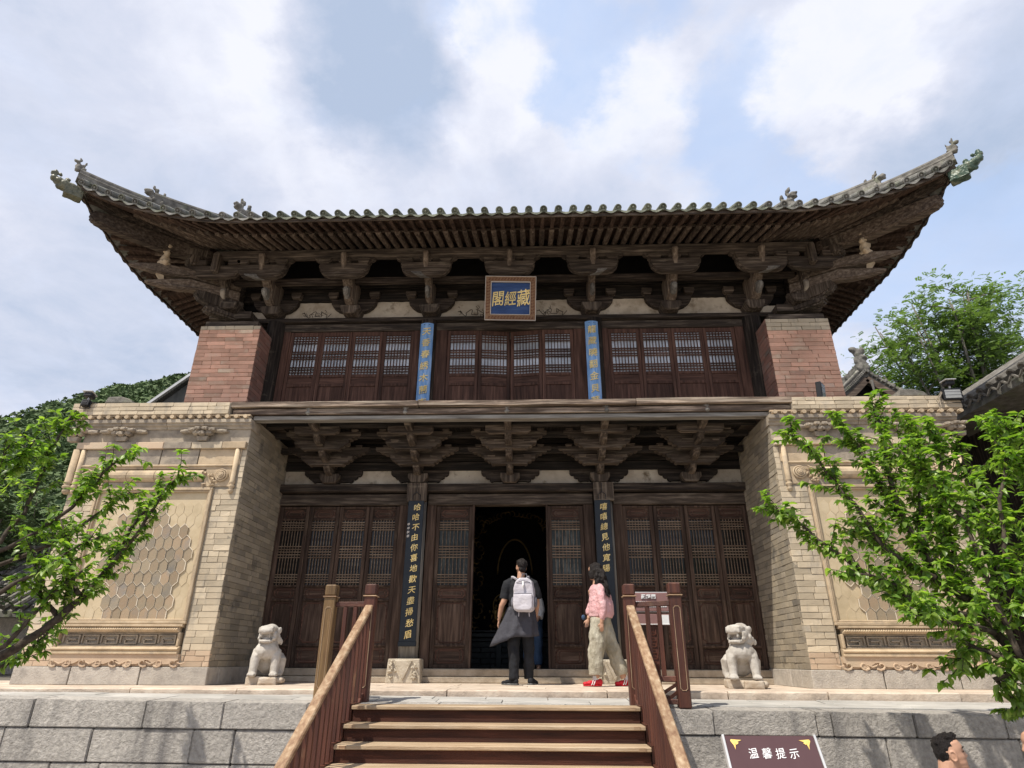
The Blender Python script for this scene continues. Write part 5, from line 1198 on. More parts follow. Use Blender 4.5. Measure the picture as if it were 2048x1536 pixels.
# ================================================================== STONE LIONS
def lion(c, s, turn, label, op):
    t = thing('stone_lion', label, 'stone lion', c, 'stone lions on the terrace')
    c = Vector(c); RZ = Matrix.Rotation(R_(turn), 3, 'Z')
    def A(x, y, z): return c + RZ @ Vector((x, y, z))
    # plinth
    q = MB()
    if not op: q.box(-.21, .21, -.23, .27, 0, .11)
    else: q.box(-.22, -.05, -.1, .3, 0, .10); q.box(-.03, .2, -.22, .3, 0, .095); q.ell((.2, 0, .05), (.09, .16, .05))
    o = remesh('plinth', q, .014, 'lion_base_stone', t, 1, .01, 10, .6); o.data.transform(Matrix.Translation(c) @ RZ.to_4x4())
    q = MB(); b = .10
    def T(P, r, n=10): q.tube([A(*p_) for p_ in P], r, n)
    def E(p_, r, rot=(0, 0, 0)): q.ell(A(*p_), r, (rot[0], rot[1], rot[2] + R_(turn)), 14, 10)
    for sx in (-1, 1):                                   # front legs, paws, hind legs
        T([(sx * .115, -.02, .42), (sx * .13, -.07, .34), (sx * .135, -.10, .20), (sx * .14, -.11, b + .02)], [.075, .066, .054, .056])
        E((sx * .14, -.145, b + .025), (.062, .075, .032))
        for k in (-1, 0, 1): E((sx * .14 + k * .033, -.20, b + .022), (.017, .028, .022))
        T([(sx * .12, .20, .34), (sx * .165, .12, .30), (sx * .175, .14, .17), (sx * .17, .10, b + .03)], [.08, .085, .06, .05]); E((sx * .17, .07, b + .025), (.055, .08, .03))
        T([(sx * .04, -.075, .375), (sx * .12, -.12, .36), (sx * .18, -.09, .375)], [.014, .02, .014], 6)
    E((0, .14, .30), (.15, .17, .17)); E((0, .05, .40), (.155, .16, .15)); E((0, -.045, .425), (.165, .125, .125)); E((0, -.02, .50), (.135, .12, .10))
    T([(0, .24, .2), (0, .30, .35), (.02, .27, .5)], [.04, .05, .03])
    o_ = remesh('body', q, .0095, 'lion_stone', t, 2, .005, 9)
    # head
    q = MB(); hc = (.0, -.05, .615); Rh = Matrix.Rotation(R_(op * 42), 3, 'Z')
    def HE(p_, r, rot=(0, 0, 0)):
        v = Rh @ Vector(p_); q.ell(A(hc[0] + v.x, hc[1] + v.y, hc[2] + v.z), r, (rot[0], rot[1], rot[2] + R_(turn + op * 42)), 14, 10)
    def HB(x0, x1, y0, y1, z0, z1, rx=0):
        M = Matrix.Translation(A(*hc)) @ (RZ @ Rh).to_4x4() @ Matrix.Rotation(R_(rx), 4, 'X'); q.box(x0, x1, y0, y1, z0, z1, M)
    HE((0, .04, .03), (.125, .13, .125)); HE((0, .07, -.06), (.13, .12, .10)); HE((0, -.05, .085), (.115, .10, .05)); HE((0, -.12, .055), (.095, .06, .045)); HE((0, -.155, .045), (.035, .025, .022))
    HB(-.10, .10, -.14, .02, .03, .10)
    HE((0, -.075, -.075), (.095, .085, .028)); HB(-.085, .085, -.13, 0, -.095, -.055); HE((0, -.04, -.03), (.075, .06, .02))
    for sx in (-1, 1):
        HE((sx * .065, -.10, .10), (.032, .03, .022)); HE((sx * .05, -.135, .085), (.018, .014, .016)); HE((sx * .10, -.03, .0), (.03, .06, .055)); HE((sx * .115, .06, .07), (.025, .04, .045)); HE((sx * .105, -.06, -.04), (.022, .045, .03))
        HE((sx * .06, -.125, .0), (.016, .012, .035))
        for k in range(3): HE((sx * .118, .05 + .045 * k, -.02 - .03 * k), (.026, .026, .04))
    remesh('head', q, .0085, 'lion_stone', t, 1, .005, 12)
lion((-3.30, -1.12, 0), -1, 12, 'stone lion with flat broken head left of the stairs', -.35)
lion((3.02, -1.60, 0), 1, -8, 'stone lion with open mouth looking left, right of the stairs', -1)

# ================================================================== PEOPLE
def hand(q, w_, d, side, palm_n, k=1.0, curl=.6):
    """palm and five unequal bent fingers; w_ wrist, d finger direction, side thumb side, palm_n where the fingers curl to"""
    w_ = Vector(w_); d = Vector(d).normalized(); side = Vector(side).normalized(); pn = Vector(palm_n).normalized()
    q.tube([w_, w_ + d * .04 * k, w_ + d * .085 * k], [.024 * k, .036 * k, .034 * k], 8, sq=.55, up=pn)
    for i, L in enumerate((.068, .078, .072, .058)):
        o = w_ + d * .08 * k + side * (.027 - .018 * i) * k; P = [o]; a = 0
        for j in range(3): a += curl * (.55 if j else .4); P.append(P[-1] + (d * math.cos(a) + pn * math.sin(a)) * L * k / 3)
        q.tube(P, [.0095 * k, .009 * k, .008 * k, .0065 * k], 6)
    o = w_ + d * .025 * k + side * .03 * k; q.tube([o, o + (side * .8 + d * .6) * .03 * k, o + (side * .5 + d * .9 + pn * .3) * .058 * k], [.012 * k, .011 * k, .008 * k], 6)
def interp(T, z):
    if z <= T[0][0]: return T[0][1]
    for (a, u), (b, v) in zip(T, T[1:]):
        if z <= b: f = (z - a) / (b - a); f = f * f * (3 - 2 * f); return u + (v - u) * f
    return T[-1][1]
FRONT = [(-.122, -.030), (-.112, -.060), (-.09, -.076), (-.06, -.080), (-.02, -.082), (.02, -.083), (.05, -.088), (.08, -.078), (.10, -.055), (.115, -.02), (.120, .0)]
BACK = [(-.122, -.012), (-.10, .005), (-.07, .035), (-.03, .075), (.02, .100), (.06, .100), (.09, .078), (.11, .04), (.120, .01)]
WIDE = [(-.122, .014), (-.105, .034), (-.08, .050), (-.05, .060), (-.01, .069), (.03, .074), (.07, .070), (.10, .046), (.115, .02), (.120, .004)]
def head(q, c, yaw, k=1.0, pitch=0, roll=0):
    """one surface swept from face, skull and width profiles, with nose, lips, sockets, brows, cheeks and ears; looks to -Y when yaw is 0"""
    M = Matrix.Translation(c) @ Matrix.Rotation(R_(yaw), 4, 'Z') @ Matrix.Rotation(R_(roll), 4, 'Y') @ Matrix.Rotation(R_(pitch), 4, 'X')
    nz, na = 46, 56; vs_ = []
    G_ = lambda v, s_: math.exp(-(v / s_) ** 2)
    for j in range(nz + 1):
        z = -.122 + .242 * (j / nz); f_, b_, w_ = interp(FRONT, z), interp(BACK, z), interp(WIDE, z)
        cy_ = (f_ + b_) / 2; ry = (b_ - f_) / 2
        for i in range(na):
            a = 2 * math.pi * i / na; ca, sa = math.cos(a), math.sin(a)
            x = w_ * math.copysign(abs(ca) ** .86, ca); y = cy_ + ry * math.copysign(abs(sa) ** .92, sa)
            if sa < 0:
                ax_ = abs(x); d = 0
                nose = interp([(-.04, 0), (-.032, .014), (-.024, .026), (-.014, .022), (.01, .012), (.03, .002), (.04, 0)], z)
                d -= nose * G_(x, .011 + .007 * G_(z + .028, .012)); d -= .009 * G_(z + .050, .0065) * G_(x, .022) + .009 * G_(z + .066, .007) * G_(x, .019); d += .004 * G_(z + .058, .003) * G_(x, .022)
                d -= .012 * G_(z + .098, .016) * G_(x, .020); d += .010 * G_(z - .010, .013) * G_(ax_ - .032, .017); d -= .006 * G_(z - .009, .007) * G_(ax_ - .032, .012)
                d -= .005 * G_(z - .034, .009) * G_(ax_ - .03, .022); d -= .004 * G_(z + .018, .018) * G_(ax_ - .044, .016)
                y += d * (-sa) ** .5
            vs_.append(M @ (Vector((x, y, z)) * k))
    q.add(vs_, [(j * na + i, j * na + (i + 1) % na, (j + 1) * na + (i + 1) % na, (j + 1) * na + i) for j in range(nz) for i in range(na)] + [tuple(range(na - 1, -1, -1)), tuple(range(nz * na, (nz + 1) * na))])
    for s in (-1, 1):                                    # ear: rim, bowl and lobe
        E_ = [Vector((s * (.070 + .010 * math.sin(t_ * .5)), .010 + .019 * math.cos(t_), -.004 + .031 * math.sin(t_))) for t_ in [i * .52 for i in range(13)]]
        q.tube([M @ (p_ * k) for p_ in E_], .0055 * k, 6); q2 = MB(); q2.ell((0, 0, 0), (.007 * k, .016 * k, .026 * k), (0, 0, 0), 10, 8); b = Matrix.Translation(Vector((s * .070, .012, -.004)) * k); q.add([M @ b @ Vector(v) for v in q2.v], q2.f)
    return M
def person_man():
    X, Y = .19, -.80
    t = thing('person', 'man in black with a pale backpack, jacket tied at his waist, standing at the doorway', 'person', (X, Y, 0))
    P = lambda x, y, z: (X + x, Y + y, z)
    q = MB()
    M = head(q, P(.01, .03, 1.575), 180 + 18, .98)
    q.tube([P(.0, .0, 1.33), P(.0, .01, 1.42), P(.01, .02, 1.50)], [.075, .056, .055], 12)
    q.tube([P(0, 0, .95), P(0, 0, 1.15), P(0, 0, 1.32), P(0, 0, 1.40)], [.14, .15, .17, .10], 14, sq=.65, up=(0, 1, 0))
    # left arm hanging a little out, right arm forward
    q.tube([P(-.18, 0, 1.35), P(-.215, .0, 1.2), P(-.25, -.01, 1.08), P(-.275, .0, 1.04), P(-.30, .03, .93), P(-.315, .05, .84)], [.055, .048, .043, .041, .034, .025], 12)
    hand(q, P(-.315, .05, .84), (-.12, .15, -1), (.1, 1, 0), (1, -.1, .1), .95)
    q.tube([P(.18, 0, 1.35), P(.22, .03, 1.2), P(.235, .05, 1.06), P(.22, .12, .94), P(.205, .16, .87)], [.055, .048, .042, .034, .026], 12)
    hand(q, P(.205, .16, .87), (-.05, .4, -1), (-.2, 1, .3), (-1, 0, 0), .95)
    for s, fy in ((-1, -.02), (1, .06)):
        q.tube([P(s * .085, 0, .95), P(s * .095, fy * .4, .5), P(s * .095, fy, .12)], [.08, .05, .04], 12)
    remesh('body', q, .0085, 'skin', t, 2)
    q = MB(); c = M @ Vector((0, .025, .048))
    q.ell(c, (.082, .094, .082), (0, 0, R_(18)), 16, 12); q.ell(M @ Vector((0, -.03, .095)), (.066, .06, .03), (0, 0, R_(18)), 12, 8); q.ell(M @ Vector((0, .06, -.02)), (.062, .045, .05), (0, 0, R_(18)), 12, 8)
    remesh('hair', q, .009, 'hair', t, 1, .012, 26)
    q = MB()
    q.tube([P(0, 0, .93), P(0, 0, 1.05), P(0, 0, 1.2), P(0, 0, 1.32), P(0, 0, 1.385), P(.0, .0, 1.42)], [.175, .168, .18, .195, .15, .075], 20, sq=.62, up=(0, 1, 0))
    for s in (-1, 1): q.tube([P(s * .12, 0, 1.37), P(s * .185, 0, 1.335), P(s * .225, .01, 1.22), P(s * .238, .015, 1.13)], [.07, .082, .074, .078], 14)
    remesh('t_shirt', q, .010, 'cloth_black', t, 3, .010, 7)
    q = MB()
    for s, fy, fx in ((-1, -.03, -.0), (1, .07, .02)):
        q.tube([P(s * .07, 0, .97), P(s * .085, 0, .8), P(s * .095 + fx, fy * .4, .5), P(s * .095 + fx, fy, .25), P(s * .09 + fx, fy, .075)], [.105, .105, .082, .072, .070], 16)
    remesh('trousers', q, .010, 'cloth_black', t, 3, .014, 7)
    q = MB(); n_ = 26; vs_ = []; rows = 9                      # jacket tied round the hips, left flap swinging out
    for j in range(rows):
        f = j / (rows - 1); z = 1.02 - .36 * f
        for i in range(n_ + 1):
            a = R_(-200 + 220 * i / n_); r_ = .185 + .055 * f + .018 * math.sin(a * 7 + f * 3)
            flap = max(0, math.cos(a - R_(-175))) ** 3
            zz_ = z - .17 * flap * f - .05 * f * max(0, math.cos(a + 1.2)); r2 = r_ + .19 * flap * f + .02 * math.sin(a * 11 + f * 5) * f
            vs_.append(P(r2 * math.cos(a), r2 * math.sin(a) * .75, zz_))
    fs = [(j * (n_ + 1) + i, j * (n_ + 1) + i + 1, (j + 1) * (n_ + 1) + i + 1, (j + 1) * (n_ + 1) + i) for j in range(rows - 1) for i in range(n_)]
    q.add(vs_, fs); m2 = [(v[0], v[1], v[2]) for v in q.v]; nv = len(m2); q.add([(X + (v[0] - X) * .95, Y + (v[1] - Y) * .95, v[2]) for v in m2], [tuple(reversed(f)) for f in fs])
    edge = list(range(n_ + 1)); q.f += [(i, i + nv, i + 1 + nv, i + 1) for i in range(n_)] + [((rows - 1) * (n_ + 1) + i, (rows - 1) * (n_ + 1) + i + 1, (rows - 1) * (n_ + 1) + i + 1 + nv, (rows - 1) * (n_ + 1) + i + nv) for i in range(n_)]
    q.f += [(j * (n_ + 1), (j + 1) * (n_ + 1), (j + 1) * (n_ + 1) + nv, j * (n_ + 1) + nv) for j in range(rows - 1)] + [(j * (n_ + 1) + n_, j * (n_ + 1) + n_ + nv, (j + 1) * (n_ + 1) + n_ + nv, (j + 1) * (n_ + 1) + n_) for j in range(rows - 1)]
    obj('tied_jacket', q, 'cloth_grey', t, smooth=True)
    q = MB(); q.tube([P(-.315, .05, .87), P(-.312, .047, .885)], [.031, .031], 12); obj('wrist_band', q, 'metal_black', t)
    for s, fy, fx, rz in ((-1, -.03, -.02, .45), (1, .07, .06, -.35)):
        q = MB(); cx_, cy_ = X + s * .09 + fx, Y + fy
        D = Vector((-math.sin(rz), math.cos(rz), 0)) if s > 0 else Vector((-math.sin(rz + .5), math.cos(rz + .5), 0))
        for d, z, a, b in ((-.05, .05, .043, .045), (.02, .048, .048, .045), (.09, .038, .05, .032), (.15, .03, .045, .026)): q.ell(Vector((cx_, cy_, z)) + D * d, (a, a, b), (0, 0, 0), 12, 8)
        remesh('shoe', q, .009, 'cloth_black', t, 2)
        q = MB(); q.tube([Vector((cx_, cy_, .012)) - D * .08, Vector((cx_, cy_, .012)) + D * .05, Vector((cx_, cy_, .012)) + D * .18], [.04, .045, .035], 10, sq=.28, up=(0, 0, 1)); obj('shoe_sole', q, 'shoe_sole', t, smooth=True)
    # backpack: carried, so a thing of its own
    b = thing('backpack', 'pale grey lavender backpack on the back of the man in black', 'backpack', (X + .05, Y - .2, 1.0))
    MB_ = Matrix.Translation(P(.055, -.195, 1.0)) @ Matrix.Rotation(R_(-10), 4, 'Z')
    def bp(nm, q, m_, rm=0, **k):
        if rm: o = remesh(nm, q, rm, m_, b, **k)
        else: o = obj(nm, q, m_, b, **k)
        o.data.transform(MB_); return o
    q = MB(); q.prism([(-.14, -.03), (-.155, .05), (-.145, .25), (-.12, .35), (-.06, .40), (.06, .40), (.12, .35), (.145, .25), (.155, .05), (.14, -.03), (.1, -.06), (-.1, -.06)], 'Y', -.075, .08)
    bp('bag', q, 'pack_grey', .011, smooth_it=8, disp=.006, dscale=9)
    q = MB(); q.prism([(-.13, -.02), (-.14, .08), (-.13, .17), (.13, .17), (.14, .08), (.13, -.02), (.09, -.045), (-.09, -.045)], 'Y', -.115, -.05); bp('front_pocket', q, 'pack_grey', .010, smooth_it=6, disp=.005, dscale=10)
    q = MB(); q.tube([(-.13, -.100, .178), (0, -.106, .182), (.13, -.100, .178)], .005, 6); q.tube([(-.10, -.08, .33), (0, -.088, .36), (.10, -.08, .33)], .004, 6); bp('zip', q, 'pack_dark')
    q = MB(); q.tube([(-.045, .02, .39), (-.03, .02, .46), (.03, .02, .46), (.045, .02, .39)], .008, 6); bp('handle', q, 'pack_dark')
    q = MB(); q.tube([(.0, -.09, .35), (.005, -.105, .29), (.0, -.10, .25)], [.012, .016, .008], 6); bp('tag', q, 'sign_white')
    q = MB(); q.ell((-.165, 0, .07), (.03, .05, .08)); q.ell((.165, 0, .07), (.025, .05, .08)); bp('side_pocket', q, 'pack_dark', .012, smooth_it=2)
    for s in (-1, 1):
        q = MB(); q.tube([P(s * .05 + .03, -.13, 1.37), P(s * .10, -.10, 1.42), P(s * .125, -.01, 1.43), P(s * .14, .09, 1.36), P(s * .15, .13, 1.2), P(s * .17, .08, 1.05), P(s * .16, -.1, .98)], [.02, .024, .026, .024, .02, .014, .012], 8, sq=.4, up=(0, 1, 1)); obj('strap', q, 'pack_grey', b, smooth=True)
        q = MB(); q.tube([P(s * .07 + .05, -.19, .96), P(s * .075 + .05, -.2, .88)], .006, 5); obj('loose_strap', q, 'pack_grey', b)
person_man()
def person_woman():
    X, Y = 1.285, -1.12
    t = thing('person', 'long haired woman in pink shirt and khaki trousers with red shoes walking left', 'person', (X, Y, 0))
    P = lambda x, y, z: (X + x, Y + y, z)
    q = MB(); M = head(q, P(-.035, .05, 1.475), -125, .93)
    q.tube([P(-.01, .01, 1.28), P(-.02, .02, 1.36), P(-.03, .03, 1.43)], [.06, .046, .046], 12)
    q.tube([P(.02, 0, .85), P(.01, 0, 1.05), P(0, 0, 1.22), P(0, .0, 1.29)], [.13, .12, .14, .08], 14, sq=.7, up=(0, 1, 0))
    q.tube([P(.02, -.13, 1.23), P(.03, -.18, 1.08), P(.04, -.19, .97), P(.02, -.20, .86), P(.01, -.20, .78)], [.045, .04, .035, .03, .023], 12)
    hand(q, P(.01, -.20, .79), (-.02, 0, -1), (-1, -.1, 0), (.1, 1, 0), .85)
    q.tube([P(-.02, .14, 1.23), P(-.06, .17, 1.05), P(-.12, .15, .92), P(-.14, .12, .85)], [.045, .04, .032, .023], 12); hand(q, P(-.14, .12, .85), (-.3, 0, -1), (-1, 0, 0), (0, -1, 0), .85)
    for (hx, hy, kx, ky, ax, ay) in ((0, -.06, -.07, -.07, -.085, -.08), (.03, .06, .14, .06, .30, .09)):
        q.tube([P(hx, hy, .85), P(kx, ky, .47), P(ax, ay, .10)], [.085, .06, .042], 12)
    remesh('body', q, .0085, 'skin', t, 2)
    q = MB(); rz = R_(-125)
    q.ell(M @ Vector((0, .028, .045)), (.088, .098, .088), (0, 0, rz), 16, 12); q.ell(M @ Vector((0, .06, -.04)), (.082, .07, .09), (0, 0, rz), 14, 10); q.ell(M @ Vector((-.065, -.01, -.03)), (.03, .05, .08), (0, 0, rz), 12, 8); q.ell(M @ Vector((.065, -.01, -.03)), (.03, .05, .08), (0, 0, rz), 12, 8)
    r = random.Random(5)
    for i in range(30):
        a = r.uniform(-.09, .10); b0 = Vector(P(.02 + a * .6, -.045 + r.uniform(-.06, .09), 1.50)); pts = []
        for j in range(9):
            f = j / 8; pts.append(b0 + Vector((.055 * f + a * f * .3 + .016 * math.sin(j * 1.7 + i), -.045 * f * (1 if i % 2 else .6) + .012 * math.cos(j * 1.9 + i), -.40 * f * r.uniform(.9, 1.05))))
        q.tube(pts, [.022, .026, .026, .024, .022, .02, .017, .012, .006], 6)
    remesh('hair', q, .009, 'hair', t, 0, .01, 24)
    q = MB()                                                       # loose shirt
    q.tube([P(.02, 0, .86), P(.025, 0, .93), P(.035, 0, 1.03), P(.02, 0, 1.15), P(0, 0, 1.25), P(-.01, .01, 1.31)], [.165, .18, .172, .150, .135, .065], 20, sq=.85, up=(0, 1, 0))
    q.tube([P(0, -.07, 1.27), P(.02, -.13, 1.22), P(.03, -.185, 1.08), P(.045, -.195, .96), P(.03, -.20, .87), P(.018, -.20, .815)], [.055, .062, .054, .05, .052, .034], 14)
    q.tube([P(0, .07, 1.27), P(-.02, .14, 1.22), P(-.06, .17, 1.06), P(-.12, .15, .94), P(-.135, .13, .90)], [.06, .07, .062, .058, .04], 14)
    remesh('pink_shirt', q, .010, 'cloth_pink', t, 3, .014, 8)
    q = MB()
    q.tube([P(.02, 0, .93), P(.02, 0, .84), P(.02, 0, .78)], [.14, .15, .15], 18, sq=.85, up=(0, 1, 0))
    q.tube([P(.0, -.05, .84), P(-.04, -.07, .6), P(-.075, -.08, .38), P(-.085, -.08, .13)], [.12, .115, .105, .098], 16)
    q.tube([P(.05, .05, .84), P(.11, .05, .6), P(.20, .07, .38), P(.285, .09, .15)], [.12, .112, .10, .095], 16)
    remesh('khaki_trousers', q, .010, 'cloth_khaki', t, 3, .016, 7)
    for (x, y, lift, nm) in ((-.12, -.09, 0, 1), (.32, .10, .02, 2)):
        q = MB(); D = Vector((-1, -.08, 0)).normalized(); c = Vector(P(x, y, 0))
        for d, z, a, b in ((-.08, .05 + lift, .034, .045), (-.02, .052 + lift * .6, .038, .046), (.05, .042, .040, .034), (.11, .034, .036, .026)): q.ell(c + D * d + Vector((0, 0, z)), (a * 1.15, a, b), (0, 0, 0), 12, 8)
        sh = remesh('red_shoe', q, .0085, 'shoe_red', t, 2)
        q = MB()
        for d in (-.005, .022): q.tube([c + D * (d + .014) + Vector((0, -.040, .018)), c + D * d + Vector((0, -.044, .045)), c + D * (d - .012) + Vector((0, -.032, .078))], .0055, 5)
        obj('white_stripes', q, 'sign_white', sh)
        q = MB(); q.tube([c - D * .1 + Vector((0, 0, .012 + lift)), c + D * .02 + Vector((0, 0, .012)), c + D * .14 + Vector((0, 0, .012))], [.034, .04, .03], 10, sq=.28, up=(0, 0, 1)); obj('shoe_sole', q, 'shoe_red', sh, smooth=True)
        q = MB(); q.tube([c + D * -.02 + Vector((0, 0, .08)), c + D * -.02 + Vector((0, 0, .13))], .036, 10); obj('sock', q, 'cloth_pale', t)
    b = MB(); b.ell(P(-.215, .05, .865), (.028, .028, .035)); tag(obj('small_blue_bottle', b, 'cloth_blue', smooth=True), 'small pale blue item held in front of the woman in pink', 'bottle')
person_woman()
def person_inside():
    X, Y = .36, .75
    t = thing('person', 'visitor in pale sleeve and blue trousers inside, hidden behind the man in black', 'person', (X, Y, .16))
    P = lambda x, y, z: (X + x, Y + y, z + .16)
    q = MB(); head(q, P(-.08, .06, 1.38), 160, .9); q.tube([P(0, 0, .9), P(-.03, 0, 1.12), P(-.06, .03, 1.25), P(-.08, .05, 1.34)], [.12, .14, .08, .05], 12)
    q.tube([P(.09, -.03, 1.15), P(.13, -.03, .95), P(.10, -.12, .8), P(.06, -.18, .74)], [.045, .04, .03, .022], 10); hand(q, P(.06, -.18, .75), (-.3, -.5, -1), (-1, 0, 0), (0, 1, 0), .85)
    for s in (-1, 1): q.tube([P(s * .08, 0, .85), P(s * .09, 0, .45), P(s * .09, 0, .06)], [.08, .055, .04], 10)
    for s in (-1, 1): q.ell(P(s * .09, .05, .035), (.04, .11, .035))
    remesh('body', q, .012, 'skin', t, 2)
    q = MB(); q.ell(P(-.08, .03, 1.42), (.08, .09, .085)); remesh('hair', q, .012, 'hair', t, 1)
    q = MB(); q.tube([P(0, 0, .80), P(-.02, 0, 1.0), P(-.05, .01, 1.2), P(-.06, .02, 1.27)], [.16, .15, .16, .07], 14, sq=.7, up=(0, 1, 0)); q.tube([P(.05, 0, 1.2), P(.12, -.03, 1.05), P(.14, -.04, .9), P(.11, -.1, .8)], [.06, .07, .065, .06], 12)
    remesh('pale_shirt', q, .012, 'cloth_pale', t, 2, .012, 8)
    q = MB(); q.tube([P(0, 0, .9), P(0, 0, .78)], .14, 14)
    for s in (-1, 1): q.tube([P(s * .07, 0, .85), P(s * .08, 0, .45), P(s * .08, 0, .09)], [.10, .085, .075], 12)
    remesh('blue_trousers', q, .012, 'cloth_blue', t, 2, .01, 8)
person_inside()
def person_profile():
    # man walking past below the terrace, head and neck in view, looking right
    hx, hy, hz = 3.26, -5.3, -.275; G = GZ
    t = thing('person', 'dark haired man in profile facing right at the bottom right corner', 'person', (hx, hy, G))
    q = MB(); k = .95
    M = Matrix.Translation((hx, hy, hz)) @ Matrix.Rotation(R_(78), 4, 'Z') @ Matrix.Rotation(R_(-10), 4, 'X')
    q2 = MB(); head(q2, (0, 0, 0), 0, k); q.add([M @ Vector(v) for v in q2.v], q2.f)
    P = lambda x, y, z: (hx + x, hy + y, z)
    q.tube([M @ Vector((0, .035, -.04)), P(-.055, 0, hz - .14), P(-.085, 0, hz - .22)], [.062, .058, .07], 14)
    zs = hz - .26
    q.tube([P(-.09, 0, zs - .45), P(-.09, 0, zs - .2), P(-.085, 0, zs)], [.14, .17, .10], 14, sq=.8)
    for s in (-1, 1):
        q.tube([P(-.09, s * .17, zs - .05), P(-.10, s * .22, zs - .3), P(-.03, s * .2, zs - .52)], [.05, .042, .026], 10); hand(q, P(-.03, s * .2, zs - .52), (.4, 0, -1), (1, 0, 0), (0, -s, 0), .9)
        q.tube([P(-.1, s * .09, zs - .45), P(-.1 + s * .1, s * .09, (zs + G) / 2 - .2), P(-.1 + s * .2, s * .09, G + .08)], [.09, .065, .045], 12); q.ell(P(-.06 + s * .2, s * .09, G + .035), (.12, .045, .035))
    remesh('body', q, .0045, 'skin', t, 2)
    q = MB()
    def E(p, r, rx=0, ry=0, rz=0):
        q2 = MB(); q2.ell((0, 0, 0), r, (rx, ry, rz), 16, 12); q.add([M @ ((Vector(v) + Vector(p)) * k) for v in q2.v], q2.f)
    E((0, .022, .062), (.0765, .084, .064)); E((0, .052, .02), (.0735, .054, .07)); E((0, .062, -.035), (.055, .034, .045)); E((0, -.028, .10), (.052, .034, .026))
    r = random.Random(9)
    for i in range(60):
        a = r.uniform(-1, 1) * .055; y = r.uniform(-.06, .09); p0 = Vector((a, y, .122 - (y * y) * 3 - abs(a) * .3)); p1 = p0 + Vector((r.uniform(-.02, .02), -.02 + r.uniform(-.015, .02), .010 + r.uniform(-.004, .01)))
        q.tube([M @ (p0 * k), M @ (((p0 + p1) / 2 + Vector((0, 0, .006))) * k), M @ (p1 * k)], [.010, .009, .003], 5)
    remesh('hair', q, .006, 'hair', t, 1, .006, 40)
    q = MB()
    for s in (-1, 1):
        q.tube([M @ (Vector(p_) * k) for p_ in ((s * .014, -.0915, .032), (s * .034, -.087, .038), (s * .054, -.070, .033))], [.003, .0045, .002], 6)
    obj('eyebrows', q, 'hair', t, smooth=True)
    q = MB()
    for s in (-1, 1): q.tube([M @ (Vector(p_) * k) for p_ in ((s * .020, -.0815, .009), (s * .033, -.0805, .012), (s * .046, -.0695, .008))], [.002, .003, .0018], 6)
    obj('eyelids', q, 'hair', t, smooth=True)
    q = MB(); q.tube([P(-.09, 0, zs - .5), P(-.09, 0, zs - .2), P(-.085, 0, zs + .0), P(-.08, 0, zs + .045)], [.19, .20, .15, .082], 18, sq=.9)
    for s in (-1, 1): q.tube([P(-.09, s * .12, zs - .02), P(-.095, s * .2, zs - .12), P(-.1, s * .225, zs - .28)], [.08, .08, .07], 12)
    q.tube([P(-.085, 0, hz - .235), P(-.06, 0, hz - .135)], [.090, .075], 14)
    remesh('navy_shirt', q, .012, 'cloth_navy', t, 3, .01, 8)
    q = MB(); q.tube([P(-.1, 0, zs - .4), P(-.1, 0, zs - .55)], .16, 14)
    for s in (-1, 1): q.tube([P(-.1, s * .08, zs - .48), P(-.1 + s * .1, s * .09, (zs + G) / 2 - .2), P(-.1 + s * .2, s * .09, G + .1)], [.11, .09, .075], 12)
    remesh('trousers', q, .014, 'cloth_black', t, 2)
person_profile()
def person_edge():
    hx, hy, hz = 3.90, -5.25, -.235
    t = thing('person', 'person cut off by the right edge with one raised hand', 'person', (hx, hy, GZ))
    q = MB(); M = head(q, (hx, hy, hz), 250, 1.0)
    P = lambda x, y, z: (hx + x, hy + y, z); zs = hz - .25
    q.tube([P(0, 0, hz - .05), P(.02, 0, hz - .15), P(.03, 0, zs)], [.06, .056, .09], 12); q.tube([P(.03, 0, zs - .5), P(.03, 0, zs - .2), P(.03, 0, zs)], [.14, .16, .1], 12)
    q.tube([P(.0, -.18, zs - .05), P(-.12, -.2, zs - .25), P(-.10, -.15, zs + .08)], [.05, .04, .026], 10)
    hand(q, P(-.10, -.15, zs + .07), (.3, .1, 1), (-1, 0, .3), (.6, -.6, 0), 1.0, .9)
    for s in (-1, 1): q.tube([P(.03, s * .09, zs - .45), P(.03, s * .09, GZ + .5), P(.03, s * .09, GZ + .05)], [.09, .065, .045], 10); q.ell(P(.0, s * .09, GZ + .035), (.12, .045, .035))
    remesh('body', q, .009, 'skin', t, 2)
    q = MB(); q.ell(M @ Vector((0, .03, .055)), (.09, .10, .085)); q.ell(M @ Vector((0, .06, -.0)), (.085, .07, .09)); remesh('hair', q, .01, 'hair', t, 1, .01, 30)
    q = MB(); q.tube([P(.03, 0, zs - .55), P(.03, 0, zs - .2), P(.03, 0, zs), P(.03, 0, zs + .05)], [.18, .19, .15, .08], 14, sq=.9); q.tube([P(.0, -.14, zs - .03), P(-.06, -.19, zs - .18)], [.08, .07], 12); remesh('dark_shirt', q, .014, 'cloth_black', t, 2)
    q = MB()
    for s in (-1, 1): q.tube([P(.03, s * .08, zs - .45), P(.03, s * .09, GZ + .1)], [.11, .08], 12)
    remesh('trousers', q, .014, 'cloth_black', t, 2)
person_edge()

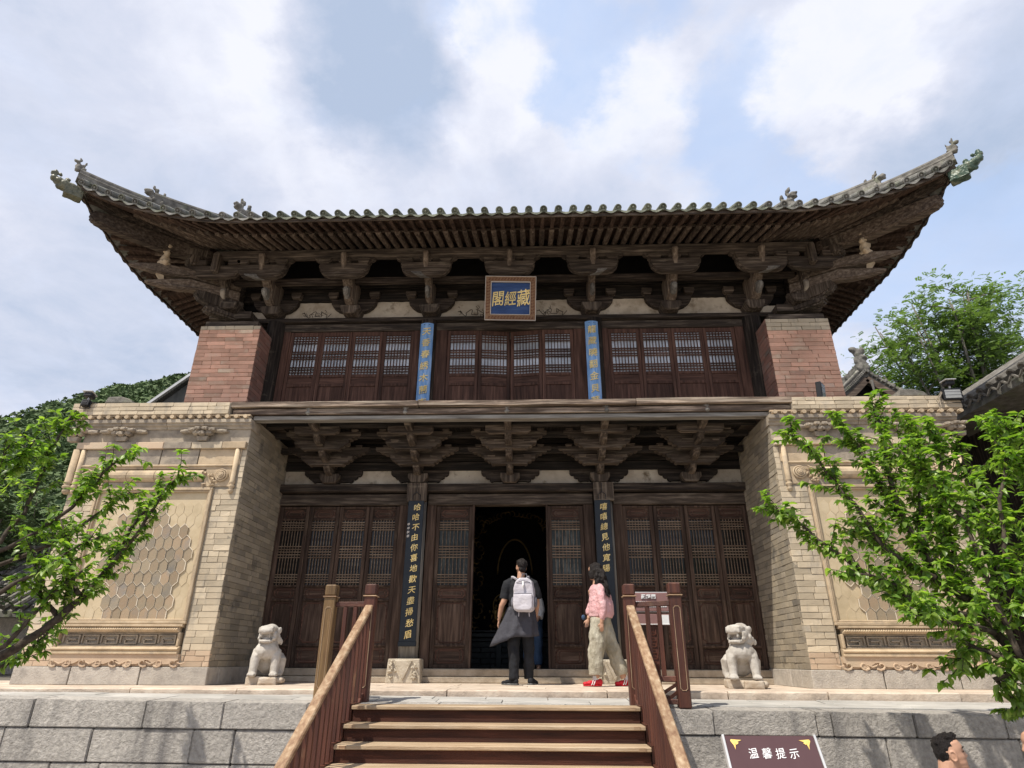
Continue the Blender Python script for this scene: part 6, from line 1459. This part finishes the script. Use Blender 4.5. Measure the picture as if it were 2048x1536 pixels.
# ================================================================== TREES IN THE COURT
# limbs as 3-d polylines (metres), thick end first
LB = [[(-4.59,-5.20,-0.25),(-4.12,-5.16,0.12),(-3.75,-5.12,0.38),(-3.66,-5.08,0.47),(-3.53,-5.03,0.62),(-3.48,-4.99,0.71),(-3.43,-4.95,0.79),(-3.37,-4.91,0.92),(-3.33,-4.87,1.05),(-3.28,-4.83,1.23),(-3.24,-4.78,1.47),(-3.17,-4.74,1.62),(-3.03,-4.70,1.82)],
[(-4.73,-5.10,0.83),(-4.26,-5.02,1.24),(-4.20,-4.93,1.50),(-4.22,-4.85,1.82),(-4.25,-4.77,2.19),(-4.27,-4.68,2.48),(-4.27,-4.60,2.63)],
[(-4.64,-5.00,0.80),(-4.27,-4.97,1.16),(-4.00,-4.94,1.33),(-3.79,-4.91,1.55),(-3.69,-4.89,1.73),(-3.57,-4.86,1.96),(-3.50,-4.83,2.06),(-3.41,-4.80,2.08)],
[(-4.66,-4.90,0.85),(-4.35,-4.82,1.07),(-3.97,-4.74,1.28),(-3.75,-4.66,1.51),(-3.65,-4.58,1.66),(-3.56,-4.50,1.80)],
[(-3.38,-4.90,0.92),(-3.26,-4.90,1.11),(-3.13,-4.90,1.32),(-3.06,-4.90,1.50),(-2.94,-4.90,1.77),(-2.83,-4.90,1.85)],
[(-3.44,-5.00,0.80),(-3.55,-4.95,0.90),(-3.66,-4.90,1.09),(-3.78,-4.85,1.28),(-3.94,-4.80,1.47)],
[(-3.56,-5.00,0.62),(-3.67,-5.07,0.75),(-3.76,-5.13,0.94),(-3.83,-5.20,1.18)],
[(-3.93,-5.30,0.26),(-3.74,-5.25,0.40),(-3.64,-5.20,0.59),(-3.57,-5.15,0.78),(-3.34,-5.10,1.03)],
[(-4.68,-5.20,1.14),(-4.34,-5.22,1.47),(-4.21,-5.25,1.77),(-4.07,-5.28,1.96),(-4.00,-5.30,2.07)],
[(-4.59,-4.80,-0.01),(-4.20,-4.75,0.20),(-3.98,-4.70,0.34),(-3.94,-4.65,0.44),(-3.86,-4.60,0.58)],
[(-4.10,-5.40,0.54),(-3.84,-5.38,0.76),(-3.69,-5.36,0.88),(-3.53,-5.34,0.96),(-3.31,-5.32,1.16),(-3.18,-5.30,1.22)],
[(-4.38,-5.50,1.29),(-4.14,-5.47,1.58),(-4.12,-5.43,1.80),(-4.12,-5.40,1.99)]]
RB = [[(4.73,-5.00,-0.52),(4.39,-4.94,-0.02),(4.23,-4.87,0.29),(4.12,-4.81,0.53),(4.01,-4.75,0.79),(3.85,-4.68,0.96),(3.79,-4.62,1.33),(3.74,-4.55,1.56),(3.68,-4.49,1.82),(3.61,-4.43,2.15),(3.59,-4.36,2.31),(3.48,-4.30,2.57)],
[(3.98,-4.80,0.78),(3.91,-4.75,0.85),(3.45,-4.70,1.21),(3.31,-4.65,1.62),(3.17,-4.60,1.88),(3.03,-4.55,2.22),(2.86,-4.50,2.36)],
[(3.88,-4.90,0.66),(3.65,-4.82,0.72),(3.47,-4.73,0.79),(3.08,-4.65,1.17),(2.95,-4.57,1.32),(2.81,-4.48,1.53),(2.66,-4.40,1.62)],
[(3.74,-5.00,0.58),(3.45,-4.97,0.73),(3.34,-4.95,0.88),(3.17,-4.93,0.97),(2.95,-4.90,0.98)],
[(4.07,-4.70,0.79),(4.00,-4.65,1.13),(4.05,-4.60,1.45),(4.26,-4.55,2.06),(4.31,-4.50,2.38)],
[(3.81,-4.70,1.08),(3.90,-4.58,1.40),(4.02,-4.45,1.69),(4.21,-4.33,2.26),(4.29,-4.20,2.60)],
[(3.72,-4.60,1.53),(3.81,-4.43,2.05),(3.94,-4.27,2.47),(3.99,-4.10,2.87)],
[(4.64,-5.00,0.29),(4.44,-4.90,0.99),(4.36,-4.80,1.44),(4.37,-4.70,1.69),(4.41,-4.60,1.97),(4.51,-4.50,2.26)],
[(4.94,-4.90,1.25),(4.77,-4.80,1.82),(4.71,-4.70,2.19),(4.73,-4.60,2.43)],
[(4.27,-5.20,-0.00),(4.04,-5.15,0.29),(3.83,-5.10,0.19),(3.91,-5.05,0.13),(4.03,-5.00,-0.05)],
[(4.07,-5.10,0.29),(3.95,-5.00,0.36),(3.84,-4.90,0.43),(3.78,-4.80,0.29),(3.99,-4.70,0.25)],
[(4.00,-5.00,0.52),(3.76,-5.03,0.58),(3.52,-5.07,0.61),(3.33,-5.10,0.70)],
[(4.07,-5.10,0.29),(4.03,-5.08,0.68),(4.00,-5.06,1.07),(3.99,-5.04,1.39),(3.80,-5.02,1.74),(3.63,-5.00,2.02)],
[(4.23,-5.20,0.39),(4.15,-5.16,0.75),(4.18,-5.12,1.14),(4.29,-5.08,1.55),(4.54,-5.04,2.00),(4.60,-5.00,2.25)],
[(4.44,-5.20,-0.00),(4.34,-5.17,0.57),(4.43,-5.15,1.13),(4.53,-5.12,1.63),(4.67,-5.10,2.12)],
[(3.78,-4.80,0.95),(3.62,-4.60,1.13),(3.51,-4.40,1.39),(3.44,-4.20,1.47)],
[(4.26,-4.60,0.54),(4.25,-4.52,0.89),(4.20,-4.45,1.24),(4.29,-4.38,1.67),(4.24,-4.30,2.04)]]
def leaf_mesh(seed):
    r = random.Random(seed); w_ = r.uniform(.24, .30); dr = r.uniform(.12, .35); f = r.uniform(.05, .14); q = MB()
    q.add([(0, 0, 0), (.30, w_, f - dr * .09), (.68, w_ * .72, f * .8 - dr * .46), (1, 0, -dr), (.68, -w_ * .72, f * .8 - dr * .46), (.30, -w_, f - dr * .09), (.30, 0, -dr * .09), (.68, 0, -dr * .46)],
          [(0, 6, 1), (6, 7, 2, 1), (7, 3, 2), (0, 5, 6), (5, 4, 7, 6), (4, 3, 7)])
    return q.mesh('leaf', True)
LEAVES = [leaf_mesh(i) for i in range(6)]
for m_ in LEAVES: m_.materials.append(MAT['leaf'])
def court_tree(name, label, cat, loc, limbs, trunk, seed, r0, tw, size, dens):
    r = random.Random(seed); t = thing(name, label, cat, loc); wood = MB(); twm = MB(); leaves = []
    def leafy(P, step, s0=0.0):
        acc = 0
        for a, b in zip(P, P[1:]):
            d = (b - a); L = d.length
            if L < 1e-4: continue
            d.normalize(); acc += L
            while acc > step:
                acc -= step
                for _ in range(r.choice((1, 2, 2))):
                    o = a.lerp(b, r.random()); side = Vector((r.uniform(-1, 1), r.uniform(-1, 1), r.uniform(-.9, .15))); ax = (side * .9 + d * r.uniform(.1, .9) + Vector((0, 0, -.28))).normalized()
                    n_ = (Vector((r.uniform(-.6, .6), r.uniform(-.9, .5), 1))).normalized(); leaves.append((o, ax, n_, size * r.uniform(.6, 1.15)))
    for k, L in enumerate(limbs):
        P = [Vector(p) for p in L]; n_ = len(P); R0 = r0 * (1 if k == 0 else .5)
        P2 = []
        for i in range(n_ - 1):
            for j in range(3): f = j / 3; P2.append(P[i].lerp(P[i + 1], f) + Vector((r.uniform(-1, 1), r.uniform(-1, 1), r.uniform(-1, 1))) * .008)
        P2.append(P[-1]); m = len(P2); wood.tube(P2, [R0 * (1 - i / m) ** .8 + .004 for i in range(m)], 7)
        leafy(P2[int(m * .45):], .03 / dens)
        ln = sum((a - b).length for a, b in zip(P2, P2[1:])); cnt = int(ln * tw * dens)
        for _ in range(cnt):
            u = r.uniform(.04 if dens > 1.1 else .2, 1) ** .85; i = min(m - 2, int(u * (m - 1))); o = P2[i]; d = (P2[i + 1] - P2[i]).normalized()
            v = (d * r.uniform(.5, 1) + Vector((r.uniform(-1, 1), r.uniform(-1, 1), r.uniform(-.5, .9))) * .75).normalized(); tl = r.uniform(.12, .34) * (1.15 - u * .4)
            Q = [o]
            for j in range(4): v = (v + Vector((r.uniform(-.2, .2), r.uniform(-.2, .2), r.uniform(-.08, .12)))).normalized(); Q.append(Q[-1] + v * tl / 4)
            twm.tube(Q, [.0055, .0045, .0035, .003, .002], 4); leafy(Q, .026)
            for j in range(r.choice((5, 6, 7))):
                a = r.uniform(0, 6.28); ax = (v * .5 + Vector((math.cos(a), math.sin(a), r.uniform(-.6, .1)))).normalized(); leaves.append((Q[-1], ax, Vector((r.uniform(-.5, .5), r.uniform(-.8, .4), 1)).normalized(), size * r.uniform(.75, 1.2)))
    for P in trunk: wood.tube(P[0], P[1], 10)
    obj('trunk', wood, 'bark', t, smooth=True); tag(obj('twigs', twm, 'bark', t), kind='stuff')
    def basis(o, ax, n_, s):
        y = n_.cross(ax).normalized(); z = ax.cross(y); M = Matrix((ax * s, y * s, z * s)).transposed().to_4x4(); M.translation = o; return M
    leaves.sort(key=lambda l: (l[0] - CAMP).length if abs((l[0] - CAMP).x) < .82 * (l[0].y + 10.4) else 99)
    for l in leaves[:290]: link('leaf', r.choice(LEAVES), t, basis(*l))
    q = MB(); base = [[Vector(v.co) for v in m_.vertices] for m_ in LEAVES]; faces = [tuple(p.vertices) for p in LEAVES[0].polygons]
    for l in leaves[290:]: M = basis(*l); q.add([M @ v for v in r.choice(base)], faces)
    me = q.mesh('foliage', True); tag(link('foliage', me, t, None, 'leaf'), kind='stuff'); return len(leaves)
lb, rb = Vector(LB[0][0]), Vector(RB[0][0])
print('left leaves', court_tree('cherry_tree', 'leafy green tree reaching in from the left edge before the left wing', 'tree', (lb.x - .5, lb.y, GZ), LB, [([(lb.x - .55, lb.y, GZ), (lb.x - .5, lb.y, lb.z - .8), (lb.x - .2, lb.y, lb.z - .1), tuple(lb)], [.11, .09, .06, .045]), ([(lb.x - .5, lb.y, lb.z - .8), LB[1][0]], [.06, .03]), ([(lb.x - .5, lb.y, lb.z - .6), LB[3][0]], [.05, .03]), ([(lb.x - .5, lb.y, lb.z - .6), LB[11][0]], [.05, .03])], 3, .036, 11, .078, 1.05))
print('right leaves', court_tree('cherry_tree', 'dense bright green tree covering the right wing and right edge', 'tree', (rb.x + .2, rb.y, GZ), RB, [([(rb.x + .3, rb.y, GZ), (rb.x + .2, rb.y, (rb.z + GZ) / 2), tuple(rb)], [.12, .10, .06]), ([(rb.x + .2, rb.y, (rb.z + GZ) / 2), RB[7][0]], [.08, .04]), ([RB[7][0], RB[8][0]], [.04, .03]), ([(rb.x + .2, rb.y, (rb.z + GZ) / 2), RB[14][0]], [.06, .04]), ([(rb.x + .2, rb.y, (rb.z + GZ) / 2), RB[9][0]], [.06, .04])], 4, .043, 18, .084, 1.18))

# ================================================================== BEYOND THE TEMPLE
# wooded hill: a ridge climbing to the right behind the hall
def hill_z(x, y):
    d = math.hypot(x, y + 10.4); a = math.atan2(x, y + 10.4)               # bearing from the court
    el = .29 + .62 * (min(a, -.5) + .752) - .5 * max(0, a + .5) + .014 * noise.noise(Vector((a * 9, 3, 1))) + .008 * noise.noise(Vector((a * 40, 1, 5)))
    f = min(1, max(0, (d - 35) / 95)); return GZ - 2 + (f ** .75) * el * 130 + 2.5 * noise.noise(Vector((x * .05, y * .05, 0)))
q = MB(); na, nd = 60, 26; vs_ = []
for i in range(na):
    a = -1.35 + 1.6 * i / (na - 1)
    for j in range(nd):
        d = 35 + (130 - 35) * j / (nd - 1) if j < nd - 4 else 130 + (j - nd + 4) * 40
        x, y = d * math.sin(a), d * math.cos(a) - 10.4; vs_.append((x, y, hill_z(x, y) if d <= 130.1 else hill_z(130 * math.sin(a), 130 * math.cos(a) - 10.4) - (d - 130) * .1))
q.add(vs_, [(i * nd + j, (i + 1) * nd + j, (i + 1) * nd + j + 1, i * nd + j + 1) for i in range(na - 1) for j in range(nd - 1)])
tag(obj('hill', q, 'hill_green', smooth=True), kind='structure')
q = MB(); r = random.Random(11)
for k in range(11000):
    a = r.uniform(-1.0, -.42); d = 38 + 94 * r.random() ** .6; x, y = d * math.sin(a), d * math.cos(a) - 10.4; z = hill_z(x, y); S = r.uniform(.7, 2.0) * (.5 + d / 220); vs_ = []; fs = []
    for j in range(13):
        th = r.uniform(0, 6.28); ph_ = r.uniform(-.2, 1.4); c = Vector((x + S * .75 * math.cos(th) * math.cos(ph_), y + S * .75 * math.sin(th) * math.cos(ph_), z + S * (.25 + .85 * math.sin(ph_))))
        u = Vector((r.uniform(-1, 1), r.uniform(-1, 1), r.uniform(-.4, .4))).normalized() * S * .19; v = Vector((r.uniform(-1, 1), r.uniform(-1, 1), r.uniform(.2, 1))).normalized() * S * .17
        b = len(vs_); vs_ += [c - u, c + v * .9, c + u, c - v * .9]; fs.append((b, b + 1, b + 2, b + 3))
    q.add(vs_, fs)
tag(obj('hill_woodland', q, 'hill_leaves'), 'green scrub and trees covering the hillside at the left', 'woodland', kind='stuff')
# tall tree behind the right wing
def airy_tree(name, label, cat, base, h, cr_c, cr_r, seed, n_cl, leaf, m_leaf, m_bark, group=None, lean=0):
    r = random.Random(seed); t = thing(name, label, cat, base, group); b = Vector(base); q = MB(); tips = []
    top = Vector(cr_c)
    q.tube([b, b.lerp(top, .35) + Vector((lean, 0, 0)), b.lerp(top, .7)], [h * .024, h * .018, h * .013], 9)
    forks = [b.lerp(top, f) + Vector((lean * (1 - f), 0, 0)) for f in (.42, .5, .58, .66, .7, .7)]
    for k in range(30):
        o = r.choice(forks); a = r.uniform(0, 6.28); ph_ = r.uniform(-.25, 1.45); e_ = Vector((cr_r[0] * math.cos(a) * math.cos(ph_), cr_r[1] * math.sin(a) * math.cos(ph_), cr_r[2] * math.sin(ph_))) * r.uniform(.75, .97) + top
        mid = o.lerp(e_, .5) + Vector((0, 0, -.08 * (e_ - o).length)); q.tube([o, mid, e_], [h * .009, h * .005, h * .0015], 5)
        for j in range(9):
            f = .3 + .7 * r.random(); p0 = (o.lerp(mid, f * 2) if f < .5 else mid.lerp(e_, f * 2 - 1)); d = Vector((r.uniform(-1, 1), r.uniform(-1, 1), r.uniform(-.3, .9))).normalized() * r.uniform(.10, .26) * cr_r[0]
            q.tube([p0, p0 + d * .5 + Vector((0, 0, .03)), p0 + d], [h * .0025, h * .0016, h * .0007], 4); tips += [p0 + d, p0 + d * .6]
    obj('trunk', q, m_bark, t, smooth=True); q = MB()
    for k in range(n_cl):
        c = r.choice(tips) + Vector((r.gauss(0, .42), r.gauss(0, .42), r.gauss(0, .36))) * cr_r[0] * .17; pl = Vector((r.uniform(-1, 1), r.uniform(-1, 1), r.uniform(-.25, .35))).normalized()
        sd = pl.cross(Vector((r.uniform(-.8, .8), r.uniform(-.8, .8), 1))).normalized(); vs_ = []; fs = []
        for j in range(5):                                   # a feathered leaf: pairs along a drooping stalk
            for s in (-1, 1):
                o = c + pl * leaf * (j * .42) + Vector((0, 0, -.02 * j * j * leaf)); e_ = o + sd * s * leaf * .95 + pl * leaf * .25 + Vector((0, 0, -leaf * .2)); w_ = pl * leaf * .30
                b_ = len(vs_); vs_ += [o, (o + e_) / 2 + w_, e_, (o + e_) / 2 - w_]; fs.append((b_, b_ + 1, b_ + 2, b_ + 3))
        q.add(vs_, fs)
    tag(obj('crown', q, m_leaf, t), kind='stuff')
airy_tree('locust_tree', 'large feathery green tree rising behind the right wing', 'tree', (15.2, 10, GZ), 13, (15.9, 10, 8.9), (4.5, 4.2, 4.0), 21, 19000, .082, 'leaf_light', 'bark_grey')
airy_tree('locust_tree', 'lower light green tree under the large feathery tree at right', 'tree', (13.6, 13, GZ), 8, (14.0, 13, 7.4), (2.6, 2.2, 2.0), 22, 2600, .09, 'leaf_light', 'bark_grey')
airy_tree('locust_tree', 'dark green tree behind the right side hall roof', 'tree', (20.5, 12, GZ), 10, (20.5, 12, 8.6), (3.6, 3, 3.2), 23, 2600, .13, 'leaf_light', 'bark_grey')
# tile roof helper: rows of round tiles on a slope from a (eave) to b (ridge)
def tile_slope(parent, A, B, up, n_, r_, m_, name='round_tile', limit=60):
    A, B, up = Vector(A), Vector(B), Vector(up)
    for i in range(n_):
        o = A.lerp(B, (i + .5) / n_); q = MB(); q.tube([o, o + up * .5 + Vector((0, 0, -.02)), o + up], r_, 8)
        ax = up.normalized(); xx = ax.cross(Vector((0, 0, 1))).normalized(); uu = xx.cross(ax); C_ = o - ax * .01
        q.tube([C_ + (xx * math.cos(a) + uu * math.sin(a)) * r_ * .78 for a in [k * math.pi / 5 for k in range(11)]], r_ * .17, 4, cap=False)
        obj(name, q, m_, parent)
# gatehouse with a gable behind the right pier
t = thing('gatehouse', 'grey tiled gable roof with ridge ornament behind the right pier', 'building', (12.2, 9.5, GZ))
gx, gy, gz = 10.95, 8.0, 8.62
obj('wall', MB().box(gx - 1.6, gx + 2.4, gy + .3, gy + 5, GZ, gz - 1.2), 'brick_side', t)
q = MB(); q.prism([(gx - 1.6, gz - 1.2), (gx + 2.4, gz - 1.2), (gx, gz - .12)], 'Y', gy + .35, gy + .5); obj('gable_wall', q, 'dark_void', t)
for s, ex, ez in ((-1, gx - 1.3, gz - 1.05), (1, gx + 2.9, gz - 1.62)):
    q = MB(); n_ = 9; 
    def cv(f): return (gx + (ex - gx) * f, gz + (ez - gz) * f - .28 * math.sin(math.pi * f) * (.8 if s > 0 else .25))
    for i in range(n_):
        (xa, za), (xb_, zb_) = cv(i / n_), cv((i + 1) / n_)
        q.add([(xa, gy, za - .02), (xb_, gy, zb_ - .02), (xb_, gy, zb_ + .14), (xa, gy, za + .14), (xa, gy + 5, za - .02), (xb_, gy + 5, zb_ - .02), (xb_, gy + 5, zb_ + .14), (xa, gy + 5, za + .14)], [(0, 1, 2, 3), (7, 6, 5, 4), (0, 4, 5, 1), (3, 2, 6, 7)])
    rf = obj('roof', q, 'ridge_tile', t)
    q = MB()
    for i in range(n_):
        (xa, za), (xb_, zb_) = cv(i / n_), cv((i + 1) / n_); q.bar((xa, gy - .05, za - .13), (xb_, gy - .05, zb_ - .13), .05, .20, (0, 0, 1))
    obj('barge_board', q, 'rafter_wood_x', t)
    for i in range(26):
        f = (i + .5) / 26; x, z = cv(f); q = MB(); q.tube([(x, gy - .12, z + .17), (x, gy + .5, z + .17)], .05, 7); obj('round_tile', q, 'ridge_tile', rf)
    q = MB()
    for i in range(14):
        (xa, za), (xb_, zb_) = cv(i / 14), cv((i + 1) / 14); q.bar((xa, gy + .15, za + .26), (xb_, gy + .15, zb_ + .26), .2, .16)
        q.ell((xa, gy + .05, za + .33), (.07, .06, .06), (0, 0, 0), 6, 5)
    remesh('edge_ridge', q, .035, 'ridge_tile', rf, 1, .02, 8)
q = MB(); q.bar((gx, gy - .1, gz + .3), (gx, gy + 5, gz + .3), .24, .34)
for (dx, dz, a, b) in ((0, .3, .2, .22), (-.05, .55, .17, .2), (-.1, .8, .13, .16), (-.22, .92, .1, .1), (.08, .9, .08, .14), (.05, .62, .15, .12)): q.ell((gx + dx, gy, gz + dz), (a, .12, b))
remesh('ridge_ornament', q, .04, 'ridge_tile', t, 1, .04, 6)
q = MB(); q.tube([(gx + .1, gy - .1, gz - .2), (gx + .1, gy - .12, gz - .6)], [.05, .03], 8); q.ell((gx + .1, gy - .12, gz - .75), (.16, .05, .2)); q.ell((gx + .1, gy - .12, gz - 1.0), (.1, .05, .12)); obj('gable_pendant', q, 'grey_wood_z', t)
# side hall with dark wall under its eave at the right edge
t = thing('side_hall', 'side hall at the right edge with dark wall under a grey tiled eave', 'building', (9.5, 0, GZ))
obj('wall', MB().box(8.3, 12, -4.5, 5.5, GZ, 4.2), 'old_wood_z', t); obj('gable_roof', MB().prism([(7.55, 4.16), (10.5, 6.0), (13.5, 4.16), (13.5, 4.05), (7.55, 4.05)], 'Y', -5, 6), 'tile_grey', t)
tile_slope(t, (7.5, -4.9, 4.26), (7.5, 5.9, 4.20), (3.0, 0, 1.85), 46, .075, 'tile_dark')
q = MB()
for i in range(47):
    y = -4.9 + 10.8 * i / 46; q.tube([(7.5, y - .11, 4.22), (7.5, y - .05, 4.16), (7.5, y + .0, 4.13), (7.5, y + .05, 4.16), (7.5, y + .11, 4.22)], .02, 5)
obj('drip_edge', q, 'tile_dark', t)
for i in range(36): y = -4.8 + .3 * i; obj('rafter', MB().bar((7.6, y, 4.08), (8.4, y, 4.36), .07, .07), 'old_wood_y', t)
for y in (-4.4, -2, .4, 2.8, 5.2): q = MB(); q.lathe([(.14, GZ), (.13, 4.1)], (7.95, y, 0), 12); obj('column', q, 'old_wood_z', t, smooth=True)
# left: sheet roofed shed behind, low tiled house in the trees
t = thing('shed', 'grey sheet roof sloping behind the left red brick pier', 'shed', (-9.5, 6, GZ))
obj('wall', MB().box(-10.4, -8.0, 5.3, 9, GZ, 6.1), 'old_wood_z', t)
rf = MB()
A, B_ = Vector((-10.55, 5, 6.15)), Vector((-8.75, 5, 7.72))
for i in range(30):
    f = i / 30; a = A.lerp(B_, f); b = A.lerp(B_, (i + .82) / 30 + .00); rf.add([a, b, b + Vector((0, 5, 0)), a + Vector((0, 5, 0)), a + Vector((0, 0, -.08)), b + Vector((0, 0, -.08)), b + Vector((0, 5, -.08)), a + Vector((0, 5, -.08))], [(0, 1, 2, 3), (7, 6, 5, 4), (0, 4, 5, 1), (2, 6, 7, 3), (1, 5, 6, 2), (0, 3, 7, 4)])
obj('sheet_roof', rf, 'shed_sheet', t)
q = MB(); q.prism([(-10.55 + .1, 6.15 - .1), (-8.0, 6.15 - .1), (-8.0, 7.70 - .1), (-8.75, 7.70 - .1)], 'Y', 5.1, 5.2); obj('gable', q, 'shed_sheet', t)
q = MB(); q.bar(A + Vector((0, -.05, .0)), B_ + Vector((0, -.05, .0)), .04, .07); obj('edge_trim', q, 'metal_pale', t)
t = thing('low_house', 'low house with grey tiled roof behind the left tree', 'house', (-14, 9, GZ))
obj('wall', MB().box(-22, -11.2, 7.0, 11, GZ, 1.5), 'granite', t)
q = MB(); q.prism([(6.4, 1.45), (9, 3.0), (11.6, 1.45), (11.6, 1.3), (6.4, 1.3)], 'X', -22.4, -10.8); rf = obj('roof', q, 'tile_grey', t)
for i in range(44): x = -22.3 + .262 * i; q = MB(); q.tube([(x, 6.35, 1.52), (x, 9, 3.1)], .07, 7); obj('round_tile', q, 'ridge_tile', rf)
q = MB(); 
for i in range(60): x = -22.4 + .195 * i; q.box(x, x + .07, 8.85, 9.15, 3.1, 3.42)
q.box(-22.4, -10.8, 8.85, 9.15, 3.42, 3.52); obj('pierced_ridge', q, 'ridge_tile', rf)
# trees filling the gap at the far left
for k, (x, y, z, h) in enumerate(((-13.5, 4.5, 2.2, 4), (-16.5, 8, 3.0, 5), (-19, 14, 4.0, 6), (-12.2, 12, 3.4, 5), (-16, 17, 4.6, 7))):
    airy_tree('broadleaf_tree', ['small dark tree beside the left wing behind the cherry tree', 'bushy dark tree at the left edge behind the low house', 'tall tree on the lower slope at far left', 'green tree between the left wing and the hill', 'tree higher up the slope left of the wing'][k], 'tree', (x, y, GZ), h, (x, y, z), (2.0 + .2 * k, 2, 2.0 + .25 * k), 50 + k, 2600, .12, 'hill_leaves', 'bark')
bpy.data.scenes.remove(TMP)
